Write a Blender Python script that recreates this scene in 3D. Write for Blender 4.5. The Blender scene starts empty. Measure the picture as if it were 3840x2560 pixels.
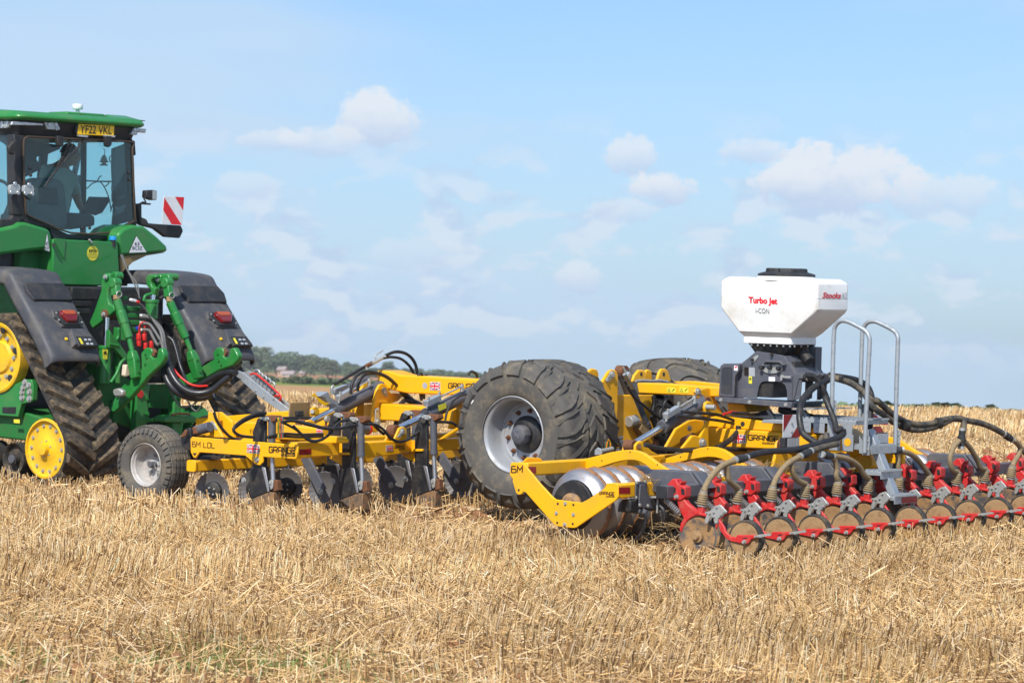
import bpy, bmesh, math, random
import numpy as np
from mathutils import Vector, Matrix, Quaternion

random.seed(7)
RNG = np.random.default_rng(11)
SC = bpy.context.scene
COL = SC.collection
R_ = math.radians

# ---------------------------------------------------------------- camera
# world axes: +X towards the rear of the machine, +Y towards its far side, Z up from the field
CAM = Vector((14.019762, -23.166231, 2.215011))
C_RIGHT = Vector((0.787662, 0.615616, 0.024618))
C_UP = Vector((-0.033133, 0.002425, 0.999448))
C_DIR = Vector((-0.615217, 0.788042, -0.022307))
FPX = 11700.0
cam_data = bpy.data.cameras.new('camera')
cam = bpy.data.objects.new('camera', cam_data)
COL.objects.link(cam)
m = Matrix.Identity(4)
for i in range(3):
    m[i][0] = C_RIGHT[i]; m[i][1] = C_UP[i]; m[i][2] = -C_DIR[i]; m[i][3] = CAM[i]
cam.matrix_world = m
cam_data.sensor_width = 36.0
cam_data.lens = FPX / 3840.0 * 36.0
cam_data.clip_start = 0.5
cam_data.clip_end = 9000.0
cam_data.dof.use_dof = True
cam_data.dof.focus_distance = 26.5
cam_data.dof.aperture_fstop = 5.6
SC.camera = cam

# ---------------------------------------------------------------- world, sun, exposure
SUN_DIR = (C_RIGHT * -0.22 + C_UP * 0.72 - C_DIR * 0.66).normalized()
TRUE_UP = (C_UP * math.cos(0.0145) + C_DIR * math.sin(0.0145)).normalized()
SC.view_settings.view_transform = 'Standard'
SC.view_settings.look = 'None'
SC.view_settings.exposure = 0.12
SC.view_settings.gamma = 1.0
world = bpy.data.worlds.new('World')
SC.world = world
world.use_nodes = True
def build_world():
    nt = world.node_tree; N, L = nt.nodes, nt.links
    N.clear()
    out = N.new('ShaderNodeOutputWorld'); bg = N.new('ShaderNodeBackground')
    bg.inputs['Strength'].default_value = 0.12
    tc = N.new('ShaderNodeTexCoord')
    # the field slopes, so the level of the place is turned to the sky's own level
    rot = N.new('ShaderNodeVectorRotate'); rot.rotation_type = 'EULER_XYZ'
    qt = TRUE_UP.rotation_difference(Vector((0, 0, 1))); rot.inputs['Rotation'].default_value = qt.to_euler()
    L.new(tc.outputs['Generated'], rot.inputs['Vector'])
    sky = N.new('ShaderNodeTexSky'); sky.sky_type = 'NISHITA'; sky.sun_disc = False
    s = qt @ SUN_DIR
    sky.sun_elevation = math.asin(s.z); sky.sun_rotation = math.atan2(s.x, s.y)
    sky.altitude = 50; sky.air_density = 1.0; sky.dust_density = 0.9; sky.ozone_density = 1.6
    # keep the sky's colour right down to the skyline
    sep = N.new('ShaderNodeSeparateXYZ'); L.new(rot.outputs['Vector'], sep.inputs[0])
    mxz = N.new('ShaderNodeMath'); mxz.operation = 'MAXIMUM'; mxz.inputs[1].default_value = .012; L.new(sep.outputs['Z'], mxz.inputs[0])
    com = N.new('ShaderNodeCombineXYZ'); L.new(sep.outputs['X'], com.inputs[0]); L.new(sep.outputs['Y'], com.inputs[1]); L.new(mxz.outputs[0], com.inputs[2])
    L.new(com.outputs[0], sky.inputs['Vector'])
    # clouds
    def noise(scale, detail, rough, stretch, w=0.0, distort=0.0):
        mp = N.new('ShaderNodeMapping'); mp.inputs['Scale'].default_value = stretch; mp.inputs['Location'].default_value = (w, w*.7, w*.3)
        L.new(rot.outputs['Vector'], mp.inputs['Vector'])
        n = N.new('ShaderNodeTexNoise'); n.inputs['Scale'].default_value = scale; n.inputs['Detail'].default_value = detail; n.inputs['Roughness'].default_value = rough
        n.inputs['Distortion'].default_value = distort
        L.new(mp.outputs['Vector'], n.inputs['Vector']); return n.outputs['Fac']
    def math_(op, a, b=None, c=None):
        n = N.new('ShaderNodeMath'); n.operation = op
        for i, v in enumerate((a, b, c)):
            if v is None: continue
            if isinstance(v, (int, float)): n.inputs[i].default_value = v
            else: L.new(v, n.inputs[i])
        return n.outputs[0]
    def smooth(v, a, b, t0=0.0, t1=1.0):
        n = N.new('ShaderNodeMapRange'); n.interpolation_type = 'SMOOTHSTEP'
        n.inputs['From Min'].default_value = a; n.inputs['From Max'].default_value = b; n.inputs['To Min'].default_value = t0; n.inputs['To Max'].default_value = t1
        L.new(v, n.inputs['Value']); return n.outputs['Result']
    def mix(f, a, b):
        n = N.new('ShaderNodeMix'); n.data_type = 'RGBA'
        if isinstance(f, float): n.inputs['Factor'].default_value = f
        else: L.new(f, n.inputs['Factor'])
        for i, v in (('A', a), ('B', b)):
            if isinstance(v, tuple): n.inputs[i].default_value = v
            else: L.new(v, n.inputs[i])
        return n.outputs['Result']
    el = sep.outputs['Z']
    # pale high veil, drawn out in streaks, thicker low down
    veil = noise(3.0, 3, .55, (1, 1, 5.5), 3.1, .6)
    veil = smooth(veil, .38, .62)
    low = smooth(el, .02, .16, 1.0, .0)
    veil = math_('MULTIPLY', math_('ADD', math_('MULTIPLY', veil, .66), math_('MULTIPLY', low, .5)), 1.0)
    veil = math_('MINIMUM', veil, .9)
    tint = N.new('ShaderNodeMix'); tint.data_type = 'RGBA'; tint.blend_type = 'MULTIPLY'; tint.inputs['Factor'].default_value = 1.0
    L.new(sky.outputs['Color'], tint.inputs['A']); tint.inputs['B'].default_value = SKY_TINT
    base = mix(veil, tint.outputs['Result'], VEIL_COL)
    # faint broken cloud low down
    pf = noise(42, 4, .55, (1, 1, 2.0), 8.4, .25)
    mp2 = noise(42, 2, .55, (1, 1, 2.0), 8.4, .25)
    for nd in N:
        if nd.type == 'MAPPING' and nd.outputs[0].links and nd.outputs[0].links[0].to_socket.node.outputs['Fac'] == mp2: nd.inputs['Location'].default_value = (8.4, 8.4*.7, 8.4*.3-.012)
    band = math_('MULTIPLY', smooth(el, .098, .05), smooth(el, .0, .022))
    pfl = math_('MULTIPLY', smooth(pf, .47, .60), band)
    lit = smooth(math_('SUBTRACT', mp2, pf), -.07, .09)
    base = mix(math_('MULTIPLY', pfl, .72), base, mix(lit, CLOUD_DIM, CLOUD_LOW))
    # fair-weather cumulus: each a lobe of its own, ragged by noise; lit above, greyer below
    rag = noise(85, 4, .6, (1, 1, 1.2), 1.7, .3)
    rag2 = noise(300, 2, .6, (1, 1, 1.2), 4.7, 0)
    nz = math_('ADD', math_('MULTIPLY', math_('SUBTRACT', rag, .5), 2.2), math_('MULTIPLY', math_('SUBTRACT', rag2, .5), .8))
    for (vx, vy, rx, ry, amt) in CLOUDS:
        d = qt @ ray(vx*1.6327, vy*1.6327).normalized()
        hx = Vector((d.y, -d.x, 0)).normalized(); hx = hx if hx.dot(qt @ C_RIGHT) > 0 else -hx
        dx = N.new('ShaderNodeVectorMath'); dx.operation = 'DOT_PRODUCT'; L.new(rot.outputs['Vector'], dx.inputs[0]); dx.inputs[1].default_value = hx
        ux = math_('DIVIDE', math_('SUBTRACT', dx.outputs['Value'], d.dot(hx)), rx*1.6327/FPX)
        uy = math_('DIVIDE', math_('SUBTRACT', el, d.z), ry*1.6327/FPX)
        fw = N.new('ShaderNodeVectorMath'); fw.operation = 'DOT_PRODUCT'; L.new(rot.outputs['Vector'], fw.inputs[0]); fw.inputs[1].default_value = d
        r2 = math_('ADD', math_('MULTIPLY', ux, ux), math_('MULTIPLY', uy, uy))
        below = math_('MULTIPLY', math_('MAXIMUM', math_('MULTIPLY', uy, -1), 0), .5)
        dens = math_('ADD', math_('SUBTRACT', math_('SUBTRACT', 1.0, r2), below), nz)
        dens = math_('MULTIPLY', math_('MULTIPLY', smooth(dens, .0, .55), math_('GREATER_THAN', fw.outputs['Value'], .5)), amt)
        shade = smooth(math_('ADD', uy, math_('MULTIPLY', nz, .35)), -.7, .55)
        base = mix(dens, base, mix(shade, CLOUD_LOW, CLOUD_TOP))
    L.new(base, bg.inputs['Color']); L.new(bg.outputs['Background'], out.inputs['Surface'])
SKY_TINT = (.70, .89, 1.17, 1)
VEIL_COL = (4.35, 5.65, 7.1, 1); CLOUD_DIM = (5.5, 6.2, 7.1, 1); CLOUD_LOW = (4.1, 5.1, 6.7, 1); CLOUD_TOP = (6.1, 6.55, 7.15, 1)
CLOUDS = [(862, 285, 105, 88, .95), (745, 330, 115, 52, .65), (630, 325, 90, 32, .55), (1925, 425, 215, 105, .97), (1830, 425, 110, 60, .9), (2130, 455, 200, 66, .6),
          (1450, 365, 74, 56, .75), (1515, 440, 90, 52, .9), (1430, 485, 90, 40, .5), (1725, 352, 86, 42, .6), (565, 432, 95, 40, .4), (1330, 640, 70, 52, .65), (960, 590, 140, 50, .3)]
def ray(sx, sy):
    return C_RIGHT * ((sx - 1920) / FPX) + C_UP * (-(sy - 1280) / FPX) + C_DIR
build_world()
world.cycles.sampling_method = 'NONE'

sun_data = bpy.data.lights.new('sun', 'SUN')
sun_data.energy = 4.6
sun_data.angle = R_(0.53)
sun_data.color = (1.0, 0.955, 0.89)
sun = bpy.data.objects.new('sun', sun_data)
COL.objects.link(sun)
sun.rotation_euler = SUN_DIR.to_track_quat('Z', 'Y').to_euler()
sun.location = (0, 0, 30)
SC.render.engine = 'CYCLES'
SC.cycles.use_denoising = True
SC.cycles.max_bounces = 6
SC.cycles.diffuse_bounces = 2
SC.cycles.glossy_bounces = 2
SC.cycles.transparent_max_bounces = 12
SC.cycles.transmission_bounces = 6
SC.cycles.caustics_reflective = False
SC.cycles.caustics_refractive = False

# ---------------------------------------------------------------- measuring helpers
# close-up views used when measuring the place: origin and scale of each view in photo pixels
VIEW = {0: (0, 0, 1), 1: (0, 350, .4145), 2: (0, 960, .574), 3: (300, 960, .3826), 4: (420, 1300, .3953), 5: (1100, 1280, .3955),
        6: (1680, 1300, .3955), 7: (2200, 1300, .3826), 8: (2600, 960, .4082), 9: (1880, 1640, .3401),
        10: (2440, 1650, .3231), 11: (3080, 1500, .3827), 12: (3000, 1160, .472), 13: (900, 1200, .3827)}
FRAME = [Matrix.Identity(4)]            # frame in which points are measured (the tractor stands a little askew)
def ray(sx, sy):
    return C_RIGHT * ((sx - 1920) / FPX) + C_UP * (-(sy - 1280) / FPX) + C_DIR
def q(v, x, y, X=None, Y=None, Z=None):
    """a point of the place, from where it shows in a view and the plane it lies in"""
    a, b, k = VIEW[v]
    d = ray(a + x * k, b + y * k)
    inv = FRAME[0].inverted()
    o = inv @ CAM
    d = inv.to_3x3() @ d
    if X is not None: t = (X - o.x) / d.x
    elif Y is not None: t = (Y - o.y) / d.y
    else: t = (Z - o.z) / d.z
    return o + d * t
def qs(v, pts, **k):
    return [q(v, x, y, **k) for x, y in pts]

# ---------------------------------------------------------------- mesh building
class MB:
    def __init__(s): s.v = []; s.f = []
    def add(s, vs, fs):
        o = len(s.v); s.v += [Vector(p) for p in vs]; s.f += [tuple(i + o for i in f) for f in fs]; return s
    def box(s, x0, x1, y0, y1, z0, z1):
        return s.add([(x0,y0,z0),(x1,y0,z0),(x1,y1,z0),(x0,y1,z0),(x0,y0,z1),(x1,y0,z1),(x1,y1,z1),(x0,y1,z1)],
                     [(0,3,2,1),(4,5,6,7),(0,1,5,4),(1,2,6,5),(2,3,7,6),(3,0,4,7)])
    def cbox(s, c, sx, sy, sz):
        c = Vector(c); return s.box(c.x-sx/2, c.x+sx/2, c.y-sy/2, c.y+sy/2, c.z-sz/2, c.z+sz/2)
    def bar(s, p0, p1, w, h, up=(0,0,1), w1=None, h1=None):
        p0 = Vector(p0); p1 = Vector(p1); d = (p1-p0).normalized(); up = Vector(up)
        sd = d.cross(up)
        if sd.length < 1e-4: sd = d.cross(Vector((1,0,0)))
        sd.normalize(); u = sd.cross(d).normalized()
        w1 = w if w1 is None else w1; h1 = h if h1 is None else h1
        vs = []
        for p, a, b in ((p0,w,h),(p1,w1,h1)):
            for i, j in ((-1,-1),(1,-1),(1,1),(-1,1)): vs.append(p + sd*(i*a/2) + u*(j*b/2))
        return s.add(vs, [(3,2,1,0),(4,5,6,7),(0,1,5,4),(1,2,6,5),(2,3,7,6),(3,0,4,7)])
    def prism(s, pts, vec):
        pts = [Vector(p) for p in pts]; vec = Vector(vec); n = len(pts)
        nrm = Vector((0,0,0))
        for i in range(n):
            a, b = pts[i]-pts[0], pts[(i+1) % n]-pts[0]; nrm += a.cross(b)
        if nrm.dot(vec) > 0: pts = pts[::-1]
        vs = pts + [p+vec for p in pts]
        fs = [tuple(range(n)), tuple(range(2*n-1, n-1, -1))] + [(i, i+n, (i+1) % n + n, (i+1) % n) for i in range(n)]
        return s.add(vs, [f[::-1] if False else f for f in fs])
    def loft(s, rings, closed=True, cap0=True, cap1=True):
        n = len(rings[0]); vs = [p for r in rings for p in r]; fs = []
        for k in range(len(rings)-1):
            for i in range(n if closed else n-1):
                j = (i+1) % n
                fs.append((k*n+i, k*n+j, (k+1)*n+j, (k+1)*n+i))
        if closed and cap0: fs.append(tuple(range(n-1, -1, -1)))
        if closed and cap1: fs.append(tuple((len(rings)-1)*n+i for i in range(n)))
        return s.add(vs, fs)
    def cyl(s, p0, p1, r0, r1=None, n=16, caps=True):
        p0 = Vector(p0); p1 = Vector(p1); d = (p1-p0).normalized(); r1 = r0 if r1 is None else r1
        a = d.orthogonal().normalized(); b = d.cross(a)
        rg = [[p + (a*math.cos(t) + b*math.sin(t))*r for t in (2*math.pi*i/n for i in range(n))] for p, r in ((p0,r0),(p1,r1))]
        return s.loft(rg, cap0=caps, cap1=caps)
    def tube(s, pts, r, n=8, sub=6, caps=True, rib=0.0, rp=0.02):
        P = curve(pts, sub)
        if rib:
            P = resample(P, rp/2)
        rings = []; prev = None
        for i, p in enumerate(P):
            d = (P[min(i+1, len(P)-1)] - P[max(i-1, 0)])
            d = d.normalized() if d.length > 1e-9 else Vector((0,0,1))
            if prev is None: a = d.orthogonal().normalized()
            else:
                a = prev - d*prev.dot(d); a = a.normalized() if a.length > 1e-6 else d.orthogonal().normalized()
            prev = a; b = d.cross(a); rr = r + (rib if i % 2 else 0.0)
            rings.append([p + (a*math.cos(t)+b*math.sin(t))*rr for t in (2*math.pi*k/n for k in range(n))])
        return s.loft(rings, cap0=caps, cap1=caps)
    def lathe(s, prof, o, axis, n=32, a0=0.0, a1=2*math.pi):
        """prof: (radius, height along the axis)"""
        o = Vector(o); ax = Vector(axis).normalized()
        a = ax.orthogonal().normalized() if abs(ax.y) < .9 else Vector((1,0,0))
        a = (a - ax*a.dot(ax)).normalized(); b = ax.cross(a)
        full = abs(a1-a0-2*math.pi) < 1e-6; k = n if full else n+1
        rings = [[o + ax*h + (a*math.cos(t)+b*math.sin(t))*r for r, h in prof] for t in (a0+(a1-a0)*i/n for i in range(k))]
        m_ = len(prof); vs = [p for r in rings for p in r]; fs = []
        for i in range(n):
            j = (i+1) % k
            for q_ in range(m_-1): fs.append((i*m_+q_, j*m_+q_, j*m_+q_+1, i*m_+q_+1))
        return s.add(vs, fs)
    def ball(s, c, r, n=10, sq=(1,1,1)):
        c = Vector(c); rings = []
        for i in range(1, n//2*1+n//2):
            pass
        m_ = max(4, n//2)
        rings = [[c + Vector((math.cos(t)*math.sin(u)*r*sq[0], math.sin(t)*math.sin(u)*r*sq[1], math.cos(u)*r*sq[2])) for t in (2*math.pi*k/n for k in range(n))] for u in (math.pi*(i+.15)/(m_+.3) for i in range(m_+1))]
        return s.loft(rings[::-1])
    def moved(s, mat):
        o = MB(); o.v = [mat @ p for p in s.v]; o.f = list(s.f); return o
    def merge(s, o): return s.add(o.v, o.f)
    def mesh(s, name, mat, smooth=40):
        me = bpy.data.meshes.new(name)
        me.from_pydata([tuple(p) for p in s.v], [], s.f)
        me.validate()
        bm = bmesh.new(); bm.from_mesh(me)
        bmesh.ops.recalc_face_normals(bm, faces=bm.faces); bm.to_mesh(me); bm.free()
        me.materials.append(mat)
        if smooth:
            me.polygons.foreach_set('use_smooth', [True]*len(me.polygons))
            me.set_sharp_from_angle(angle=R_(smooth))
        return me

def curve(pts, sub=6):
    P = [Vector(p) for p in pts]
    if len(P) < 3 or sub <= 1:
        return P
    out = []
    for i in range(len(P)-1):
        p0 = P[i-1] if i else P[0]*2-P[1]; p1 = P[i]; p2 = P[i+1]; p3 = P[i+2] if i+2 < len(P) else P[-1]*2-P[-2]
        for k in range(sub):
            t = k/sub
            out.append(.5*((2*p1)+(p2-p0)*t+(2*p0-5*p1+4*p2-p3)*t*t+(3*p1-p0-3*p2+p3)*t**3))
    out.append(P[-1]); return out
def resample(P, step):
    out = [P[0]]; acc = 0.0
    for a, b in zip(P, P[1:]):
        L = (b-a).length
        if L < 1e-9: continue
        pos = step-acc
        while pos <= L:
            out.append(a+(b-a)*(pos/L)); pos += step
        acc = (acc+L) % step
    return out

def tag(o, label=None, cat=None, group=None, kind=None):
    if label: o['label'] = label
    if cat: o['category'] = cat
    if group: o['group'] = group
    if kind: o['kind'] = kind
    return o
def root(name, base, label, cat, group=None, frame=None):
    o = bpy.data.objects.new(name, None); COL.objects.link(o)
    o.empty_display_size = .2
    o.matrix_world = (frame if frame else Matrix.Identity(4)) @ Matrix.Translation(Vector(base))
    o['base'] = list(base)
    return tag(o, label, cat, group)
def base_of(p):
    while p is not None:
        if 'base' in p.keys(): return Vector(p['base'])
        p = p.parent
    return Vector((0,0,0))
def part(name, mb, mat, parent, bevel=0.0, smooth=40, seg=2, label=None):
    """one mesh; its points are given in the frame of the place, its parent is a root or another part"""
    me = mb if isinstance(mb, bpy.types.Mesh) else mb.mesh(name, mat, smooth)
    o = bpy.data.objects.new(name, me); COL.objects.link(o)
    if parent is not None:
        o.parent = parent
        if 'base' in parent.keys(): o.location = -Vector(parent['base'])
    if bevel:
        b = o.modifiers.new('bevel', 'BEVEL'); b.width = bevel; b.segments = seg; b.limit_method = 'ANGLE'; b.angle_limit = R_(35)
        b.harden_normals = False
    if label: o['label'] = label
    return o
def copy_tree(o, parent=None, offset=None):
    c = o.copy(); COL.objects.link(c); c.parent = parent
    if offset is not None: c.location = c.location + Vector(offset)
    for ch in o.children: copy_tree(ch, c)
    return c

# ---------------------------------------------------------------- materials
MATS = {}
def newmat(name):
    mt = bpy.data.materials.new(name); mt.use_nodes = True
    return mt, mt.node_tree, mt.node_tree.nodes['Principled BSDF']
def rgb(h):
    """sRGB 0-255 to linear"""
    return tuple(((c/255)/12.92 if c/255 <= .04045 else ((c/255+.055)/1.055)**2.4) for c in h) + (1.0,)
def paint(name, col, rough=.4, metal=0.0, dirt=None, amount=.35, scale=9.0, bump=0.0, bscale=60, spec=.5, coat=0.0, lo=.48, hi=.72, speck=0.0):
    """paint or metal with dust and wear of its own"""
    mt, nt, b = newmat(name)
    N, L = nt.nodes, nt.links
    b.inputs['Roughness'].default_value = rough; b.inputs['Metallic'].default_value = metal
    b.inputs['Specular IOR Level'].default_value = spec
    b.inputs['Coat Weight'].default_value = coat
    tc = N.new('ShaderNodeTexCoord')
    if dirt:
        n1 = N.new('ShaderNodeTexNoise'); n1.noise_dimensions = '4D'; n1.inputs['Scale'].default_value = scale; n1.inputs['Detail'].default_value = 7; n1.inputs['Roughness'].default_value = .7
        L.new(tc.outputs['Object'], n1.inputs['Vector'])
        oi = N.new('ShaderNodeObjectInfo'); ow = N.new('ShaderNodeMath'); ow.operation = 'MULTIPLY'; ow.inputs[1].default_value = 9.0; L.new(oi.outputs['Random'], ow.inputs[0]); L.new(ow.outputs[0], n1.inputs['W'])
        r = N.new('ShaderNodeMapRange'); r.inputs['From Min'].default_value = lo; r.inputs['From Max'].default_value = hi; r.inputs['To Max'].default_value = amount
        L.new(n1.outputs['Fac'], r.inputs['Value'])
        fac = r.outputs['Result']
        if speck:                                   # fine soil splashes
            n3 = N.new('ShaderNodeTexNoise'); n3.inputs['Scale'].default_value = 70; n3.inputs['Detail'].default_value = 3; L.new(tc.outputs['Object'], n3.inputs['Vector'])
            r3 = N.new('ShaderNodeMapRange'); r3.inputs['From Min'].default_value = .56; r3.inputs['From Max'].default_value = .68; r3.inputs['To Max'].default_value = speck; L.new(n3.outputs['Fac'], r3.inputs['Value'])
            mm = N.new('ShaderNodeMath'); mm.operation = 'MAXIMUM'; L.new(fac, mm.inputs[0]); L.new(r3.outputs['Result'], mm.inputs[1]); fac = mm.outputs[0]
        mx = N.new('ShaderNodeMix'); mx.data_type = 'RGBA'
        L.new(fac, mx.inputs['Factor']); mx.inputs['A'].default_value = col; mx.inputs['B'].default_value = dirt
        L.new(mx.outputs['Result'], b.inputs['Base Color'])
        r2 = N.new('ShaderNodeMapRange'); r2.inputs['From Min'].default_value = lo-.1; r2.inputs['From Max'].default_value = hi+.05
        r2.inputs['To Min'].default_value = rough; r2.inputs['To Max'].default_value = min(.95, rough+.4)
        L.new(n1.outputs['Fac'], r2.inputs['Value']); L.new(r2.outputs['Result'], b.inputs['Roughness'])
    else:
        n1 = N.new('ShaderNodeTexNoise'); n1.inputs['Scale'].default_value = scale; n1.inputs['Detail'].default_value = 5
        L.new(tc.outputs['Object'], n1.inputs['Vector'])
        hs = N.new('ShaderNodeHueSaturation'); hs.inputs['Color'].default_value = col
        r = N.new('ShaderNodeMapRange'); r.inputs['To Min'].default_value = .82; r.inputs['To Max'].default_value = 1.16
        L.new(n1.outputs['Fac'], r.inputs['Value']); L.new(r.outputs['Result'], hs.inputs['Value']); L.new(hs.outputs['Color'], b.inputs['Base Color'])
    if bump:
        n2 = N.new('ShaderNodeTexNoise'); n2.inputs['Scale'].default_value = bscale; n2.inputs['Detail'].default_value = 4
        L.new(tc.outputs['Object'], n2.inputs['Vector'])
        bp = N.new('ShaderNodeBump'); bp.inputs['Strength'].default_value = bump; bp.inputs['Distance'].default_value = .01
        L.new(n2.outputs['Fac'], bp.inputs['Height']); L.new(bp.outputs['Normal'], b.inputs['Normal'])
    MATS[name] = mt
    return mt
DUST = rgb((170, 140, 105)); SOIL = rgb((140, 92, 58))
yellow = paint('yellow_paint', rgb((246, 180, 8)), .33, dirt=rgb((196, 146, 66)), amount=.6, scale=4, spec=.45, lo=.48, hi=.8, speck=.3)
green = paint('green_paint', rgb((36, 127, 54)), .32, dirt=rgb((112, 128, 86)), amount=.5, scale=6, coat=.2, lo=.48, hi=.8, speck=.22)
dkgreen = paint('casting_green_paint', rgb((30, 112, 46)), .5, dirt=rgb((72, 88, 48)), amount=.8, scale=14)
greypaint = paint('graphite_paint', rgb((84, 86, 94)), .42, dirt=rgb((128, 120, 108)), amount=.5, scale=9)
blackpaint = paint('black_paint', rgb((34, 34, 36)), .42, dirt=rgb((92, 82, 66)), amount=.6, scale=13)
blackplastic = paint('black_plastic', rgb((40, 41, 44)), .5, dirt=rgb((88, 82, 74)), amount=.5, scale=7)
fenderplastic = paint('fender_plastic', rgb((70, 71, 75)), .48, dirt=rgb((122, 114, 102)), amount=.6, scale=5, bump=.05, bscale=300)
red = paint('red_paint', rgb((200, 38, 40)), .36, dirt=rgb((168, 112, 88)), amount=.7, scale=14, speck=.35)
zinc = paint('zinc_plate', rgb((188, 190, 186)), .42, metal=.6, dirt=rgb((150, 128, 98)), amount=.7, scale=26)
galv = paint('galvanised_steel', rgb((176, 182, 186)), .45, metal=.55, dirt=rgb((126, 134, 138)), amount=.8, scale=22)
steel = paint('bright_steel', rgb((196, 198, 202)), .3, metal=.85, dirt=rgb((150, 128, 104)), amount=.5, scale=30)
chrome = paint('chrome_rod', rgb((225, 228, 232)), .12, metal=1.0)
ringsteel = paint('polished_ring_steel', rgb((160, 160, 163)), .46, metal=.75, dirt=rgb((150, 104, 70)), amount=.9, scale=11, lo=.56, hi=.74)
rubber = paint('tyre_rubber', rgb((86, 83, 78)), .78, dirt=rgb((140, 127, 104)), amount=.9, scale=7, bump=.15, bscale=90)
dirtyrubber = paint('muddy_rubber', rgb((50, 48, 45)), .8, dirt=rgb((122, 104, 80)), amount=.9, scale=9, bump=.3, bscale=70, lo=.46, hi=.70)
lugmud = paint('mud_caked_lug', rgb((58, 54, 49)), .85, dirt=rgb((134, 114, 86)), amount=1.0, scale=14, bump=.35, bscale=60, lo=.42, hi=.66)
hoserub = paint('hose_rubber', rgb((34, 34, 36)), .42, dirt=rgb((86, 78, 66)), amount=.6, scale=20)
hosedust = paint('dusty_hose', rgb((54, 54, 54)), .5, dirt=rgb((126, 112, 88)), amount=.9, scale=12, lo=.4, hi=.66)
bootmat = paint('tan_boot_rubber', rgb((146, 126, 94)), .75, dirt=rgb((96, 86, 68)), amount=.7, scale=30)
muddisc = paint('soil_smeared_disc', rgb((80, 79, 80)), .5, dirt=rgb((160, 124, 82)), amount=1.0, scale=8, lo=.42, hi=.54, bump=.3, bscale=60)
mudwheel = paint('soil_caked_press_wheel', rgb((158, 127, 88)), .85, dirt=rgb((114, 82, 54)), amount=1.0, scale=14, lo=.5, hi=.7, bump=.5, bscale=45)
discsteel = paint('worn_disc_steel', rgb((112, 110, 110)), .45, metal=.25, dirt=rgb((108, 92, 74)), amount=.8, scale=9)
soilmat = paint('clinging_soil', rgb((150, 106, 70)), .95, dirt=rgb((108, 74, 48)), amount=1.0, scale=30, bump=.8, bscale=50)
rust = paint('rusty_steel', rgb((106, 68, 44)), .8, dirt=rgb((150, 100, 64)), amount=.8, scale=40)
rimyellow = paint('yellow_wheel_paint', rgb((240, 192, 22)), .4, dirt=rgb((176, 136, 72)), amount=.7, scale=8, lo=.46, hi=.72, speck=.4)
rimsilver = paint('silver_wheel_paint', rgb((166, 169, 173)), .42, metal=.25, dirt=rgb((150, 140, 126)), amount=.6, scale=7)
rimcream = paint('pale_wheel_paint', rgb((186, 182, 177)), .45, metal=.1, dirt=rgb((150, 122, 100)), amount=.7, scale=16)
whiteplastic = paint('white_moulded_plastic', rgb((236, 236, 232)), .42, dirt=rgb((200, 186, 160)), amount=.75, scale=4.5, lo=.48, hi=.78)
white = paint('white_gloss', rgb((232, 232, 232)), .4)
redplastic = paint('red_plastic', rgb((206, 40, 30)), .4)
redreflect = paint('red_reflective_tape', rgb((150, 22, 26)), .35)
plateyel = paint('plate_yellow', rgb((250, 196, 0)), .4)
inkblack = paint('black_print', rgb((34, 24, 16)), .5)
inkred = paint('red_print', rgb((226, 34, 44)), .5)
inkgrey = paint('grey_print', rgb((120, 122, 126)), .5)
inkbrown = paint('brown_print', rgb((48, 26, 10)), .5)
flagblue = paint('blue_print', rgb((34, 40, 92)), .5)
labelyel = paint('yellow_label', rgb((226, 214, 60)), .5)
labelgrey = paint('grey_label', rgb((166, 170, 174)), .5)
bluecap = paint('blue_plastic', rgb((40, 150, 220)), .4)
cream = paint('cream_plastic', rgb((220, 204, 176)), .5)
lensred = paint('red_lamp_lens', rgb((116, 18, 18)), .15, coat=.6)
lensamber = paint('amber_lamp_lens', rgb((176, 78, 34)), .15, coat=.6)
lensclear = paint('clear_lamp_lens', rgb((176, 178, 176)), .2, metal=.3, coat=.4)
plywood = paint('weathered_board', rgb((150, 124, 82)), .7, dirt=rgb((112, 90, 56)), amount=.8, scale=40)
fabricgrey = paint('grey_seat_fabric', rgb((104, 106, 104)), .9)
earthshare = paint('earth_worn_steel', rgb((84, 78, 70)), .6, dirt=rgb((150, 112, 74)), amount=1.0, scale=14, lo=.4, hi=.6)
skin = paint('skin', rgb((150, 108, 88)), .55)
shirt = paint('pale_green_shirt', rgb((142, 156, 146)), .9)
hairmat = paint('dark_hair', rgb((40, 34, 30)), .8)
springsteel = paint('spring_steel', rgb((165, 166, 166)), .35, metal=.5)
def glassmat(name, tint, gloss=.06):
    mt = bpy.data.materials.new(name); mt.use_nodes = True; nt = mt.node_tree; N, L = nt.nodes, nt.links
    N.remove(N['Principled BSDF']); out = N['Material Output']
    t = N.new('ShaderNodeBsdfTransparent'); t.inputs['Color'].default_value = tint
    g = N.new('ShaderNodeBsdfGlossy'); g.inputs['Roughness'].default_value = .03; g.inputs['Color'].default_value = (1,1,1,1)
    lw = N.new('ShaderNodeLayerWeight'); lw.inputs['Blend'].default_value = .5
    pw = N.new('ShaderNodeMath'); pw.operation = 'POWER'; pw.inputs[1].default_value = 4.0; L.new(lw.outputs['Facing'], pw.inputs[0])
    fr = N.new('ShaderNodeMath'); fr.operation = 'MULTIPLY_ADD'; fr.inputs[1].default_value = .85; fr.inputs[2].default_value = .035; L.new(pw.outputs[0], fr.inputs[0])
    mx = N.new('ShaderNodeMixShader'); L.new(fr.outputs[0], mx.inputs['Fac']); L.new(t.outputs['BSDF'], mx.inputs[1]); L.new(g.outputs['BSDF'], mx.inputs[2])
    L.new(mx.outputs['Shader'], out.inputs['Surface'])
    return mt
cabglass = glassmat('tinted_cab_glass', (.775, .905, .915, 1))

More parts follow.
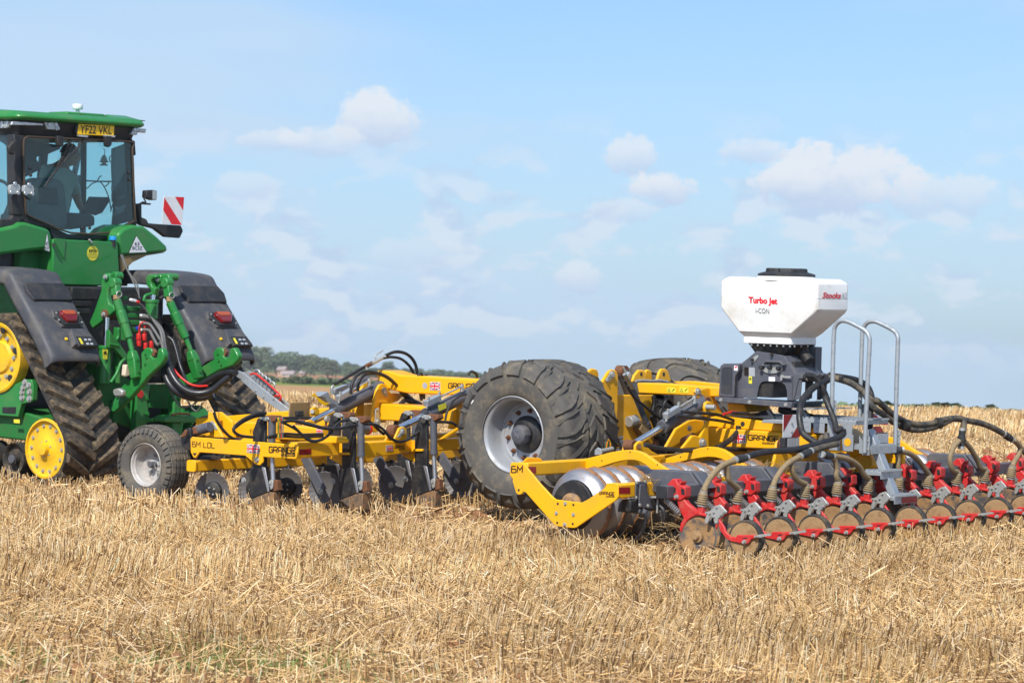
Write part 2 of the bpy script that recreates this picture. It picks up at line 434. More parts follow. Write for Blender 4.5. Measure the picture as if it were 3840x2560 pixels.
# ---------------------------------------------------------------- lettering
GLY = {  # squared stroke letters on a 1 x 1.2 grid
 'G': [[(1,.98),(.9,1.2),(.12,1.2),(0,1.08),(0,.12),(.12,0),(.88,0),(1,.12),(1,.62),(.5,.62)]],
 'R': [[(0,0),(0,1.2),(.88,1.2),(1,1.08),(1,.66),(.88,.54),(.09,.54)],[(.55,.45),(1,0)]],
 'A': [[(0,0),(0,1.02),(.18,1.2),(.82,1.2),(1,1.02),(1,0)],[(.09,.48),(.91,.48)]],
 'N': [[(0,0),(0,1.2),(1,0),(1,1.2)]],
 'E': [[(1,1.2),(.0,1.2),(0,0),(1,0)],[(.09,.62),(.9,.62)]],
 'M': [[(0,0),(0,1.2),(.55,.5),(1.1,1.2),(1.1,0)]],
 'L': [[(0,1.2),(0,0),(.9,0)]],
 'D': [[(0,1.2),(0,0),(.85,0),(1,.15),(1,1.05),(.85,1.2),(.09,1.2)]],
 '6': [[(.9,1.2),(.1,1.2),(0,1.08),(0,.1),(.1,0),(.9,0),(1,.1),(1,.56),(.9,.66),(.09,.66)]],
 'C': [[(1,1.2),(.1,1.2),(0,1.1),(0,.1),(.1,0),(1,0)]],
 'H': [[(0,0),(0,1.2)],[(1,0),(1,1.2)],[(.09,.6),(.91,.6)]],
 'I': [[(.0,0),(.0,1.2)]],
 'Y': [[(0,1.2),(.5,.6),(1,1.2)],[(.5,.52),(.5,0)]],
}
ADV = {'I': .35, 'M': 1.45, 'L': 1.2}
def ribbon(mb, pts, w, tf):
    n = len(pts); L = []; Rr = []
    for i in range(n):
        p = Vector(pts[i])
        d0 = (p-Vector(pts[i-1])).normalized() if i else None
        d1 = (Vector(pts[i+1])-p).normalized() if i < n-1 else None
        if d0 is None: d0 = d1
        if d1 is None: d1 = d0
        n0 = Vector((-d0.y, d0.x)); n1 = Vector((-d1.y, d1.x)); mm = (n0+n1)
        mm = mm.normalized() if mm.length > 1e-6 else n0
        k = w/2/max(.35, mm.dot(n0))
        L.append(tf(p+mm*k)); Rr.append(tf(p-mm*k))
    mb.add(L+Rr, [(i, i+1, n+i+1, n+i) for i in range(n-1)])
def letters(text, p00, p10, p01, mat, parent, w=.17, name='lettering'):
    """squared lettering; p00 lower left, p10 lower right, p01 upper left of the line of text"""
    p00, p10, p01 = Vector(p00), Vector(p10), Vector(p01)
    tot = 0; xs = []
    for ch in text:
        if ch == ' ': tot += .7; xs.append(0); continue
        xs.append(tot); tot += ADV.get(ch, 1.32)
    tot -= ADV.get(text[-1], 1.32) - (1.1 if text[-1] == 'M' else 1.0)
    mb = MB()
    for ch, x in zip(text, xs):
        if ch == ' ': continue
        for st in GLY[ch]:
            ribbon(mb, st, w, lambda p, x=x: p00 + (p10-p00)*((p.x+x)/tot) + (p01-p00)*(p.y/1.2))
    return part(name, mb, mat, parent, smooth=0)
def words(text, p00, p10, p01, mat, parent, bold=0.0, shear=0.0, name='lettering'):
    """plain lettering from the built-in font, fitted to a parallelogram"""
    cu = bpy.data.curves.new('t', 'FONT'); cu.body = text; cu.offset = bold; cu.shear = shear; cu.resolution_u = 3
    ob = bpy.data.objects.new('t', cu); COL.objects.link(ob)
    me = bpy.data.meshes.new_from_object(ob)
    bpy.data.objects.remove(ob); 
    co = np.zeros(len(me.vertices)*3); me.vertices.foreach_get('co', co); co = co.reshape(-1, 3)
    lo, hi = co.min(0), co.max(0)
    p00, p10, p01 = Vector(p00), Vector(p10), Vector(p01)
    for v in me.vertices:
        v.co = p00 + (p10-p00)*((v.co.x-lo[0])/(hi[0]-lo[0])) + (p01-p00)*((v.co.y-lo[1])/(hi[1]-lo[1]))
    me.name = name; me.materials.clear(); me.materials.append(mat)
    return part(name, me, mat, parent)
def quad_part(name, pts, mat, parent, nrm=None, th=.003):
    """a thin sheet (sticker, reflector, plate) standing th proud along nrm"""
    mb = MB(); nv = Vector(nrm) if nrm else Vector((0,-1,0))
    mb.prism(pts, nv*th); return part(name, mb, mat, parent, smooth=0)
def flag(p00, p10, p01, nrm, parent):
    p00, p10, p01 = Vector(p00), Vector(p10), Vector(p01); nv = Vector(nrm)
    def T(x, y, k): return p00+(p10-p00)*x+(p01-p00)*y+nv*k
    def clip(poly):
        for ax, lim, sg in ((0,.03,1),(0,.97,-1),(1,.05,1),(1,.95,-1)):
            out = []
            for i in range(len(poly)):
                a, b = poly[i], poly[(i+1) % len(poly)]; da, db = (a[ax]-lim)*sg, (b[ax]-lim)*sg
                if da >= 0: out.append(a)
                if da*db < 0:
                    t = da/(da-db); out.append((a[0]+(b[0]-a[0])*t, a[1]+(b[1]-a[1])*t))
            poly = out
            if not poly: break
        return poly
    def diag(a, b, w, off=0.0):
        dx, dy = (b[0]-a[0])*1.6, (b[1]-a[1]); l = math.hypot(dx, dy); nx, ny = -dy/l/1.6, dx/l
        return clip([(a[0]+nx*(w+off), a[1]+ny*(w+off)), (b[0]+nx*(w+off), b[1]+ny*(w+off)), (b[0]-nx*(w-off), b[1]-ny*(w-off)), (a[0]-nx*(w-off), a[1]-ny*(w-off))])
    f = quad_part('flag_sticker', [T(0,0,.001), T(1,0,.001), T(1,1,.001), T(0,1,.001)], white, parent, nrm, .001)
    def sub(name, polys, mat, k):
        mb = MB()
        for p in polys: mb.add([T(x, y, k) for x, y in p], [tuple(range(len(p)))])
        part(name, mb, mat, f, smooth=0)
    sub('blue_field', [[(.03,.05),(.97,.05),(.97,.95),(.03,.95)]], flagblue, .0032)
    sub('white_saltire', [diag((-.1,-.1),(1.1,1.1),.1)], white, .0040)
    sub('white_saltire', [diag((-.1,1.1),(1.1,-.1),.1)], white, .0044)
    sub('red_saltire', [diag((-.1,-.1),(1.1,1.1),.034)], inkred, .0048)
    sub('red_saltire', [diag((-.1,1.1),(1.1,-.1),.034)], inkred, .0052)
    sub('white_cross', [[(.41,.05),(.59,.05),(.59,.95),(.41,.95)]], white, .0056)
    sub('white_cross', [[(.03,.34),(.97,.34),(.97,.66),(.03,.66)]], white, .0060)
    sub('red_cross', [[(.445,.05),(.555,.05),(.555,.95),(.445,.95)]], inkred, .0064)
    sub('red_cross', [[(.03,.405),(.97,.405),(.97,.595),(.03,.595)]], inkred, .0068)
    return f
# ================================================================ THE SETTING
def depth_lat(x, y):
    dx = x-CAM.x; dy = y-CAM.y
    return dx*C_DIR.x+dy*C_DIR.y, dx*C_RIGHT.x+dy*C_RIGHT.y
def to_xy(d, l):
    n = math.hypot(C_DIR.x, C_DIR.y); n2 = math.hypot(C_RIGHT.x, C_RIGHT.y)
    a = np.array([[C_DIR.x, C_DIR.y], [C_RIGHT.x, C_RIGHT.y]]); inv = np.linalg.inv(a)
    d = np.asarray(d, float); l = np.asarray(l, float)
    return CAM.x+inv[0, 0]*d+inv[0, 1]*l, CAM.y+inv[1, 0]*d+inv[1, 1]*l
_T = {}
def vnoise(x, y, seed=0):
    """smooth value noise on arrays"""
    if seed not in _T: _T[seed] = np.random.default_rng(100+seed).random((64, 64))
    t = _T[seed]; xi = np.floor(x).astype(int); yi = np.floor(y).astype(int); fx = x-xi; fy = y-yi
    fx = fx*fx*(3-2*fx); fy = fy*fy*(3-2*fy)
    g = lambda i, j: t[i % 64, j % 64]
    return (g(xi, yi)*(1-fx)+g(xi+1, yi)*fx)*(1-fy)+(g(xi, yi+1)*(1-fx)+g(xi+1, yi+1)*fx)*fy
CREST = 40.0; CK = .000866
def field_z(x, y):
    d, l = depth_lat(x, y)
    z = np.where(d > CREST, -CK*(d-CREST)**2, 0.0)
    z = np.where(d > 100, -CK*60**2-(d-100)*2*CK*60, z)
    return z + (vnoise(x*.35, y*.35, 1)-.5)*.05 + (vnoise(x*1.7, y*1.7, 2)-.5)*.035
def bare(x, y):
    """where soil shows: 0 thick stubble .. 1 bare"""
    d, l = depth_lat(x, y)
    b = np.clip((vnoise(x*.55+9, y*.9, 3)-.62)*3.0, 0, 1)*.6
    b = b + np.clip((vnoise(x*2.1+3, y*2.1, 4)-.6)*3.0, 0, 1)*.6
    b = b + np.clip((17.9+1.6*(vnoise(x*1.1, y*1.1, 5)-.5)-.33*l-d)/1.0, 0, 1)*.72        # worn strip nearest the camera
    strip = np.exp(-((d-(36.6+.05*(l-5)))/1.5)**2)*np.clip((l-4.0)/1.5, 0, 1)        # turned earth of an earlier pass
    b = b + strip*(.45+.6*vnoise(x*1.3, y*1.3, 6))
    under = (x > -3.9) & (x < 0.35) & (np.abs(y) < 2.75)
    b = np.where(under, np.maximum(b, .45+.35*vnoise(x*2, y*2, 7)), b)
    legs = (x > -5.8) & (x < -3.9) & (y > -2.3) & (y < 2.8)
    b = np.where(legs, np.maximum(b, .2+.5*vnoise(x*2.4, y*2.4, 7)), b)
    return np.clip(b, 0, 1)
def grid_mesh(name, ds, ls, zf, mat, tang=True):
    D, Lg = np.meshgrid(ds, ls, indexing='ij')
    if tang: Lg = Lg*D
    X, Y = to_xy(D, Lg); Z = zf(X, Y, D, Lg)
    v = np.stack([X, Y, Z], -1).reshape(-1, 3); a, b = D.shape
    i = np.arange(a*b).reshape(a, b)
    f = np.stack([i[:-1, :-1], i[1:, :-1], i[1:, 1:], i[:-1, 1:]], -1).reshape(-1, 4)
    me = bpy.data.meshes.new(name); me.from_pydata(v.tolist(), [], f.tolist()); me.materials.append(mat)
    bm = bmesh.new(); bm.from_mesh(me); bmesh.ops.recalc_face_normals(bm, faces=bm.faces)
    if sum(fc.normal.z for fc in bm.faces) < 0: bmesh.ops.reverse_faces(bm, faces=bm.faces)
    bm.to_mesh(me); bm.free()
    me.polygons.foreach_set('use_smooth', [True]*len(me.polygons))
    o = bpy.data.objects.new(name, me); COL.objects.link(o); return o
def soilground():
    mt, nt, b = newmat('stubble_soil'); N, L = nt.nodes, nt.links
    tc = N.new('ShaderNodeTexCoord')
    n = N.new('ShaderNodeTexNoise'); n.inputs['Scale'].default_value = 1.3; n.inputs['Detail'].default_value = 9; n.inputs['Roughness'].default_value = .7
    n2 = N.new('ShaderNodeTexNoise'); n2.inputs['Scale'].default_value = 34; n2.inputs['Detail'].default_value = 6
    for k in (n, n2): L.new(tc.outputs['Object'], k.inputs['Vector'])
    r = N.new('ShaderNodeValToRGB'); e = r.color_ramp.elements
    e[0].position = .35; e[0].color = rgb((122, 86, 54)); e[1].position = .7; e[1].color = rgb((176, 142, 98))
    L.new(n.outputs['Fac'], r.inputs['Fac'])
    mx = N.new('ShaderNodeMix'); mx.data_type = 'RGBA'; mx.blend_type = 'MULTIPLY'; mx.inputs['Factor'].default_value = .6
    r2 = N.new('ShaderNodeMapRange'); r2.inputs['To Min'].default_value = .45; r2.inputs['To Max'].default_value = 1.35; L.new(n2.outputs['Fac'], r2.inputs['Value'])
    L.new(r.outputs['Color'], mx.inputs['A']); L.new(r2.outputs['Result'], mx.inputs['B']); L.new(mx.outputs['Result'], b.inputs['Base Color'])
    b.inputs['Roughness'].default_value = 1.0; b.inputs['Specular IOR Level'].default_value = .1
    bp = N.new('ShaderNodeBump'); bp.inputs['Strength'].default_value = .9; bp.inputs['Distance'].default_value = .03
    L.new(n2.outputs['Fac'], bp.inputs['Height']); L.new(bp.outputs['Normal'], b.inputs['Normal'])
    return mt
GROUND = soilground()
ds = np.concatenate([np.arange(6, 70, .35), np.arange(70, 130, 3), [150, 190]])
field = grid_mesh('stubble_field', ds, np.linspace(-.46, .46, 130), lambda x, y, d, l: field_z(x, y), GROUND)
tag(field, kind='structure')
tag(field, 'tan stubble field rising to a near skyline')

# ---- straw
def strawmat():
    mt, nt, b = newmat('straw'); N, L = nt.nodes, nt.links
    at_ = N.new('ShaderNodeAttribute'); at_.attribute_name = 'Col'
    L.new(at_.outputs['Color'], b.inputs['Base Color']); b.inputs['Roughness'].default_value = .55; b.inputs['Specular IOR Level'].default_value = .35
    b.inputs['Subsurface Weight'].default_value = 0.0
    return mt
STRAW = strawmat()
def scatter(n, d0, d1, half=.30):
    d = np.sqrt(RNG.uniform(d0*d0, d1*d1, n)); l = RNG.uniform(-half, half, n)*d
    x, y = to_xy(d, l); return x, y, d
def blades(name, P, U, Ln, W, colr, sides, taper=.85, label=None, mat=None):
    """thin stalks: start P, unit direction U, length, width, colour"""
    n = len(P)
    ref = RNG.normal(size=(n, 3)); A = np.cross(U, ref); A /= np.linalg.norm(A, axis=1, keepdims=True); B = np.cross(U, A)
    v = np.zeros((n, 2*sides, 3)); E_ = P+U*Ln[:, None]
    if sides == 2:
        for k, sg in ((0, -1), (1, 1)):
            v[:, k] = P+A*(sg*W/2)[:, None]; v[:, 2+k] = E_+A*(sg*W/2*taper)[:, None]
        f = np.array([[0, 1, 3, 2]])
    else:
        for k in range(sides):
            t = 2*math.pi*k/sides; o = (A*math.cos(t)+B*math.sin(t))*(W/2)[:, None]
            v[:, k] = P+o; v[:, sides+k] = E_+o*taper
        f = np.array([[k, (k+1) % sides, sides+(k+1) % sides, sides+k] for k in range(sides)])
    vc = 2*sides
    F = (f[None]+(np.arange(n)*vc)[:, None, None]).reshape(-1, 4)
    me = bpy.data.meshes.new(name); nv = n*vc; nf = len(F)
    me.vertices.add(nv); me.loops.add(nf*4); me.polygons.add(nf)
    me.vertices.foreach_set('co', v.reshape(-1).astype(np.float32))
    me.loops.foreach_set('vertex_index', F.reshape(-1).astype(np.int32))
    me.polygons.foreach_set('loop_start', np.arange(0, nf*4, 4, dtype=np.int32))
    try: me.polygons.foreach_set('loop_total', np.full(nf, 4, dtype=np.int32))
    except Exception: pass
    me.update(calc_edges=True)
    ca = me.color_attributes.new('Col', 'FLOAT_COLOR', 'POINT')
    cc = np.ones((n, vc, 4), np.float32); cc[:, :, :3] = colr[:, None, :]
    ca.data.foreach_set('color', cc.reshape(-1))
    me.materials.append(mat or STRAW)
    o = bpy.data.objects.new(name, me); COL.objects.link(o)
    tag(o, label, kind='stuff'); return o
def strawcol(n, dark=.12, lo=.8, hi=1.15):
    pal = np.array([rgb(c)[:3] for c in ((228, 198, 142), (238, 213, 166), (212, 178, 122), (200, 168, 118), (246, 230, 196), (220, 194, 150), (180, 146, 98), (126, 98, 66))])
    w = np.array([.22, .2, .18, .1, .1, .12, .08, .0]); w[7] = dark; w /= w.sum()
    c = pal[RNG.choice(len(pal), n, p=w)]*RNG.uniform(lo, hi, (n, 1))*np.array([1.05, .975, .91]); return c
def stubble(name, n, d0, d1, h, w, sides, label):
    x, y, d = scatter(int(n*1.25), d0, d1)
    # drilled rows, 12.5 cm apart, running with the machine; clumped plants
    row = np.round(y/.125)*.125; y = row+RNG.normal(0, .018, len(y))
    cl = np.round(x/.045)*.045; x = np.where(RNG.random(len(x)) < .65, cl+RNG.normal(0, .009, len(x)), x)
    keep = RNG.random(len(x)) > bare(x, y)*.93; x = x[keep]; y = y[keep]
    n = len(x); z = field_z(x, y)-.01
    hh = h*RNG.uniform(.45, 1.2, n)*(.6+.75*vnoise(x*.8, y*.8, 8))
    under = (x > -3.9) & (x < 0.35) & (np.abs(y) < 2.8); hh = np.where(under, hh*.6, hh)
    lean = np.abs(RNG.normal(0, .17, n)); az = RNG.uniform(0, 2*math.pi, n)
    flat = RNG.random(n) < (.06+.6*np.clip((vnoise(x*.9, y*.9, 9)-.52)*3.2, 0, 1)); lean = np.where(flat, RNG.uniform(.5, 1.35, n), lean)
    bias = .10+(vnoise(x*1.1, y*1.1, 10)-.5)*.9; b2 = (vnoise(x*1.3+7, y*1.3, 14)-.5)*.7
    U = np.stack([np.sin(lean)*np.cos(az)+bias, np.sin(lean)*np.sin(az)+b2, np.cos(lean)], -1); U /= np.linalg.norm(U, axis=1, keepdims=True)
    sw = (.77+.46*vnoise(x*.55+3, y*.55, 31))[:, None]
    return blades(name, np.stack([x, y, z], -1), U, hh, w*RNG.uniform(.7, 1.2, n), np.minimum(strawcol(n, .18)*sw, .92), sides, .9, label)
def loose(name, n, d0, d1, w, sides, label, zmax=.06):
    x, y, d = scatter(n, d0, d1)
    keep = RNG.random(n) > bare(x, y)*.6; x = x[keep]; y = y[keep]; n = len(x)
    z = field_z(x, y)+RNG.uniform(.0, zmax, n)
    az = RNG.uniform(0, 2*math.pi, n); el = RNG.normal(.1, .3, n)
    U = np.stack([np.cos(el)*np.cos(az), np.cos(el)*np.sin(az), np.sin(el)], -1)
    return blades(name, np.stack([x, y, z], -1), U, RNG.uniform(.04, .24, n), w*RNG.uniform(.6, 1.2, n), strawcol(n, .10, .8, 1.32), sides, .95, label)
DENS = 1.27
stubble('stubble', int(40000*DENS), 14.5, 27, .148, .0076, 3, 'short cut straw stubble standing in the foreground')
stubble('stubble', int(58000*DENS), 27, 44, .152, .0088, 3, 'cut straw stubble round and beyond the machine')
stubble('stubble', int(70000*DENS), 44, 69, .16, .011, 2, 'straw stubble reaching to the skyline')
loose('loose_straw', int(56000*DENS), 14.5, 27, .0062, 3, 'loose chopped straw lying among the foreground stubble')
loose('loose_straw', int(42000*DENS), 27, 46, .0085, 2, 'loose chopped straw lying further back')

# ---- clods and green weeds
def clods(name, spots, label):
    mb = MB(); ico = bmesh.new(); bmesh.ops.create_icosphere(ico, subdivisions=2, radius=1.0)
    iv = [v.co.copy() for v in ico.verts]; ifc = [tuple(v.index for v in f.verts) for f in ico.faces]; ico.free()
    vs = []; fs = []
    for x, y, r in spots:
        sx, sy, sz = RNG.uniform(.7, 1.3, 3); ph = RNG.uniform(0, 20, 3); zb = float(field_z(np.array([x]), np.array([y]))[0])
        o = len(vs)
        for p in iv:
            k = 1+.32*math.sin(p.x*2.6+ph[0])*math.sin(p.y*3.1+ph[1])+.2*math.sin(p.z*5.3+p.x*4+ph[2])
            vs.append((x+p.x*r*sx*k, y+p.y*r*sy*k, zb+r*.15+p.z*r*sz*.62*k))
        fs += [tuple(i+o for i in f) for f in ifc]
    me = bpy.data.meshes.new(name); me.from_pydata(vs, [], fs); me.materials.append(soilmat)
    me.polygons.foreach_set('use_smooth', [True]*len(me.polygons))
    o = bpy.data.objects.new(name, me); COL.objects.link(o); tag(o, label, kind='stuff'); return o
x, y, d = scatter(6600, 14.8, 46)
bb = bare(x, y); k = RNG.random(len(x)) < bb*.9+.01
sp = list(zip(x[k], y[k], RNG.gamma(2.0, .010, k.sum())+.006))
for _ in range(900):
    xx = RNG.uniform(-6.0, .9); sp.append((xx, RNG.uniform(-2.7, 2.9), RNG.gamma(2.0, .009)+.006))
fx, fy = to_xy(RNG.normal(37.4, 1.1, 500), RNG.uniform(4.5, 9.5, 500)); sp += list(zip(fx, fy, RNG.gamma(2, .022, 500)+.012))
for sx, sy, r in ((150,2330,.05),(290,2385,.06),(600,2440,.055),(660,2455,.07),(870,2372,.05),(1130,2448,.07),(1180,2440,.05),(1480,2500,.06),(1730,2480,.05),(60,2530,.07),(340,2540,.06),(1250,2520,.05),(1900,2520,.05),(2420,2360,.06),(2700,2330,.04),(3530,2470,.05),(2500,2520,.05)):
    g_ = q(0, sx, sy, Z=.02)
    for _ in range(4): sp.append((g_.x+RNG.normal(0, .07), g_.y+RNG.normal(0, .07), r*RNG.uniform(.3, .95)))
clods('soil_clods', sp, 'reddish brown clods of soil scattered in the stubble')
def weedmat():
    mt, nt, b = newmat('weed_green'); N, L = nt.nodes, nt.links
    at_ = N.new('ShaderNodeAttribute'); at_.attribute_name = 'Col'; L.new(at_.outputs['Color'], b.inputs['Base Color']); b.inputs['Roughness'].default_value = .6
    return mt
gx, gy, gd = scatter(100000, 14.6, 26)
gm = np.clip((vnoise(gx*1.6+5, gy*1.6, 12)-.5)*3, 0, 1)*np.clip((18.4-gd-.35*((gx-CAM.x)*C_RIGHT.x+(gy-CAM.y)*C_RIGHT.y))/1.0, 0, 1)*1.4*np.clip((.2-((gx-CAM.x)*C_RIGHT.x+(gy-CAM.y)*C_RIGHT.y))/2.2, .08, .62) + np.clip((vnoise(gx*2.4, gy*2.4, 13)-.78)*4, 0, 1)*.35
k = RNG.random(len(gx)) < gm; gx, gy = gx[k], gy[k]; n = len(gx)
az = RNG.uniform(0, 6.28, n); ln = RNG.uniform(.15, .8, n)
U = np.stack([np.sin(ln)*np.cos(az), np.sin(ln)*np.sin(az), np.cos(ln)], -1)
gc = np.array([rgb(c)[:3] for c in ((96, 124, 52), (124, 146, 70), (150, 158, 90), (78, 104, 44))])[RNG.integers(0, 4, n)]
blades('weeds', np.stack([gx, gy, field_z(gx, gy)], -1), U, RNG.uniform(.04, .12, n), RNG.uniform(.004, .009, n), gc, 2, .25, 'green weeds and grass seedlings at the near edge', weedmat())

# ---- land beyond the crest (left of the machine): ploughed strip, grass, wood
def interp(v, xs, ys): return np.interp(v, xs, ys)
def far_z(x, y, d, l):
    t = l/np.maximum(d, 1)*FPX+1920                       # bearing, as it falls in the photograph
    off = interp(d, [110, 200, 260, 420, 700, 1000, 1500], [520, 480, 452, 432, 418, 404, 372])
    drop = interp(t, [-4000, 600, 1500, 1900, 2300, 6000], [-10, -4, 14, 30, 95, 110])
    drop = drop*interp(d, [110, 300, 900], [.2, .6, 1])
    return CAM.z-(off+drop)/FPX*d+(vnoise(x*.02, y*.02, 20)-.5)*.8
def farmat():
    mt, nt, b = newmat('far_farmland'); N, L = nt.nodes, nt.links
    tc = N.new('ShaderNodeTexCoord')
    dv = N.new('ShaderNodeVectorMath'); dv.operation = 'DOT_PRODUCT'; L.new(tc.outputs['Object'], dv.inputs[0]); dv.inputs[1].default_value = (C_DIR.x, C_DIR.y, 0)
    n = N.new('ShaderNodeTexNoise'); n.inputs['Scale'].default_value = .012; n.inputs['Detail'].default_value = 4; L.new(tc.outputs['Object'], n.inputs['Vector'])
    ad = N.new('ShaderNodeMath'); ad.operation = 'MULTIPLY_ADD'; ad.inputs[1].default_value = 90; L.new(n.outputs['Fac'], ad.inputs[0]); L.new(dv.outputs['Value'], ad.inputs[2])
    mr = N.new('ShaderNodeMapRange'); mr.inputs['From Min'].default_value = 180; mr.inputs['From Max'].default_value = 1180; L.new(ad.outputs[0], mr.inputs['Value'])
    r = N.new('ShaderNodeValToRGB'); r.color_ramp.interpolation = 'CONSTANT'; e = r.color_ramp.elements
    e[0].position = 0; e[0].color = rgb((176, 138, 98)); e[1].position = .13; e[1].color = rgb((120, 134, 62))
    for p, c in ((.34, (134, 134, 76)), (.44, (188, 162, 100)), (.50, (126, 136, 76)), (.66, (176, 128, 92)), (.93, (104, 112, 60))):
        k_ = e.new(p); k_.color = rgb(c)
    L.new(mr.outputs['Result'], r.inputs['Fac'])
    n3 = N.new('ShaderNodeTexNoise'); n3.inputs['Scale'].default_value = .12; n3.inputs['Detail'].default_value = 8; L.new(tc.outputs['Object'], n3.inputs['Vector'])
    m2 = N.new('ShaderNodeMapRange'); m2.inputs['To Min'].default_value = .7; m2.inputs['To Max'].default_value = 1.3; L.new(n3.outputs['Fac'], m2.inputs['Value'])
    mx = N.new('ShaderNodeMix'); mx.data_type = 'RGBA'; mx.blend_type = 'MULTIPLY'; mx.inputs['Factor'].default_value = 1; L.new(r.outputs['Color'], mx.inputs['A']); L.new(m2.outputs['Result'], mx.inputs['B'])
    L.new(mx.outputs['Result'], b.inputs['Base Color']); b.inputs['Roughness'].default_value = 1; b.inputs['Specular IOR Level'].default_value = .05
    return mt
far = grid_mesh('farmland', np.concatenate([np.arange(110, 400, 12), np.arange(400, 1310, 30)]), np.linspace(-.6, .6, 150), far_z, farmat())
tag(far, 'distant farmland of ploughed and grassy strips', kind='structure')
UPQ = Vector((0, 0, 1)).rotation_difference(TRUE_UP)
def foliage_mat(name, c1, c2):
    mt, nt, b = newmat(name); N, L = nt.nodes, nt.links
    oi = N.new('ShaderNodeObjectInfo'); g = N.new('ShaderNodeNewGeometry')
    r = N.new('ShaderNodeMix'); r.data_type = 'RGBA'; r.inputs['A'].default_value = rgb(c1); r.inputs['B'].default_value = rgb(c2)
    L.new(g.outputs['Random Per Island'], r.inputs['Factor'])
    hs = N.new('ShaderNodeHueSaturation'); mr = N.new('ShaderNodeMapRange'); mr.inputs['To Min'].default_value = .7; mr.inputs['To Max'].default_value = 1.25
    L.new(oi.outputs['Random'], mr.inputs['Value']); L.new(mr.outputs['Result'], hs.inputs['Value']); L.new(r.outputs['Result'], hs.inputs['Color'])
    m2 = N.new('ShaderNodeMapRange'); m2.inputs['To Min'].default_value = .47; m2.inputs['To Max'].default_value = .53; L.new(oi.outputs['Random'], m2.inputs['Value']); L.new(m2.outputs['Result'], hs.inputs['Hue'])
    L.new(hs.outputs['Color'], b.inputs['Base Color']); b.inputs['Roughness'].default_value = .9; b.inputs['Specular IOR Level'].default_value = .1
    return mt
LEAF = foliage_mat('broadleaf_foliage', (92, 104, 76), (122, 132, 98)); LEAF2 = foliage_mat('dark_foliage', (78, 90, 70), (104, 114, 86)); BARK = paint('bark', rgb((74, 62, 50)), .95)  # leaf greens greyed and lightened: distance haze put into the colour
def crown_mesh(name, rx, rz, z0, n, leaf, lobes, mat, seed):
    rg = np.random.default_rng(seed)
    cen = np.stack([rg.normal(0, .45*rx, lobes), rg.normal(0, .45*rx, lobes), z0+rz*(.3+1.2*rg.random(lobes))], -1); cr = rx*rg.uniform(.35, .6, lobes)
    pick = rg.integers(0, lobes, n); dv = rg.normal(size=(n, 3)); dv /= np.linalg.norm(dv, axis=1, keepdims=True)
    p = cen[pick]+dv*(cr[pick]*rg.uniform(.72, 1.06, n))[:, None]*np.array([1, 1, .85])
    nrm = dv+rg.normal(0, .55, (n, 3)); nrm /= np.linalg.norm(nrm, axis=1, keepdims=True)
    a = np.cross(nrm, rg.normal(size=(n, 3))); a /= np.linalg.norm(a, axis=1, keepdims=True); b = np.cross(nrm, a)
    s = leaf*rg.uniform(.6, 1.3, n)[:, None]
    v = np.stack([p-a*s-b*s*.6, p+a*s*.8-b*s, p+a*s+b*s*.7, p-a*s*.7+b*s], 1).reshape(-1, 3)
    me = bpy.data.meshes.new(name); me.from_pydata(v.tolist(), [], np.arange(4*n).reshape(-1, 4).tolist()); me.materials.append(mat); return me
def trunk_mesh(h, r):
    mb = MB(); mb.cyl((0, 0, -.5), (0, 0, h), r, r*.5, 7)
    for k in range(4):
        t = k*1.6; mb.cyl((0, 0, h*.75), (math.cos(t)*h*.4, math.sin(t)*h*.4, h*1.25), r*.4, r*.15, 5)
    return mb.mesh('trunk', BARK)
TREES = [(crown_mesh('crown', 3.6, 3.0, 2.0, 900, .30, 11, LEAF if i % 2 else LEAF2, 40+i), trunk_mesh(3.4, .28)) for i in range(4)]
BUSH = [crown_mesh('foliage', 1.7, 1.0, .1, 260, .22, 7, LEAF, 60+i) for i in range(2)]
def plant(name, loc, me_c, me_t, s, label, cat, group, part_name='crown'):
    o = bpy.data.objects.new(name, None); COL.objects.link(o); o.location = loc
    o.rotation_mode = 'QUATERNION'; o.rotation_quaternion = UPQ @ Quaternion((0, 0, 1), random.random()*6.28); o.scale = s
    for nm, me in ((part_name, me_c), ('trunk', me_t)):
        if me is None: continue
        c = bpy.data.objects.new(nm, me); COL.objects.link(c); c.parent = o
    return tag(o, label, cat, group)
def far_at(sx, d):
    l = (sx-1920)/FPX*d; x, y = to_xy(d, l); x = float(x); y = float(y)
    z = float(far_z(np.array([x]), np.array([y]), np.array([d], float), np.array([l]))[0]); return Vector((x, y, z))
rt = random.Random(5)
# skyline of the wood: photo column -> height of the tree tops
def wood_top(sx): return float(np.interp(sx, [850, 950, 1000, 1060, 1120, 1200, 1290, 1340, 1450, 1600, 1700, 1800, 1900], [1290, 1294, 1318, 1322, 1328, 1332, 1348, 1368, 1380, 1382, 1392, 1395, 1405]))
for rowi, (dd, cnt) in enumerate(((960, 30), (1020, 32), (1090, 32), (1160, 30))):
    for i in range(cnt):
        sx = 760+(1960-760)*(i+rt.uniform(.1, .9))/cnt; d = dd+rt.uniform(-25, 25); p = far_at(sx, d)
        if 1060 < sx < 1130 and rowi < 1: continue
        topy = wood_top(sx)+(24, 14, 6, 0)[rowi]*1.2+rt.uniform(-9, 5)-4
        # height that brings the crown up to that skyline
        dir_ = ray(sx, topy); t = d/1.0; ztop = CAM.z+dir_.z*t
        h = max(4.0, ztop-p.z); k = h/8.2
        me = TREES[rt.randrange(4)]
        plant('broadleaf_tree', p, me[0], me[1], (min(k, 1.5)*rt.uniform(.9, 1.3), min(k, 1.5)*rt.uniform(.9, 1.3), k), 'rounded green tree among the distant wood', 'tree', 'trees of the distant wood')
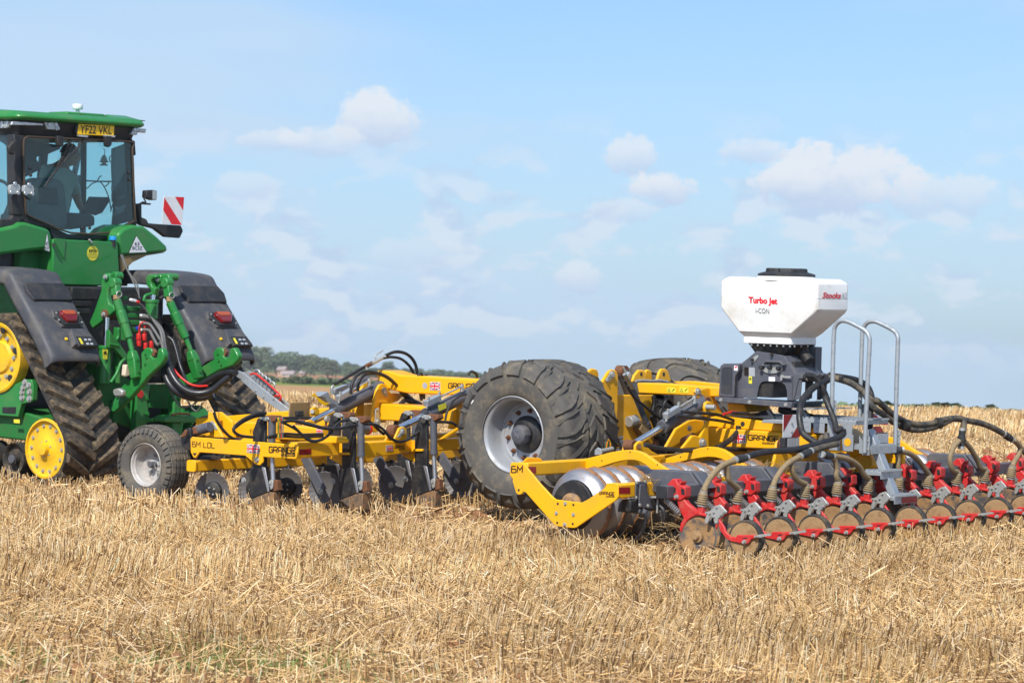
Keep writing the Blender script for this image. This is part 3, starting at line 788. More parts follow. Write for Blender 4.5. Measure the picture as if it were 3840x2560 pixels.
p = far_at(948, 900); plant('broadleaf_tree', p, TREES[0][0], TREES[0][1], (.9, .9, 1.12*((CAM.z+ray(948, 1292).z*900)-p.z)/8.2), 'tall dark tree at the left end of the wood, beside the black fender', 'tree', 'trees of the distant wood')
p = far_at(1460, 1000); plant('broadleaf_tree', p, TREES[2][0], TREES[2][1], (.7, .7, ((CAM.z+ray(1460, 1352).z*1000)-p.z)/8.0), 'tree standing above the wood behind the looped hydraulic hoses', 'tree', 'trees of the distant wood')
for i, (sx, d, k) in enumerate(((1035, 520, .9), (1062, 525, 1.0), (1110, 430, 1.3), (1140, 425, 1.5), (1165, 428, 1.6), (1195, 430, 1.4), (1225, 432, 1.5), (1260, 436, 1.2), (1290, 440, 1.5), (1010, 430, 1.3), (985, 430, 1.2), (1330, 445, 1.3), (1370, 450, 1.4), (1420, 455, 1.3), (1480, 460, 1.3), (1550, 470, 1.4), (1640, 480, 1.3))):
    plant('hedge_bush', far_at(sx, d), BUSH[i % 2], None, (k*.62, k*.62, k*.36), 'low rounded bush in the far hedge below the wood', 'bush', 'bushes of the far hedge', 'foliage')
# farmhouse before the wood
def house(sx, d, w, dp, hw, hr, wallmat, label, windows):
    p = far_at(sx, d); o = bpy.data.objects.new('farmhouse', None); COL.objects.link(o); o.location = p
    o.rotation_mode = 'QUATERNION'; o.rotation_quaternion = UPQ @ Quaternion((0, 0, 1), math.atan2(C_RIGHT.y, C_RIGHT.x)-.35)
    b = MB(); b.box(-w/2, w/2, -dp/2, dp/2, -1, hw); part('wall', b, wallmat, o)
    for s in (-1, 1):
        g = MB(); g.prism([(s*w/2, -dp/2, hw), (s*w/2, dp/2, hw), (s*w/2, 0, hw+hr)], (-s*.25, 0, 0)); part('gable', g, wallmat, o)
    r = MB()
    for s in (-1, 1): r.prism([(-w/2-.3, s*(dp/2+.35), hw-.1), (w/2+.3, s*(dp/2+.35), hw-.1), (w/2+.3, 0, hw+hr+.12), (-w/2-.3, 0, hw+hr+.12)], (0, 0, .18))
    rf = part('roof', r, ROOFM, o)
    c = MB(); c.box(w*.3-.2, w*.3+.2, -.2, .2, hw+hr*.6, hw+hr+.5); part('chimney', c, ROOFM, rf)
    for wx in windows:
        wm = MB(); wm.box(wx-.2, wx+.2, -dp/2-.06, -dp/2+.02, hw*.35, hw*.8); part('window', wm, blackpaint, o)
    return tag(o, label, 'house')
ROOFM = paint('roof_tiles', rgb((158, 146, 142)), .8); WALLW = paint('white_render', rgb((216, 210, 202)), .8); WALLB = paint('pale_brick', rgb((196, 168, 142)), .85)
house(1069, 940, 2.4, 2.2, 1.9, .7, WALLB, 'far brick farmhouse with a pale roof at the foot of the wood', (-.6, .6))
house(1092, 930, 3.6, 2.0, .7, .7, WALLW, 'low white outbuilding with a brown roof beside the farmhouse', (-1.0,))
house(1146, 970, 1.6, 1.6, 1.0, .5, WALLB, 'small brick house half hidden in the wood right of the farmhouse', (0,))
# hedge tops on the right skyline
for i in range(36):
    sx = 3140+i*17.5+rt.uniform(-6, 6); d = 92+rt.uniform(-2, 2); l = (sx-1920)/FPX*d; x, y = to_xy(d, l); x, y = float(x), float(y)
    ytop = np.interp(sx, [3130, 3170, 3250, 3400, 3550, 3700, 3800], [1525, 1510, 1511, 1516, 1522, 1531, 1543])
    zt = CAM.z+ray(sx, ytop).z*d; zb = float(field_z(np.array([x]), np.array([y]))[0])
    k = (zt-zb)/2.25
    plant('hedge_bush', (x, y, zb), BUSH[i % 2], None, (.8, .8, max(.2, k)), 'dark hedge bush on the right skyline behind the railings', 'bush', 'bushes of the skyline hedge', 'foliage')
# ================================================================ THE YELLOW CULTIVATOR
YN = Vector((0, -1, 0)); XN = Vector((1, 0, 0))
cul = root('trailed_cultivator', (-2.8, 0, 0), 'yellow trailed cultivator with big tyres, packer roller and red seeding discs behind the tractor', 'cultivator')
def bolt(c, nrm, r, parent, mat=None, h=None):
    c = Vector(c); nv = Vector(nrm).normalized(); mb = MB(); h = h or r*.8
    mb.cyl(c, c+nv*h*.35, r*1.35, r*1.35, 12); mb.cyl(c+nv*h*.35, c+nv*h*1.2, r, r*.94, 6)
    return part('bolt', mb, mat or zinc, parent, smooth=30)
def plate(name, pts, th, mat, parent, axis='Y', bevel=.006, label=None):
    mb = MB(); mb.prism(pts, (0, th, 0) if axis == 'Y' else (th, 0, 0) if axis == 'X' else (0, 0, th))
    return part(name, mb, mat, parent, bevel=bevel, label=label)
def hole(c, nrm, r, parent):
    c = Vector(c); nv = Vector(nrm).normalized(); mb = MB(); mb.cyl(c+nv*.0005, c+nv*.003, r, r, 12); return part('bolt_hole', mb, blackpaint, parent, smooth=30)
def beamY(name, x1, z1, y0, y1, dx, dz, mat, parent, bevel=.012):
    """lateral tube: x1 its rear face, z1 its top"""
    mb = MB(); mb.box(x1-dx, x1, y0, y1, z1-dz, z1); return part(name, mb, mat, parent, bevel=bevel)
def ram(name, p0, p1, rb, rr, split, parent, eye=True, extra=None):
    """hydraulic ram from the rod eye p0 to the barrel end p1; split = where the barrel begins"""
    p0 = Vector(p0); p1 = Vector(p1); d = (p1-p0); m_ = p0+d*split; u = d.normalized()
    mb = MB(); mb.cyl(m_, p1, rb, rb, 20); mb.cyl(m_-u*.012, m_+u*.05, rb*1.08, rb*1.08, 20)
    o = part(name, mb, greypaint, parent, bevel=.003)
    mb = MB(); mb.cyl(p0, m_, rr, rr, 16); part('chrome_rod', mb, chrome, o)
    if eye:
        mb = MB()
        for p in (p0, p1): mb.cyl(p-Vector((.045, 0, 0)), p+Vector((.045, 0, 0)), rb*.95, rb*.95, 14)
        part('ram_eye', MBsplit(mb, 0), rust, o); part('ram_eye', MBsplit(mb, 1), rust, o)
    return o
def MBsplit(mb, k):
    """k-th of the equal pieces collected in a builder"""
    n = len(mb.v)//2; o = MB(); f = len(mb.f)//2
    o.v = mb.v[k*n:(k+1)*n]; o.f = [tuple(i-k*n for i in q_) for q_ in mb.f[k*f:(k+1)*f]]; return o
def hose(name, pts, r, parent, mat=None, rib=0.0, n=8, label=None):
    mb = MB(); mb.tube(pts, r, n=n, rib=rib, rp=.017); return part(name, mb, mat or hoserub, parent, smooth=60 if not rib else 0 or 60, label=label)
def grange(v, a, b, c, parent, plane, off, mat=None):
    """name lettering: lower left, lower right, upper left, in the view"""
    P = [q(v, *p, **plane)+off for p in (a, b, c)]
    return letters('GRANGE', P[0], P[1], P[2], mat or inkbrown, parent, w=.27)
def machinery(v, a, b, c, parent, plane, off):
    P = [q(v, *p, **plane)+off for p in (a, b, c)]; d = P[1]+P[2]-P[0]
    o = quad_part('name_strip', [P[0], P[1], d, P[2]], inkbrown, parent, off.normalized(), .001)
    u = (P[1]-P[0]); w_ = (P[2]-P[0]); e = off.normalized()*.002
    letters('MACHINERY', P[0]+u*.05+w_*.22+e, P[0]+u*.95+w_*.22+e, P[0]+u*.05+w_*.8+e, yellow, o, w=.2)

# ---------------------------------------------------------------- roller wings
YP = -2.9
side_pts = [(100,285),(115,272),(240,278),(430,510),(560,650),(600,682),(880,716),(940,688),(1105,580),(1150,535),(1158,500),(1268,498),(1290,515),(1290,650),(1265,690),(825,993),(790,998),(612,980),(575,955),(262,600),(235,600),(228,622),(190,633),(160,612),(120,480),(125,455),(88,410)]
sp_ = plate('roller_side_plate', qs(9, side_pts, Y=YP), .02, yellow, cul, label='yellow V-shaped side plate lettered 6M')
for p in ((706,727),(608,833),(795,848),(698,957)): bolt(q(9, *p, Y=YP), YN, .012, sp_)
for p in ((623,728),(795,740),(617,937),(788,950),(192,578)): hole(q(9, *p, Y=YP), YN, .010, sp_)
off = YN*.002
letters('6M', q(9,112,384,Y=YP)+off, q(9,232,386,Y=YP)+off, q(9,114,316,Y=YP)+off, inkbrown, sp_, w=.23)
grange(9, (1080,626), (1248,637), (1082,593), sp_, dict(Y=YP), off)
machinery(9, (1155,655), (1248,657), (1155,640), sp_, dict(Y=YP), off)
fsp = copy_tree(sp_, cul); fsp.location.y += 5.78
for ch in list(fsp.children):
    if ch.name.startswith(('lettering', 'name_strip', 'bolt_hole')):
        for g_ in list(ch.children): bpy.data.objects.remove(g_)
        bpy.data.objects.remove(ch)
fsp['label'] = 'far side plate of the roller'
pf = q(9, 255, 290, Y=YP); FBX, FBZ = pf.x+.02, q(9, 255, 276, Y=YP).z
for nm, (y0, y1) in (('front_roller_beam', (-2.88, -.12)), ('front_roller_beam', (.12, 2.86))):
    fb = beamY(nm, FBX, FBZ, y0, y1, .11, .11, yellow, cul)
    if y0 < -1:
        quad_part('red_reflector', qs(9, [(283,322),(380,322),(380,392),(283,390)], X=FBX), redreflect, fb, XN)
        plate('top_tab', [Vector((FBX-.07, p.y, p.z)) for p in qs(9, [(300,275),(352,222),(488,226),(522,265)], X=FBX)], .015, yellow, fb, 'X')
pr = q(9, 1290, 510, Y=YP); RBX, RBZ = pr.x+.0, pr.z-.004
for y0, y1 in ((-2.88, -.12), (.12, 2.86)):
    rb = beamY('rear_roller_beam', RBX, RBZ, y0, y1, .11, .115, yellow, cul)
    if y0 < -1: quad_part('red_reflector', qs(9, [(1294,548),(1418,546),(1418,616),(1294,618)], X=RBX), redreflect, rb, XN)
arch = [(820,262),(910,238),(1020,210),(1100,190),(1200,163),(1300,145),(1370,137),(1430,137),(1500,148),(1560,172),(1640,225),(1740,300),(1835,356),(1650,356),(1590,300),(1530,265),(1470,250),(1400,248),(1320,258),(1230,280),(1100,325),(910,362),(820,375)]
A1 = plate('arched_arm', qs(9, arch, Y=-2.08), .05, yellow, cul)
arch2 = [(715,1108),(760,1096),(930,1045),(1010,1018),(1100,990),(1190,978),(1260,984),(1330,1005),(1400,1045),(1480,1110),(1565,1178),(1440,1178),(1380,1130),(1320,1098),(1260,1083),(1190,1078),(1110,1088),(980,1112),(760,1168),(715,1178)]
A2 = plate('arched_arm', qs(7, arch2, Y=-1.02), .05, yellow, cul)
for Y in (-2.08, -1.02):
    A = A1 if Y < -2 else A2
    for dy in ((4.1, ) if Y < -2 else (2.0,)):
        c = copy_tree(A, cul); c.location.y += dy
for v, p, y in ((9,(1110,254),-2.08),(9,(1420,160),-2.08),(9,(1722,297),-2.08),(7,(920,1078),-1.02),(7,(1188,997),-1.02)): hole(q(v, *p, Y=y), YN, .006, A1 if y < -2 else A2)
# packer rings
rc = q(9, 822, 742, Y=-2.8); RCX, RCZ = rc.x, rc.z
RR = .292
def ringprof(w=.2):
    P = [(.205, 0), (.225, .012), (.262, .03), (.284, .058), (RR, .088), (RR+.002, .1), (RR, .112), (.284, .142), (.262, .17), (.225, .188), (.205, .2)]
    return P
rm = MB(); rm.lathe(ringprof(), (0, 0, 0), (0, 1, 0), 40); ring_me = rm.mesh('packer_ring', ringsteel, 50)
sm = MB(); rgn = random.Random(3); n_ = 60
ringsv = []
for i in range(n_):
    t = 2*math.pi*i/n_; k = rgn.uniform(-.006, .008); w_ = rgn.uniform(.018, .04)
    sec = [(RR-.012, .1-w_), (RR+.004+k, .1-w_*.6), (RR+.009+k, .1), (RR+.004+k, .1+w_*.6), (RR-.012, .1+w_)]
    ringsv.append([Vector((math.cos(t)*r, h, math.sin(t)*r)) for r, h in sec])
ringsv.append(ringsv[0]); sm.loft(ringsv, closed=False); soil_me = sm.mesh('soil_band', soilmat, 80)
for y0, cnt in ((-2.82, 13), (.18, 13)):
    sh = MB(); sh.cyl((RCX, y0-.03, RCZ), (RCX, y0+cnt*.203+.03, RCZ), .2, .2, 24); part('roller_drum', sh, blackpaint, cul, bevel=.004)
    eh = MB(); eh.lathe([(.0, -.075), (.07, -.075), (.085, -.06), (.1, -.05), (.1, -.03)], (RCX, y0, RCZ), (0, 1, 0), 24); part('roller_hub', eh, muddisc, cul)
    for i in range(cnt):
        o = bpy.data.objects.new('packer_ring', ring_me); COL.objects.link(o); o.parent = cul
        o.location = Vector((RCX, y0+i*.203, RCZ))-Vector(cul['base']); o.rotation_euler = (0, rgn.uniform(0, 6), 0)
        if rgn.random() < .85:
            s_ = bpy.data.objects.new('soil_band', soil_me); COL.objects.link(s_); s_.parent = o
# straw and soil lumps riding on the beams
def heap(name, c, rx, ry, rz, n, parent):
    mb = MB(); rg = random.Random(int(c[0]*1000) % 997)
    for i in range(n):
        p = Vector(c)+Vector((rg.gauss(0, rx), rg.gauss(0, ry), abs(rg.gauss(0, rz)))); u = Vector((rg.gauss(0, 1), rg.gauss(0, 1), rg.gauss(0, .4))).normalized()
        mb.bar(p-u*.03, p+u*rg.uniform(.02, .06), .004, .004)
    o = part(name, mb, plywood, parent, smooth=0); o['kind'] = 'stuff'; return o
heap('clinging_straw', (RBX-.05, -2.3, RBZ+.005), .05, .13, .02, 150, cul)
heap('clinging_straw', (RBX-.05, -1.62, RBZ+.005), .05, .2, .03, 150, cul)
heap('clinging_straw', (RBX-.03, -.62, RBZ+.02), .06, .13, .04, 130, cul)
# mounts between rear beam and seeding bar
BARX, BARZ = -.262, .495          # centre of the seeding bar
MY = (-2.42, -1.36, -.32, .95, 2.0)
def bar_arm(Y, first=[None]):
    pts = qs(9, [(1640,385),(1682,356),(2080,374),(2205,545),(2215,610),(1640,600)], Y=-2.42)
    if first[0] is None:
        o = plate('bar_arm', pts, .13, greypaint, cul, bevel=.008); first[0] = o
        a = MB(); a.prism(qs(9, [(2085,372),(2135,385),(2265,560),(2215,545)], Y=-2.43), (0, .16, 0)); part('arm_rib', a, greypaint, o, bevel=.004)
        return o
    c = copy_tree(first[0], cul); c.location.y += Y+2.42; return c
for Y in MY: bar_arm(Y)
for Y in (-2.62, -1.55, .75, 1.85):
    dY = Y+2.62
    a = MB(); a.prism([p+Vector((0, dY, 0)) for p in qs(9, [(1472,482),(1598,486),(1592,650),(1560,690),(1468,690)], X=RBX+.004)], (.012, 0, 0)); o = part('clamp_plate', a, greypaint, cul, bevel=.004)
    a = MB(); a.prism([p+Vector((0, dY, 0)) for p in qs(9, [(1522,515),(1578,515),(1655,770),(1640,785),(1508,765),(1512,640)], X=RBX+.05)], (.012, 0, 0)); part('hanger_plate', a, greypaint, o, bevel=.004)
    for p in ((1525,742),(1615,752),(1495,495),(1580,490),(1488,662)): bolt(q(9, *p, X=RBX+(.062 if p[1] > 700 else .016))+Vector((0, dY, 0)), XN, .012, o)
    a = MB(); a.cyl(q(9, 1724, 455, X=RBX+.02)+Vector((0, dY, 0)), q(9, 1716, 830, X=RBX+.02)+Vector((0, dY, 0)), .010, .010, 10); part('clamp_stud', a, zinc, o)
    a = MB(); a.cbox(q(9, 1715, 655, X=RBX+.02)+Vector((0, dY, 0)), .06, .11, .016); part('clamp_strap', a, zinc, o, bevel=.003)
for y0, y1 in ((-2.75, -.15), (.15, 2.75)):
    beamY('tine_bar', RBX+.02, .40, y0, y1, .10, .10, blackpaint, cul)
    beamY('tine_bar', RBX-.28, .36, y0, y1, .08, .08, blackpaint, cul)
    nn = 10
    for i in range(nn):
        yy = y0+.13+(y1-y0-.26)*i/(nn-1); mb = MB()
        mb.tube([(RBX-.02, yy, .36), (RBX+.07, yy, .30), (RBX+.06, yy, .16), (RBX-.05, yy, .03)], .014, 6); part('spring_tine', mb, blackpaint, cul)
mb = MB(); p = q(9, 1380, 795, Y=-2.62); mb.cyl(p, q(9, 1605, 825, Y=-2.62), .021, .021, 14); part('stub_pipe', mb, greypaint, cul, bevel=.003)
mb = MB(); mb.prism(qs(9, [(1290,700),(1400,705),(1450,790),(1390,830),(1280,815)], Y=-2.66), (0, .1, 0)); part('tine_bar_end', mb, greypaint, cul, bevel=.006)

# ---------------------------------------------------------------- seeding bar and coulters
for y0, y1 in ((-2.89, -.06), (.06, 2.9)):
    mb = MB(); mb.box(BARX-.05, BARX+.05, y0, y1, BARZ-.05, BARZ+.05); sb = part('seeding_bar', mb, greypaint, cul, bevel=.008)
    mb = MB(); mb.box(BARX-.051, BARX+.051, y0-.012, y0-.0005, BARZ-.051, BARZ+.051); part('end_cap', mb, blackplastic, sb, bevel=.006)
CY0 = -2.75; CS = .5
def L10(pts, y): return [p-Vector((0, CY0, 0)) for p in qs(10, pts, Y=y)]
def P10(x, y, Y): return q(10, x, y, Y=Y)-Vector((0, CY0, 0))
def helix(p0, p1, r, turns, wire, n=7):
    p0 = Vector(p0); p1 = Vector(p1); d = p1-p0; u = d.normalized(); a = u.orthogonal().normalized(); b = u.cross(a)
    pts = []; k = int(turns*10)
    for i in range(k+1):
        t = 2*math.pi*turns*i/k; pts.append(p0+d*(i/k)+(a*math.cos(t)+b*math.sin(t))*r)
    mb = MB(); mb.tube(pts, wire, n=5, sub=1); return mb
CM = {}
mb = MB(); mb.prism(L10([(300,690),(388,680),(420,730),(545,838),(645,850),(645,892),(560,873),(515,878),(480,893),(445,916),(412,948),(375,1010),(352,1078),(330,1040),(345,960),(380,905),(352,850),(318,770)], CY0-.03), (0, .055, 0)); CM['arm'] = mb.mesh('coulter', red)
mb = MB(); mb.prism(L10([(186,516),(250,446),(292,450),(305,492),(318,512),(352,470),(352,498),(325,530),(290,562),(235,545)], CY0-.042), (0, .084, 0)); CM['clamp_top'] = mb.mesh('clamp_top', red)
mb = MB(); mb.prism(L10([(286,556),(322,508),(402,546),(402,655),(352,695),(290,696),(206,690),(190,652),(286,615)], CY0-.042), (0, .084, 0)); CM['clamp'] = mb.mesh('clamp', red)
mb = MB(); mb.prism(L10([(352,555),(392,572),(392,640),(355,625)], CY0-.0435), (0, .003, 0)); CM['clamp_slot'] = mb.mesh('clamp_slot', blackpaint)
mb = MB(); mb.cyl(P10(592,868,CY0), P10(597,765,CY0), .040, .036, 4); CM['hose_socket'] = mb.mesh('hose_socket', red)
arm_in = [(430,760),(470,785),(560,850),(520,862),(430,800)]
mb = MB(); mb.prism(L10(arm_in, CY0-.034), (0, .004, 0)); CM['arm_web'] = mb.mesh('arm_web', red)
zb_ = [(640,832),(690,816),(735,766),(800,745),(866,822),(860,842),(826,852),(815,882),(782,906),(776,962),(752,974),(732,942),(722,892),(692,892),(660,962),(626,966),(632,902),(646,872)]
mb = MB(); mb.prism(L10(zb_, CY0-.062), (0, .012, 0)); mb2 = mb; CM['depth_bracket'] = mb.mesh('depth_bracket', zinc)
mb = MB(); mb.prism(L10([(x+18, y+6) for x, y in zb_], CY0+.03), (0, .01, 0)); CM['depth_bracket_back'] = mb.mesh('depth_bracket_back', zinc)
BOLTS = [(648,842),(688,848),(735,888),(768,778),(855,830),(818,864),(760,955),(735,835)]
mb = MB(); mb.cyl((0, 0, 0), (0, -.008, 0), .010, .010, 8); mb.cyl((0, -.008, 0), (0, -.014, 0), .007, .006, 6); CM['bolt'] = mb.mesh('bolt', zinc)
mb = MB(); mb.cyl((0, 0, 0), (0, -.01, 0), .018, .018, 12); mb.cyl((0, -.01, 0), (0, -.028, 0), .013, .012, 6); CM['pivot_bolt'] = mb.mesh('pivot_bolt', zinc)
press = [(788,912),(850,1000),(872,1062),(935,1117),(985,1127),(1002,1098),(1200,1098),(1238,1108),(1238,1132),(1168,1143),(1142,1186),(1108,1210),(1052,1197),(925,1173),(868,1135),(805,1050),(783,985)]
mb = MB(); mb.prism(L10(press, CY0-.085), (0, .022, 0)); CM['press_arm'] = mb.mesh('press_arm', red)
mb = MB(); mb.prism(L10([(1055,1140),(1090,1128),(1132,1128),(1100,1142)], CY0-.0865), (0, .003, 0)); CM['arm_recess'] = mb.mesh('arm_recess', blackpaint)
mb = MB(); mb.prism(L10([(1205,1112),(1262,1092),(1352,1082),(1395,1086),(1392,1108),(1350,1108),(1262,1130),(1205,1128)], CY0-.09), (0, .010, 0)); CM['scraper'] = mb.mesh('scraper', zinc)
dh = P10(548, 1115, CY0)
def discmesh(sign, mat, nm):
    mb = MB(); r = .163
    mb.lathe([(.0, .018), (.05, .016), (.09, .010), (.13, .004), (r-.012, .0), (r, .003), (r-.012, .006), (.13, .010), (.0, .024)], (0, 0, 0), (0, 1, 0), 44)
    mt_ = Matrix.Rotation(R_(7*sign), 4, 'Z'); return mb.moved(mt_).mesh(nm, mat, 50)
CM['disc'] = discmesh(.8, muddisc, 'seeding_disc'); CM['disc2'] = discmesh(-1, discsteel, 'seeding_disc')
mb = MB(); mb.lathe([(.0, -.03), (.022, -.03), (.026, -.022), (.03, -.008), (.048, -.004), (.05, .015)], (0, 0, 0), (0, 1, 0), 20); CM['disc_hub'] = mb.mesh('disc_hub', mudwheel, 40)
ph = P10(1134, 1140, CY0); PR = .150
mb = MB(); mb.lathe([(.0, -.032), (.05, -.034), (PR-.035, -.036), (PR-.02, -.034), (PR-.018, -.03), (PR-.018, .03), (PR-.02, .034), (.0, .034)], (0, 0, 0), (0, 1, 0), 36); CM['press_wheel'] = mb.mesh('press_wheel', mudwheel, 40)
mb = MB(); mb.lathe([(PR-.02, -.034), (PR-.008, -.036), (PR, -.024), (PR, .024), (PR-.008, .036), (PR-.02, .034)], (0, 0, 0), (0, 1, 0), 40); CM['press_tyre'] = mb.mesh('press_tyre', dirtyrubber, 50)
s0, s1 = P10(172, 690, CY0-.075), P10(330, 838, CY0-.075)
CM['spring'] = helix(s0, s1, .0215, 8.5, .0056).mesh('spring', springsteel, 60)
mb = MB(); mb.tube([P10(145,650,CY0-.075), P10(155,672,CY0-.075), s0+Vector((.004,0,0))], .004, 5, 3); CM['spring_hook_a'] = mb.mesh('spring_hook', springsteel)
mb = MB(); mb.tube([s1, P10(325,850,CY0-.075), P10(348,872,CY0-.07)], .004, 5, 3); CM['spring_hook_b'] = mb.mesh('spring_hook', springsteel)
b0, b1 = P10(592, 768, CY0), P10(617, 580, CY0)
def bootmesh():
    d = (b1-b0); L_ = d.length; prof = [(.036, 0), (.037, L_*.12)]
    n = 5
    for i in range(n):
        t = .14+.66*i/n; w_ = .66/n; prof += [(.036, L_*t), (.047-.002*i, L_*(t+w_*.35)), (.047-.002*i, L_*(t+w_*.55)), (.036, L_*(t+w_*.92))]
    prof += [(.031, L_*.84), (.029, L_*.98), (.0, L_)]
    mb = MB(); mb.lathe(prof, b0, d, 18); return mb.mesh('hose_boot', bootmat, 50)
CM['boot'] = bootmesh()
mb = MB(); mb.cyl(b0+(b1-b0)*.03, b0+(b1-b0)*.10, .0385, .0385, 18); mb2 = MB(); mb2.cyl(b0+(b1-b0)*.88, b0+(b1-b0)*.96, .031, .031, 16); CM['clip0'] = mb.mesh('hose_clip', zinc); CM['clip1'] = mb2.mesh('hose_clip', zinc)
def child(name, me, parent, loc=(0, 0, 0), bevel=0, rot=None):
    o = bpy.data.objects.new(name, me); COL.objects.link(o); o.parent = parent; o.location = loc
    if rot: o.rotation_euler = rot
    if bevel:
        b = o.modifiers.new('bevel', 'BEVEL'); b.width = bevel; b.segments = 2; b.limit_method = 'ANGLE'; b.angle_limit = R_(35)
    return o
# wings droop or lift a little along their length
def lift(i): return float(np.interp(i, [0, 3, 6, 8, 9, 10, 11], [0, -.002, .004, .012, .018, .03, .04]))
for i in range(12):
    o = child('coulter', CM['arm'], cul, Vector((0, CY0+CS*i, lift(i)))-Vector(cul['base']), .008)
    for nm in ('clamp_top', 'clamp'): child(nm, CM[nm], o, bevel=.006)
    child('clamp_slot', CM['clamp_slot'], o)
    child('hose_socket', CM['hose_socket'], o, bevel=.005); child('arm_web', CM['arm_web'], o)
    child('pivot_bolt', CM['pivot_bolt'], o, P10(305, 655, CY0-.042))
    child('depth_bracket', CM['depth_bracket'], o, bevel=.003); child('depth_bracket', CM['depth_bracket_back'], o, bevel=.003)
    for b_ in BOLTS: child('bolt', CM['bolt'], o, P10(*b_, CY0-.062))
    child('press_arm', CM['press_arm'], o, bevel=.006); child('scraper', CM['scraper'], o); child('arm_recess', CM['arm_recess'], o)
    child('pivot_bolt', CM['pivot_bolt'], o, P10(1092, 1180, CY0-.085))
    for b_ in ((1218,1118),(1245,1114)): child('bolt', CM['bolt'], o, P10(*b_, CY0-.09))
    child('seeding_disc', CM['disc'], o, dh+Vector((0, -.012, 0)), rot=(0, rgn.uniform(0, 6), 0) if False else None)
    child('seeding_disc', CM['disc2'], o, dh+Vector((.012, .03, 0)))
    child('disc_hub', CM['disc_hub'], o, dh+Vector((0, -.012, 0)))
    w_ = child('press_wheel', CM['press_wheel'], o, ph+Vector((rgn.uniform(-.005, .005), -.03, rgn.uniform(-.006, .006))), rot=(0, rgn.uniform(0, 6.28), R_(3)))
    child('press_tyre', CM['press_tyre'], o, w_.location.copy(), rot=tuple(w_.rotation_euler))
    child('spring', CM['spring'], o); child('spring_hook', CM['spring_hook_a'], o); child('spring_hook', CM['spring_hook_b'], o)
    bt = child('hose_boot', CM['boot'], o); child('hose_clip', CM['clip0'], o); child('hose_clip', CM['clip1'], o)
# seed hoses: boot to coupler to distributor
HX = float(b1.x)
def H(v, pts, X0=None, X1=None):
    n = max(2, len(pts)); X0 = HX if X0 is None else X0; X1 = X0 if X1 is None else X1
    return [q(v, x, y, X=X0+(X1-X0)*i/(n-1)) for i, (x, y) in enumerate(pts)]
def boot_top(i): return Vector((b1.x, b1.y+CY0+CS*i, b1.z+lift(i)))
def shose(pts, mat=None, r=.0225, rib=.0028): return hose('seed_hose', pts, r, cul, mat or hosedust, rib=rib, n=10)
def coupler(p, d, r=.034, L_=.07):
    p = Vector(p); d = Vector(d).normalized(); mb = MB(); mb.cyl(p-d*L_, p+d*L_, r*.82, r*.82, 14); mb.cyl(p-d*L_*.4, p+d*L_*.4, r, r, 10)
    o = part('hose_coupler', mb, blackplastic, cul, bevel=.002)
    for s in (-1, 1):
        mb = MB(); mb.cyl(p+d*s*L_*1.0, p+d*s*L_*1.35, r*.84, r*.84, 14); part('hose_clip', mb, zinc, o)
# outer pair
t = H(10, [(655,500),(720,400),(810,312),(900,262),(985,243)]); shose([boot_top(0)-Vector((0,0,.01))]+t, bootmat); c0 = H(10, [(1045,215)])[0]
coupler(c0, t[-1]-t[-2], .036)
t2 = H(10, [(1105,192),(1200,165),(1320,138),(1450,125),(1600,118),(1720,102),(1900,55),(2060,10),(2150,-20),(2235,-70),(2230,-130)], HX, HX-.1)
shose(t2, hoserub, .025)
ct = H(11, [(148,382),(150,300),(128,200),(80,80),(40,-20)], HX-.1, HX-.35) + H(8, [(1235,1330),(1180,1200),(1110,1110),(1030,1095)], HX-.4, HX-.55)
shose(t2[-1:]+ct[1:], hoserub, .025)
t = H(10, [(880,300),(890,380),(915,470)]); shose(t+[boot_top(1)-Vector((0,0,.01))], bootmat)
# second pair
t = H(10, [(1440,480),(1490,390),(1560,300),(1650,232),(1740,188)]); shose([boot_top(2)-Vector((0,0,.01))]+t, bootmat)
coupler(H(10, [(1795,158)])[0], t[-1]-t[-2], .036)
t2 = H(10, [(1850,130),(1950,95),(2060,65),(2165,40)], HX, HX-.06); shose(t2+H(11, [(120,432),(60,400),(50,330)], HX-.08, HX-.15), hosedust, .025)
t = H(10, [(1635,290),(1650,370),(1700,460)]); shose(t+[boot_top(3)-Vector((0,0,.01))], bootmat)
# third pair
j = H(11, [(60,540)])[0]; coupler(j, H(11, [(100,548)])[0]-j, .034)
shose([H(11, [(85,540)])[0]]+H(11, [(125,570),(148,660),(148,740)])+[boot_top(4)-Vector((0,0,.01))], bootmat)
shose([H(11, [(95,545)])[0]]+H(11, [(170,555),(280,585),(370,650),(410,720)])+[boot_top(5)-Vector((0,0,.01))], bootmat)
shose(H(11, [(40,535),(-10,500),(-20,440),(10,360)], HX, HX-.2), hosedust)
shose(H(8, [(1240,1135),(1130,1190),(1060,1250),(1000,1330),(975,1440),(985,1560),(1020,1640)], HX-.5, HX-.25)+H(11, [(-20,440)], HX-.1), hoserub, .027)
# fourth pair
shose(H(11, [(735,500),(752,560),(750,640)])+[boot_top(6)-Vector((0,0,.01))], bootmat)
shose(H(11, [(770,500),(860,520),(945,580),(1005,660)])+[boot_top(7)-Vector((0,0,.01))], bootmat)
coupler(H(11, [(735,492)])[0], (1, 1, .2), .034, .05)
shose(H(11, [(720,495),(640,470),(560,440),(500,390),(475,300),(478,180),(480,60),(470,-10)], HX, HX-.3)+H(8, [(1640,1300),(1600,1200),(1500,1140),(1350,1110),(1240,1098)], HX-.35, HX-.55), hoserub, .026)
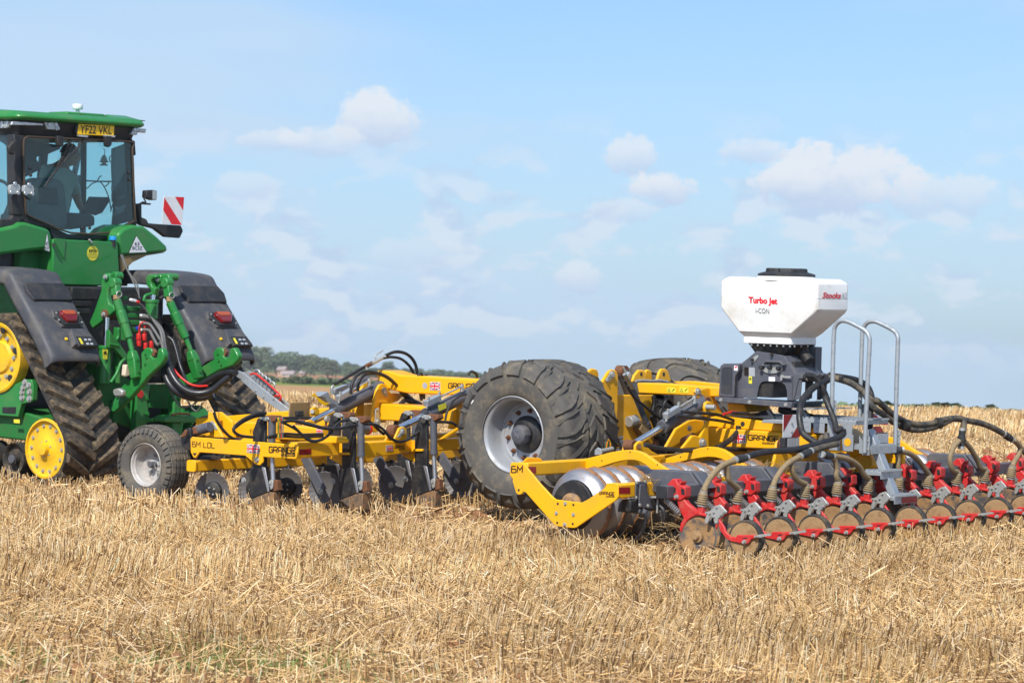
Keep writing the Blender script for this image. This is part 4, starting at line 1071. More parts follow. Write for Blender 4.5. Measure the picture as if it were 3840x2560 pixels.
# fifth pair
shose(H(11, [(1350,398),(1290,470),(1262,580),(1285,680)])+[boot_top(8)-Vector((0,0,.01))], bootmat)
shose(H(11, [(1395,398),(1460,470),(1525,580),(1562,660)])+[boot_top(9)-Vector((0,0,.01))], bootmat)
coupler(H(11, [(1376,375)])[0], (0, .05, 1), .036)
shose(H(11, [(1380,335),(1395,270),(1392,205),(1360,178),(1290,180),(1200,225),(1100,265),(980,290),(860,282),(740,235),(620,150),(500,60)], HX, HX-.2)+H(8, [(1560,1250),(1450,1170),(1330,1130),(1240,1110)], HX-.3, HX-.55), hosedust, .026)
# last pair
shose([boot_top(10)-Vector((0,0,.01))]+H(11, [(1895,600),(1940,520),(1945,450),(1890,395)]), bootmat)
coupler(H(11, [(1825,355)])[0], H(11, [(1870,385)])[0]-H(11, [(1800,335)])[0], .036)
shose(H(11, [(1890,390),(1950,460),(2010,540),(2060,640)])+[boot_top(11)-Vector((0,0,.01))], bootmat)
shose(H(11, [(1780,325),(1680,270),(1560,225),(1430,200),(1300,180),(1180,195),(1080,230),(960,240),(840,218),(740,165),(620,70),(540,0)], HX, HX-.2)+H(8, [(1650,1330),(1560,1230),(1420,1150),(1240,1090)], HX-.25, HX-.55), hosedust, .026)
for p in ((830,245),(1150,225)):
    c = q(11, *p, X=HX-.08); mb = MB(); mb.cyl(c-Vector((.01,.02,0)), c+Vector((.01,.02,0)), .05, .05, 12); part('cable_tie', mb, blackpaint, cul)
# ---------------------------------------------------------------- big transport wheels
def surf(prof):
    """profile (r, y) -> function giving point for angle and arc position s in 0..1, raised by h"""
    P = [Vector((r, y)) for r, y in prof]; L_ = [0]
    for a, b in zip(P, P[1:]): L_.append(L_[-1]+(b-a).length)
    T = L_[-1]
    def f(th, s, h=0.0):
        x = min(max(s, 0), 1)*T; i = 0
        while i < len(P)-2 and L_[i+1] < x: i += 1
        k = (x-L_[i])/max(1e-9, L_[i+1]-L_[i]); p = P[i].lerp(P[i+1], k)
        def tang(j):
            a = P[max(j-1, 0)]; b = P[min(j+1, len(P)-1)]; return (b-a).normalized()
        t = tang(i).lerp(tang(i+1), k); n = Vector((t.y, -t.x)); n.normalize(); p = p+n*h
        return Vector((math.cos(th)*p.x, p.y, math.sin(th)*p.x))
    return f
def block(mb, f, poly, h, sub=3):
    """raised tread block on a surface"""
    pts = []
    for i in range(len(poly)):
        a, b = poly[i], poly[(i+1) % len(poly)]
        for k in range(sub): pts.append((a[0]+(b[0]-a[0])*k/sub, a[1]+(b[1]-a[1])*k/sub))
    n = len(pts); cx = sum(p[0] for p in pts)/n; cy_ = sum(p[1] for p in pts)/n
    base = [f(t, s, -.004) for t, s in pts]; top = [f(cx+(t-cx)*.93, cy_+(s-cy_)*.94, h) for t, s in pts]
    c = f(cx, cy_, h)
    mb.add(base+top, [(i, (i+1) % n, n+(i+1) % n, n+i) for i in range(n)]+[tuple(n+i for i in range(n))])
TW = .77
half = [(.334, .035), (.350, .012), (.40, -.006), (.47, -.016), (.535, -.012), (.588, .0), (.622, .022), (.638, .06), (.643, .13), (.645, .26), (.646, TW/2)]
tprof = half+[(r, TW-y) for r, y in half[-2::-1]]
def tyre_mesh():
    mb = MB(); f = surf(tprof); n = 96; rings = []
    for i in range(n): rings.append([f(2*math.pi*i/n, k/44) for k in range(45)])
    rings.append(rings[0]); mb.loft(rings, closed=False)
    N = 18; pt = 2*math.pi/N
    lug = [(.0,.150), (.03,.21), (.16,.275), (.42,.345), (.80,.41), (1.34,.41), (1.12,.35), (.94,.28), (.82,.21), (.78,.150)]
    mid = [(.98,.430), (1.46,.430), (1.86,.494), (1.36,.494)]
    sml = [(1.20,.345), (1.52,.375), (1.60,.41), (1.42,.41)]
    for i in range(N):
        for poly in (lug, mid, sml):
            block(mb, f, [((t+i)*pt, s) for t, s in poly], .021, 3)
            block(mb, f, [((t+i+.5)*pt, 1-s) for t, s in poly], .021, 3)
    return mb.mesh('tyre', rubber, 40)
def big_wheel(Yn, sgn, label):
    """Yn outer side of the tyre, sgn -1 near side"""
    c = q(6, 600, 826, Y=-1.42); c = Vector((c.x, Yn, c.z-.008))
    rotm = None if sgn < 0 else (0, 0, math.pi)
    mb = MB(); mb.lathe([(.338, .012), (.346, .018), (.342, .03), (.318, .04), (.305, .06), (.302, .12), (.295, .2), (.288, .235), (.275, .245)], (0, 0, 0), (0, 1, 0), 48)
    o = child('wheel', mb.mesh('wheel', rimsilver, 50), cul, c-Vector(cul['base']), rot=rotm); o['label'] = label
    child('tyre', TYRE, o, rot=(0, .35, 0))
    mb = MB(); mb.lathe([(.29, .245), (.285, .225), (.262, .225), (.255, .235), (.14, .235), (.135, .26)], (0, 0, 0), (0, 1, 0), 48); child('wheel_disc', mb.mesh('wheel_disc', rimsilver, 50), o)
    mb = MB(); mb.lathe([(.168, .25), (.165, .222), (.15, .21), (.12, .20), (.095, .19), (.09, .165)], (0, 0, 0), (0, 1, 0), 32); child('hub', mb.mesh('hub', blackpaint, 50), o)
    mb = MB(); mb.lathe([(.0, .085), (.055, .085), (.078, .095), (.088, .12), (.09, .18)], (0, 0, 0), (0, 1, 0), 10); cap = child('hub_cap', mb.mesh('hub_cap', greypaint, 25), o)
    mb = MB()
    for a, b in (((-.04, .035), (.03, .035)), ((.03, .035), (.018, -.035)), ((-.04, .035), (.018, -.035))): mb.bar((a[0], .083, a[1]), (b[0], .083, b[1]), .004, .004, (0, 1, 0))
    child('cap_emblem', mb.mesh('cap_emblem', inkgrey), o)
    t_ = words('ADR', (-.035, .0835, -.012), (.022, .0835, -.012), (-.035, .0835, .014), inkgrey, o); t_.location = (0, 0, 0)
    bm_ = MB(); bm_.cyl((0, 0, 0), (0, -.012, 0), .022, .022, 14); bm_.cyl((0, -.012, 0), (0, -.03, 0), .016, .015, 6); bm_.cyl((0, -.03, 0), (0, -.044, 0), .010, .009, 8); bme = bm_.mesh('wheel_nut', rust, 30)
    for k in range(10):
        t = 2*math.pi*(k+.3)/10; child('wheel_nut', bme, o, (math.cos(t)*.212, .235, math.sin(t)*.212))
    mb = MB(); mb.cyl((0, .27, 0), (0, TW, 0), .29, .29, 24); child('inner_barrel', mb.mesh('inner_barrel', blackpaint), o)
    return o
TYRE = tyre_mesh()
BW = big_wheel(-1.42, -1, 'near transport wheel with silver dished rim')
big_wheel(1.47, 1, 'far transport wheel')
wc = q(6, 603, 822, Y=-1.42)
quad_part('wheel_sticker', [p+Vector((0, -.012, 0)) for p in qs(6, [(217,535),(232,540),(255,508),(240,502)], Y=-1.42)], white, cul, YN, .002)
mb = MB(); mb.box(wc.x-.08, wc.x+.08, -.7, .7, wc.z-.08, wc.z+.08); part('axle', mb, yellow, cul, bevel=.01)

# ---------------------------------------------------------------- spine and front frame
SY = -.13
spine = plate('top_spine_beam', qs(5, [(770,290),(820,268),(900,282),(1010,318),(1730,358),(1900,368),(1900,530),(1600,512),(1180,494),(1085,492),(930,462),(830,420)], Y=SY), .26, yellow, cul, bevel=.012)
off = YN*.002
grange(5, (1472,440), (1722,449), (1474,396), spine, dict(Y=SY), off)
P = [q(5, *p, Y=SY)+off for p in ((1297,461),(1395,464),(1297,383))]; flag(P[0], P[1], P[2], YN, spine)
mb = MB(); mb.cyl(q(5,1248,418,Y=SY)+off*.5, q(5,1248,418,Y=SY)+off*1.5, .03, .03, 16); part('round_sticker', mb, labelgrey, spine)
low = plate('lower_spine_beam', qs(5, [(818,588),(1300,622),(1760,655),(1760,800),(1300,765),(818,748)], Y=-.26), .34, yellow, cul, bevel=.012)
XA = q(5, 820, 590, Y=-.26).x
towA = [(822,408),(850,400),(880,410),(905,452),(925,490),(1060,494),(1000,560),(935,590),(822,594),(815,840),(782,862),(738,848),(722,820),(762,600),(792,462)]
tA = plate('tower_plate', qs(5, towA, X=XA), -.03, yellow, cul, 'X')
c = copy_tree(tA, cul); c.location.x -= .2
PA = q(5, 860, 470, X=XA); bolt(PA, XN, .028, tA); mb = MB(); mb.prism(qs(5, [(840,455),(872,450),(892,510),(882,528),(862,520)], X=XA+.003), (.008, 0, 0)); part('pin_tab', mb, zinc, tA, bevel=.003)
mb = MB(); mb.prism(qs(5, [(770,640),(808,632),(815,770),(780,782),(768,750)], X=XA+.003), (.012, 0, 0)); o = part('latch_bar', mb, zinc, tA, bevel=.004); bolt(q(5, 798, 645, X=XA+.015), XN, .014, o); bolt(q(5, 792, 765, X=XA+.015), XN, .03, o)
# wing frames of the loosener
X1 = q(5, 45, 960, Y=-2.57).x; X2 = q(5, 1120, 1000, Y=-1.0).x
def xprism(name, v, pts, X, th, parent=None, mat=None, bevel=.01):
    return plate(name, qs(v, pts, X=X), th, mat or yellow, parent or cul, 'X', bevel)
b1_ = xprism('wing_beam', 5, [(46,960),(440,945),(440,1082),(46,1103)], X1, -.13)
quad_part('red_reflector', qs(5, [(56,1023),(168,1015),(168,1070),(56,1076)], X=X1), redreflect, b1_, XN)
b2_ = xprism('wing_beam', 5, [(575,962),(1135,930),(1135,1052),(575,1122)], X2, -.13)
P = [q(5, *p, X=X2)+XN*.002 for p in ((877,1041),(940,1037),(877,985))]; flag(P[0], P[1], P[2], XN, b2_)
grange(5, (960,1012), (1058,1007), (960,990), b2_, dict(X=X2), XN*.002)
quad_part('name_strip', [p+XN*.001 for p in qs(5, [(1000,1025),(1058,1022),(1058,1014),(1000,1017)], X=X2)], inkbrown, b2_, XN, .001)
xprism('wing_beam', 5, [(1255,937),(1640,915),(1640,1020),(1255,1046)], X2-.02, -.13)
mb = MB(); y_ = q(5, 1640, 915, X=X2).y; z_ = q(5, 1300, 935, X=X2).z; mb.box(X2-.15, X2-.025, y_+.02, 2.6, z_-.12, z_); part('far_wing_beam', mb, yellow, cul, bevel=.01)
mb = MB(); mb.box(X1-.82, X1-.70, -2.45, 2.5, z_-.12, z_); part('front_wing_beam', mb, yellow, cul, bevel=.01)
mb = MB(); mb.box(X1-.72, X2-.1, -1.32, -1.2, z_-.12, z_-.004); part('fore_aft_beam', mb, yellow, cul, bevel=.01)
mb = MB(); mb.box(X1-.72, X2-.1, 1.2, 1.32, z_-.12, z_-.004); part('fore_aft_beam', mb, yellow, cul, bevel=.01)
# lettered side plate
S = plate('lettered_side_plate', qs(4, [(742,872),(758,853),(1740,928),(1762,948),(1760,1048),(1742,1066),(1430,1042),(1432,1092),(1400,1125),(1362,1116),(1262,1032),(830,1000),(795,1052),(772,1052),(745,998)], Y=-2.6), .02, yellow, cul, label='yellow side plate lettered 6M LDL')
letters('6M LDL', q(4,762,945,Y=-2.6)+off, q(4,978,960,Y=-2.6)+off, q(4,763,898,Y=-2.6)+off, inkbrown, S, w=.19)
P = [q(4, *p, Y=-2.6)+off for p in ((1283,1003),(1400,1012),(1284,921))]; flag(P[0], P[1], P[2], YN, S)
grange(4, (1492,1000), (1740,1010), (1492,947), S, dict(Y=-2.6), off)
machinery(4, (1604,1034), (1738,1040), (1604,1012), S, dict(Y=-2.6), off)
bolt(q(4, 1378, 1070, Y=-2.6), YN, .02, S); mb = MB(); mb.prism(qs(4, [(763,1006),(806,1006),(784,1036)], Y=-2.6015), (0, .003, 0)); part('lug_opening', mb, blackpaint, S, smooth=0)
mb = MB(); mb.box(q(4,1745,950,Y=-2.58).x-.1, q(4,1745,950,Y=-2.58).x-.01, -2.58, -2.2, q(4,1745,1060,Y=-2.58).z, q(4,1745,945,Y=-2.58).z); part('wing_beam_end', mb, yellow, cul, bevel=.01)
# clamp plates of the rear legs
pl2 = plate('leg_clamp_plate', qs(5, [(430,958),(522,947),(556,968),(556,1125),(526,1190),(490,1198),(338,1106),(338,1086),(430,1084)], Y=-1.86), .03, yellow, cul)
for p in ((502,1003),(497,1142)): bolt(q(5, *p, Y=-1.86), YN, .026, pl2)
plate('gusset', qs(5, [(390,1052),(525,1052),(525,1075),(400,1075)], Y=-1.92), .07, yellow, pl2)
pl3 = plate('leg_clamp_plate', qs(5, [(1118,938),(1215,925),(1250,945),(1250,1112),(1215,1166),(1176,1160),(1028,1082),(1028,1064),(1118,1060)], Y=-1.0), .03, yellow, cul)
for p in ((1202,976),(1197,1110)): bolt(q(5, *p, Y=-1.0), YN, .026, pl3)
plate('gusset', qs(5, [(1096,1018),(1222,1018),(1222,1042),(1100,1045)], Y=-1.06), .07, yellow, pl3)
# legs with their rams
def leg(v, ox, oy, Y, parts=True):
    """all points measured on the middle leg in view 5 and shifted"""
    s = VIEW[v][2]/VIEW[5][2]
    def T(pts, y): return qs(v, [((x-640)/s+ox, (y_-760)/s+oy) for x, y_ in pts], Y=y)
    def one(x, y_, y): return T([(x, y_)], y)[0]
    mb = MB(); mb.prism(T([(505,740),(560,720),(575,760),(575,1200),(600,1390),(560,1400),(460,1200),(460,860)], Y-.02), (0, .035, 0)); o = part('loosener_leg', mb, blackpaint, cul, bevel=.004)
    mb = MB(); mb.prism(T([(430,1215),(545,1195),(600,1400),(612,1432),(440,1500),(425,1400)], Y-.05), (0, .1, 0)); part('leg_shield', mb, blackpaint, o, bevel=.006)
    mb = MB(); mb.prism(T([(545,1195),(575,1205),(615,1425),(600,1440)], Y-.055), (0, .012, 0)); part('shield_edge', mb, steel, o, bevel=.003)
    mb = MB(); mb.prism(T([(440,1502),(612,1436),(658,1440),(655,1600),(560,1600)], Y-.045), (0, .09, 0)); part('share_point', mb, earthshare, o, bevel=.006)
    bolt(one(378, 1325, Y-.05), YN, .02, o)
    mb = MB(); mb.cyl(one(640, 735, Y-.01), one(642, 1078, Y-.01), .033, .033, 18); mb.cyl(one(642, 1060, Y-.01), one(642, 1090, Y-.01), .037, .037, 18); part('leg_ram', mb, greypaint, o, bevel=.002)
    mb = MB(); mb.cyl(one(642, 1080, Y-.01), one(655, 1340, Y-.01), .021, .021, 14); part('ram_rod', mb, steel, o)
    mb = MB(); mb.prism(T([(540,722),(600,708),(680,712),(688,750),(650,775),(600,770)], Y-.04), (0, .08, 0)); part('ram_clevis', mb, rust, o, bevel=.008)
    mb = MB(); mb.prism(T([(524,725),(545,712),(600,722),(615,745),(595,770),(530,752)], Y-.052), (0, .01, 0)); c_ = part('link_plate', mb, zinc, o, bevel=.004); bolt(one(592, 742, Y-.052), YN, .015, c_)
    mb = MB(); mb.cyl(one(543, 770, Y-.06), one(543, 770, Y+.02), .026, .026, 16); part('pivot_pin', mb, blackpaint, o, bevel=.003)
    mb = MB(); mb.prism(T([(640,1320),(690,1325),(700,1420),(650,1430)], Y-.03), (0, .06, 0)); part('ram_fork', mb, rust, o, bevel=.006)
    mb = MB(); mb.prism(T([(610,1332),(630,1318),(655,1330),(650,1400),(630,1415),(612,1370)], Y-.045), (0, .01, 0)); c_ = part('fork_plate', mb, zinc, o, bevel=.004); bolt(one(626, 1352, Y-.045), YN, .012, c_)
    return o
leg(4, 1515, 700, -2.52); leg(5, 640, 760, -1.88); L3 = leg(5, 1330, 740, -1.02)
for dy, dx in ((1.0, -.05), (2.0, -.05), (-.52, -.62), (.48, -.62), (1.5, -.62), (3.0, -.05)):
    c = copy_tree(L3, cul); c.location.y += dy; c.location.x += dx
# notched discs on their beam
db = q(4, 748, 1128, Y=-2.62)
mb = MB(); mb.box(db.x-.05, db.x+.05, -2.6, 2.6, db.z-.05, db.z+.05); dbo = part('disc_beam', mb, yellow, cul, bevel=.01)
plate('beam_cap', qs(4, [(706,1082),(716,1072),(780,1075),(792,1088),(790,1175),(778,1188),(714,1182),(704,1170)], Y=-2.625), .02, yellow, dbo)
def notched(r=.178, n=22):
    mb = MB(); prof_n = 6; N_ = n*6; rings = []
    for i in range(N_):
        t = 2*math.pi*i/N_; k = (i % 6)/6; rr = r*(1-.05*math.sin(math.pi*k)**2) if True else r
        rings.append([Vector((math.cos(t)*x, y, math.sin(t)*x)) for x, y in ((.0, .04), (.08, .036), (.12, .024), (rr-.004, 0), (rr, .004), (.12, .03), (.0, .046))])
    rings.append(rings[0]); mb.loft(rings, closed=False); return mb.mesh('notched_disc', discsteel, 50)
ND = notched()
dc = q(4, 950, 1356, Y=-2.44)
mb = MB(); mb.lathe([(.0, -.01), (.07, -.008), (.085, .0), (.088, .03)], (0, 0, 0), (0, 1, 0), 28); NH = mb.mesh('disc_hub', blackpaint, 40)
for i in range(11):
    Y = -2.44+.5*i; c = Vector((dc.x+(.06 if i % 2 else 0), Y, dc.z-.01))
    o = child('notched_disc', ND, cul, c-Vector(cul['base']), rot=(0, i*.7, R_(16)))
    h = child('disc_hub', NH, o, (0, -.004, 0))
    for a in (.6, 2.2, 3.9, 5.3): child('bolt', CM['bolt'], h, (math.cos(a)*.035, -.009, math.sin(a)*.035))
    mb = MB(); mb.prism([Vector((db.x-.03, Y+.06, db.z-.03)), Vector((db.x+.07, Y+.06, db.z-.03)), c+Vector((.05, .06, -.03)), c+Vector((-.03, .06, -.05))], (0, .03, 0)); a = part('disc_arm', mb, blackpaint, cul, bevel=.006)
    mb = MB(); mb.box(db.x-.075, db.x+.075, Y-.01, Y+.16, db.z-.062, db.z-.052); mb.v = mb.v; part('arm_clamp', mb, blackpaint, a, bevel=.003)
    mb = MB(); mb.prism([Vector((db.x-.08, Y, db.z+.055)), Vector((db.x+.08, Y, db.z+.055)), Vector((db.x+.05, Y+.02, db.z+.085)), Vector((db.x-.05, Y+.02, db.z+.085))], (0, .13, 0)); part('rubber_block', mb, blackpaint, a, bevel=.005)
    for s in (-1, 1): bolt((db.x+s*.06, Y+.03, db.z-.062), (0, 0, -1), .010, a)
# grey disc arms that show between the legs
for (x0, y0, x1, y1, Y) in ((110,1090,275,1420,-1.95), (790,1090,940,1360,-.95), (1390,1080,1560,1320,-.1)):
    a0 = q(5, x0, y0, Y=Y); a1 = q(5, x1, y1, Y=Y); mb = MB(); mb.bar(a0, a1, .10, .03, (0, 1, 0)); o = part('rear_disc_arm', mb, greypaint, cul, bevel=.005)
    bolt(a1+Vector((0, -.02, 0)), YN, .022, o)
    child('notched_disc', ND, cul, a1+Vector((-.05, .1, 0))-Vector(cul['base']), rot=(0, .4, R_(14)))
# front gauge wheel
gc = q(4, 300, 1122, Y=-2.55); GW = .26
gh = [(.196, .03), (.21, .01), (.25, -.004), (.30, -.004), (.335, .012), (.352, .035), (.358, .07), (.360, GW/2)]; gp = gh+[(r, GW-y) for r, y in gh[-2::-1]]
def small_tyre():
    mb = MB(); f = surf(gp); n = 72; rings = [[f(2*math.pi*i/n, k/30) for k in range(31)] for i in range(n)]; rings.append(rings[0]); mb.loft(rings, closed=False)
    N = 36; pt = 2*math.pi/N
    for i in range(N):
        for s0, s1, zz in ((.20, .285, 0), (.715, .80, .5)): block(mb, f, [((i+zz)*pt, s0), ((i+zz+.62)*pt, s0), ((i+zz+.72)*pt, s1), ((i+zz+.12)*pt, s1)], .014, 2)
        for k in range(5):
            s0 = .305+k*.082; block(mb, f, [((i)*pt, s0), ((i+.5)*pt, s0+.016), ((i+1)*pt, s0), ((i+1)*pt, s0+.056), ((i+.5)*pt, s0+.072), ((i)*pt, s0+.056)], .014, 1)
    return mb.mesh('tyre', rubber, 40)
mb = MB(); mb.lathe([(.200, .012), (.206, .018), (.200, .028), (.182, .034), (.176, .055), (.168, .06), (.165, .12), (.15, .15), (.06, .15), (.0, .15)], (0, 0, 0), (0, 1, 0), 44)
gw = child('gauge_wheel', mb.mesh('gauge_wheel', rimcream, 50), cul, gc-Vector(cul['base'])); gw['label'] = 'small black-tyred gauge wheel with pale rim'
child('tyre', small_tyre(), gw)
mb = MB(); mb.lathe([(.0, .075), (.025, .075), (.03, .085), (.03, .15)], (0, 0, 0), (0, 1, 0), 18); child('hub', mb.mesh('hub', greypaint), gw)
for k in range(5):
    t = 2*math.pi*k/5+.3; child('wheel_nut', CM['pivot_bolt'], gw, (math.cos(t)*.085, .148, math.sin(t)*.085))
mb = MB(); mb.tube([(.055+.025*math.cos(t), .115, .0+.032*math.sin(t)) for t in np.linspace(0, 6.28, 14)], .004, 5, 1); child('linch_pin_ring', mb.mesh('linch_pin_ring', zinc), gw)
plate('wheel_arm', qs(4, [(648,872),(690,780),(735,765),(748,800),(742,985),(690,975),(655,925)], Y=-2.5), .05, blackpaint, cul)
mb = MB(); mb.prism(qs(4, [(645,850),(690,785),(712,795),(700,840),(660,862)], Y=-2.56), (0, .02, 0)); part('link_plate', mb, rust, cul, bevel=.005)
gr = MB(); gr.cyl(q(4, 800, 795, Y=-2.42), q(4, 930, 758, Y=-2.42), .048, .048, 18); part('wheel_ram', gr, greypaint, cul, bevel=.004)
gr = MB(); gr.prism(qs(4, [(735,770),(800,755),(810,825),(745,838)], Y=-2.47), (0, .1, 0)); part('ram_clevis', gr, rust, cul, bevel=.01)
mb = MB(); mb.bar(gc+Vector((0, .2, 0)), gc+Vector((.28, .2, .22)), .06, .08, (0, 1, 0)); part('wheel_bracket', mb, blackpaint, cul, bevel=.006)
fa = plate('ram_bracket', qs(4, [(882,858),(912,640),(908,618),(1000,618),(1010,860)], Y=-2.3), .03, yellow, cul)
plate('ram_bracket', qs(4, [(900,858),(910,620),(1030,618),(1140,710),(1160,866)], Y=-2.2), .03, yellow, cul)
plate('lug', qs(4, [(925,858),(930,720),(945,708),(975,715),(1050,850),(1055,862)], Y=-2.36), .03, yellow, cul)
bolt(q(4, 952, 735, Y=-2.36), YN, .022, fa); mb = MB(); mb.prism(qs(4, [(938,720),(965,715),(998,778),(985,795),(965,775)], Y=-2.365), (0, .006, 0)); part('pin_tab', mb, zinc, fa, bevel=.003)
fb_ = plate('front_fore_beam', qs(4, [(1085,708),(1400,718),(1960,770),(1960,892),(1085,862)], Y=-2.05), .14, yellow, cul, bevel=.012)
letters('6M', q(4,1312,818,Y=-2.05)+off, q(4,1400,823,Y=-2.05)+off, q(4,1313,782,Y=-2.05)+off, inkbrown, fb_, w=.14)
P = [q(4, *p, Y=-2.05)+off for p in ((1942,832),(2000,836),(1942,765))]; flag(P[0], P[1], P[2], YN, fb_)
plate('beam_collar', qs(4, [(1215,885),(1240,866),(1400,872),(1430,905),(1430,930),(1215,915)], Y=-2.4), .12, yellow, cul)
plate('beam_collar', qs(5, [(230,910),(250,892),(420,905),(445,940),(440,965),(230,960)], Y=-2.12), .12, yellow, cul)

# ---------------------------------------------------------------- folding rams
XR1 = XA-.11
rA = ram('fold_ram', q(5, 90, 800, X=XR1), q(5, 850, 425, X=XR1), .066, .034, .40, cul)
lA = xprism('ram_lug', 5, [(62,880),(70,800),(110,745),(160,740),(188,765),(188,890)], XR1+.06, .03); bolt(q(5, 120, 790, X=XR1+.09), XN, .024, lA)
xprism('ram_lug', 5, [(62,880),(70,800),(110,745),(160,740),(188,765),(188,890)], XR1-.09, .03)
XR2 = X2+.0
rB = ram('fold_ram', q(5, 950, 850, X=XR2), q(5, 1720, 470, X=XR2), .062, .034, .40, cul)
lB = xprism('ram_lug', 5, [(850,945),(920,800),(940,796),(960,800),(955,940)], XR2-.08, .025)
lB = xprism('ram_lug', 5, [(930,945),(985,820),(1010,805),(1040,810),(1058,835),(1058,930)], XR2+.05, .025); bolt(q(5, 1030, 855, X=XR2+.08), XN, .024, lB)
mb = MB(); mb.prism(qs(5, [(980,905),(1015,860),(1040,838),(1050,855),(1005,915)], X=XR2+.085), (.008, 0, 0)); part('pin_tab', mb, zinc, lB, bevel=.003)
quad_part('warning_label', [p+Vector((.0, -.0, 0)) for p in qs(5, [(1370,605),(1445,580),(1452,630),(1382,660)], X=XR2+.064)], labelyel, rB, XN, .002)
xprism('ram_tower', 5, [(1480,830),(1520,660),(1560,640),(1620,420),(1760,400),(1760,830)], XR2-.06, -.03)
xprism('brace', 5, [(1370,925),(1560,800),(1570,830),(1420,930)], XR2-.01, .03)
def valve(v, c, d, L_, w_, h_, X, parent):
    p = q(v, *c, X=X); e = q(v, *d, X=X); u = (e-p).normalized(); mb = MB(); mb.bar(p, p+u*L_, w_, h_); o = part('valve_block', mb, galv, parent, bevel=.004)
    for k in (.08, .92): 
        mb = MB(); a = p+u*(L_*k); mb.cyl(a+Vector((0, 0, -.05)), a+Vector((.02, 0, .06)), .012, .012, 8); part('hose_fitting', mb, zinc, o)
    mb = MB(); mb.cyl(p+u*L_, e, .009, .009, 8); part('steel_pipe', mb, zinc, o)
    mb = MB(); mb.cyl(e-Vector((0, 0, .05)), e+Vector((0, 0, .02)), .018, .018, 8); part('pipe_union', mb, zinc, o)
    return o
valve(5, (420,540), (720,370), .21, .06, .055, XR1+.05, rA)
valve(5, (1255,590), (1600,425), .20, .06, .055, XR2+.04, rB)
mb = MB(); mb.bar(q(5, 370, 480, X=XR1-.2), q(5, 500, 430, X=XR1-.2), .06, .05); part('valve_block', mb, galv, cul, bevel=.004)
rC = MB(); rC.cyl(q(5, 420, 500, X=XR1-.32), q(5, 690, 360, X=XR1-.32), .05, .05, 16); part('far_fold_ram', rC, greypaint, cul)
# stop bracket with worn yellow tape
mb = MB(); mb.tube([q(5,165,510,X=XR1-.1), q(5,250,545,X=XR1-.1), q(5,300,560,X=XR1-.1)], .01, 4, 1)
sb_ = xprism('stop_bracket', 5, [(158,512),(240,470),(262,520),(320,560),(375,570),(300,612),(235,575),(215,530)], XR1-.16, .12, mat=galv, bevel=.004)
xprism('yellow_tape', 5, [(162,512),(205,490),(232,530),(300,575),(345,585),(298,610),(238,572),(215,530)], XR1-.03, .004, sb_, plateyel, 0)
mb = MB(); mb.cyl(q(5, 178, 663, X=XR1-.08), q(5, 178, 663, X=XR1-.05), .02, .02, 10); lg = xprism('lug', 5, [(148,700),(150,640),(175,618),(205,618),(228,645),(228,700)], XR1-.09, .03); part('pin', mb, zinc, lg)
mb = MB(); mb.prism(qs(5, [(-140,712),(400,705),(400,740),(-140,738)], X=XR1-.14), (.06, 0, 0)); part('cross_bar', mb, blackpaint, cul, bevel=.006)
bd = xprism('board', 4, [(1682,530),(1870,526),(1868,660),(1672,664)], XR1-.16, .015, mat=plywood, bevel=.002)
mb = MB(); mb.cbox(q(4, 1778, 632, X=XR1-.13), .03, .09, .05); part('lamp_socket', mb, blackplastic, bd, bevel=.006)
gaug = q(5, 310, 735, X=XR1+.1); mb = MB(); mb.cyl(gaug, gaug+Vector((.03, 0, 0)), .032, .032, 18); o = part('pressure_gauge', mb, zinc, cul, bevel=.003); mb = MB(); mb.cyl(gaug-Vector((0,0,.03)), gaug-Vector((0,0,.1)), .012, .012, 8); part('gauge_stem', mb, rust, o)
mb = MB(); mb.cyl(q(5, 560, 815, X=X2-.3), q(5, 700, 830, X=X2-.3), .05, .05, 16); o = part('ram_barrel', mb, greypaint, cul); mb = MB(); mb.cyl(q(5, 696, 829, X=X2-.3), q(5, 712, 831, X=X2-.3), .054, .054, 16); part('red_ring', mb, redplastic, o)
# hose stand at the drawbar
st = plate('hose_stand', qs(4, [(1160,262),(1195,225),(1232,238),(1690,600),(1690,660),(1640,642),(1400,478)], Y=-.1), .012, galv, cul, bevel=.003)
plate('stand_flange', qs(4, [(1270,240),(1300,222),(1700,560),(1690,600),(1232,238)], Y=.02), .01, galv, st, bevel=.002)
for p in ((1362,413),(1437,472),(1532,490)): bolt(q(4, *p, Y=-.1), YN, .012, st)
cm = plate('hose_comb', qs(4, [(1330,300),(1345,290),(1545,395),(1530,450),(1500,450),(1325,310)], Y=-.02), .008, galv, st, bevel=.002)
for (x, y) in ((1375,250),(1407,280),(1440,305),(1478,332),(1515,362)):
    c = q(4, x, y, Y=-.02); mb = MB(); mb.tube([c+Vector((.04*math.cos(t), 0, .035*math.sin(t))) for t in np.linspace(0, 2*math.pi, 15)], .008, 6, 1); part('comb_loop', mb, galv, cm)
    mb = MB(); mb.bar(c-Vector((.0, 0, .035)), c-Vector((.02, 0, .12)), .006, .03, (0, 1, 0)); part('comb_tooth', mb, galv, cm)
hose('red_cable', qs(4, [(1310,262),(1360,255),(1420,300),(1480,350),(1550,415),(1600,465),(1595,505),(1560,515),(1535,490),(1555,462),(1590,470)], Y=-.05), .010, cul, redplastic)
# drawbar, mostly hidden
mb = MB(); mb.bar(q(5, 820, 680, Y=-.1), q(4, 860, 760, Y=0), .2, .18); part('drawbar', mb, yellow, cul, bevel=.01)

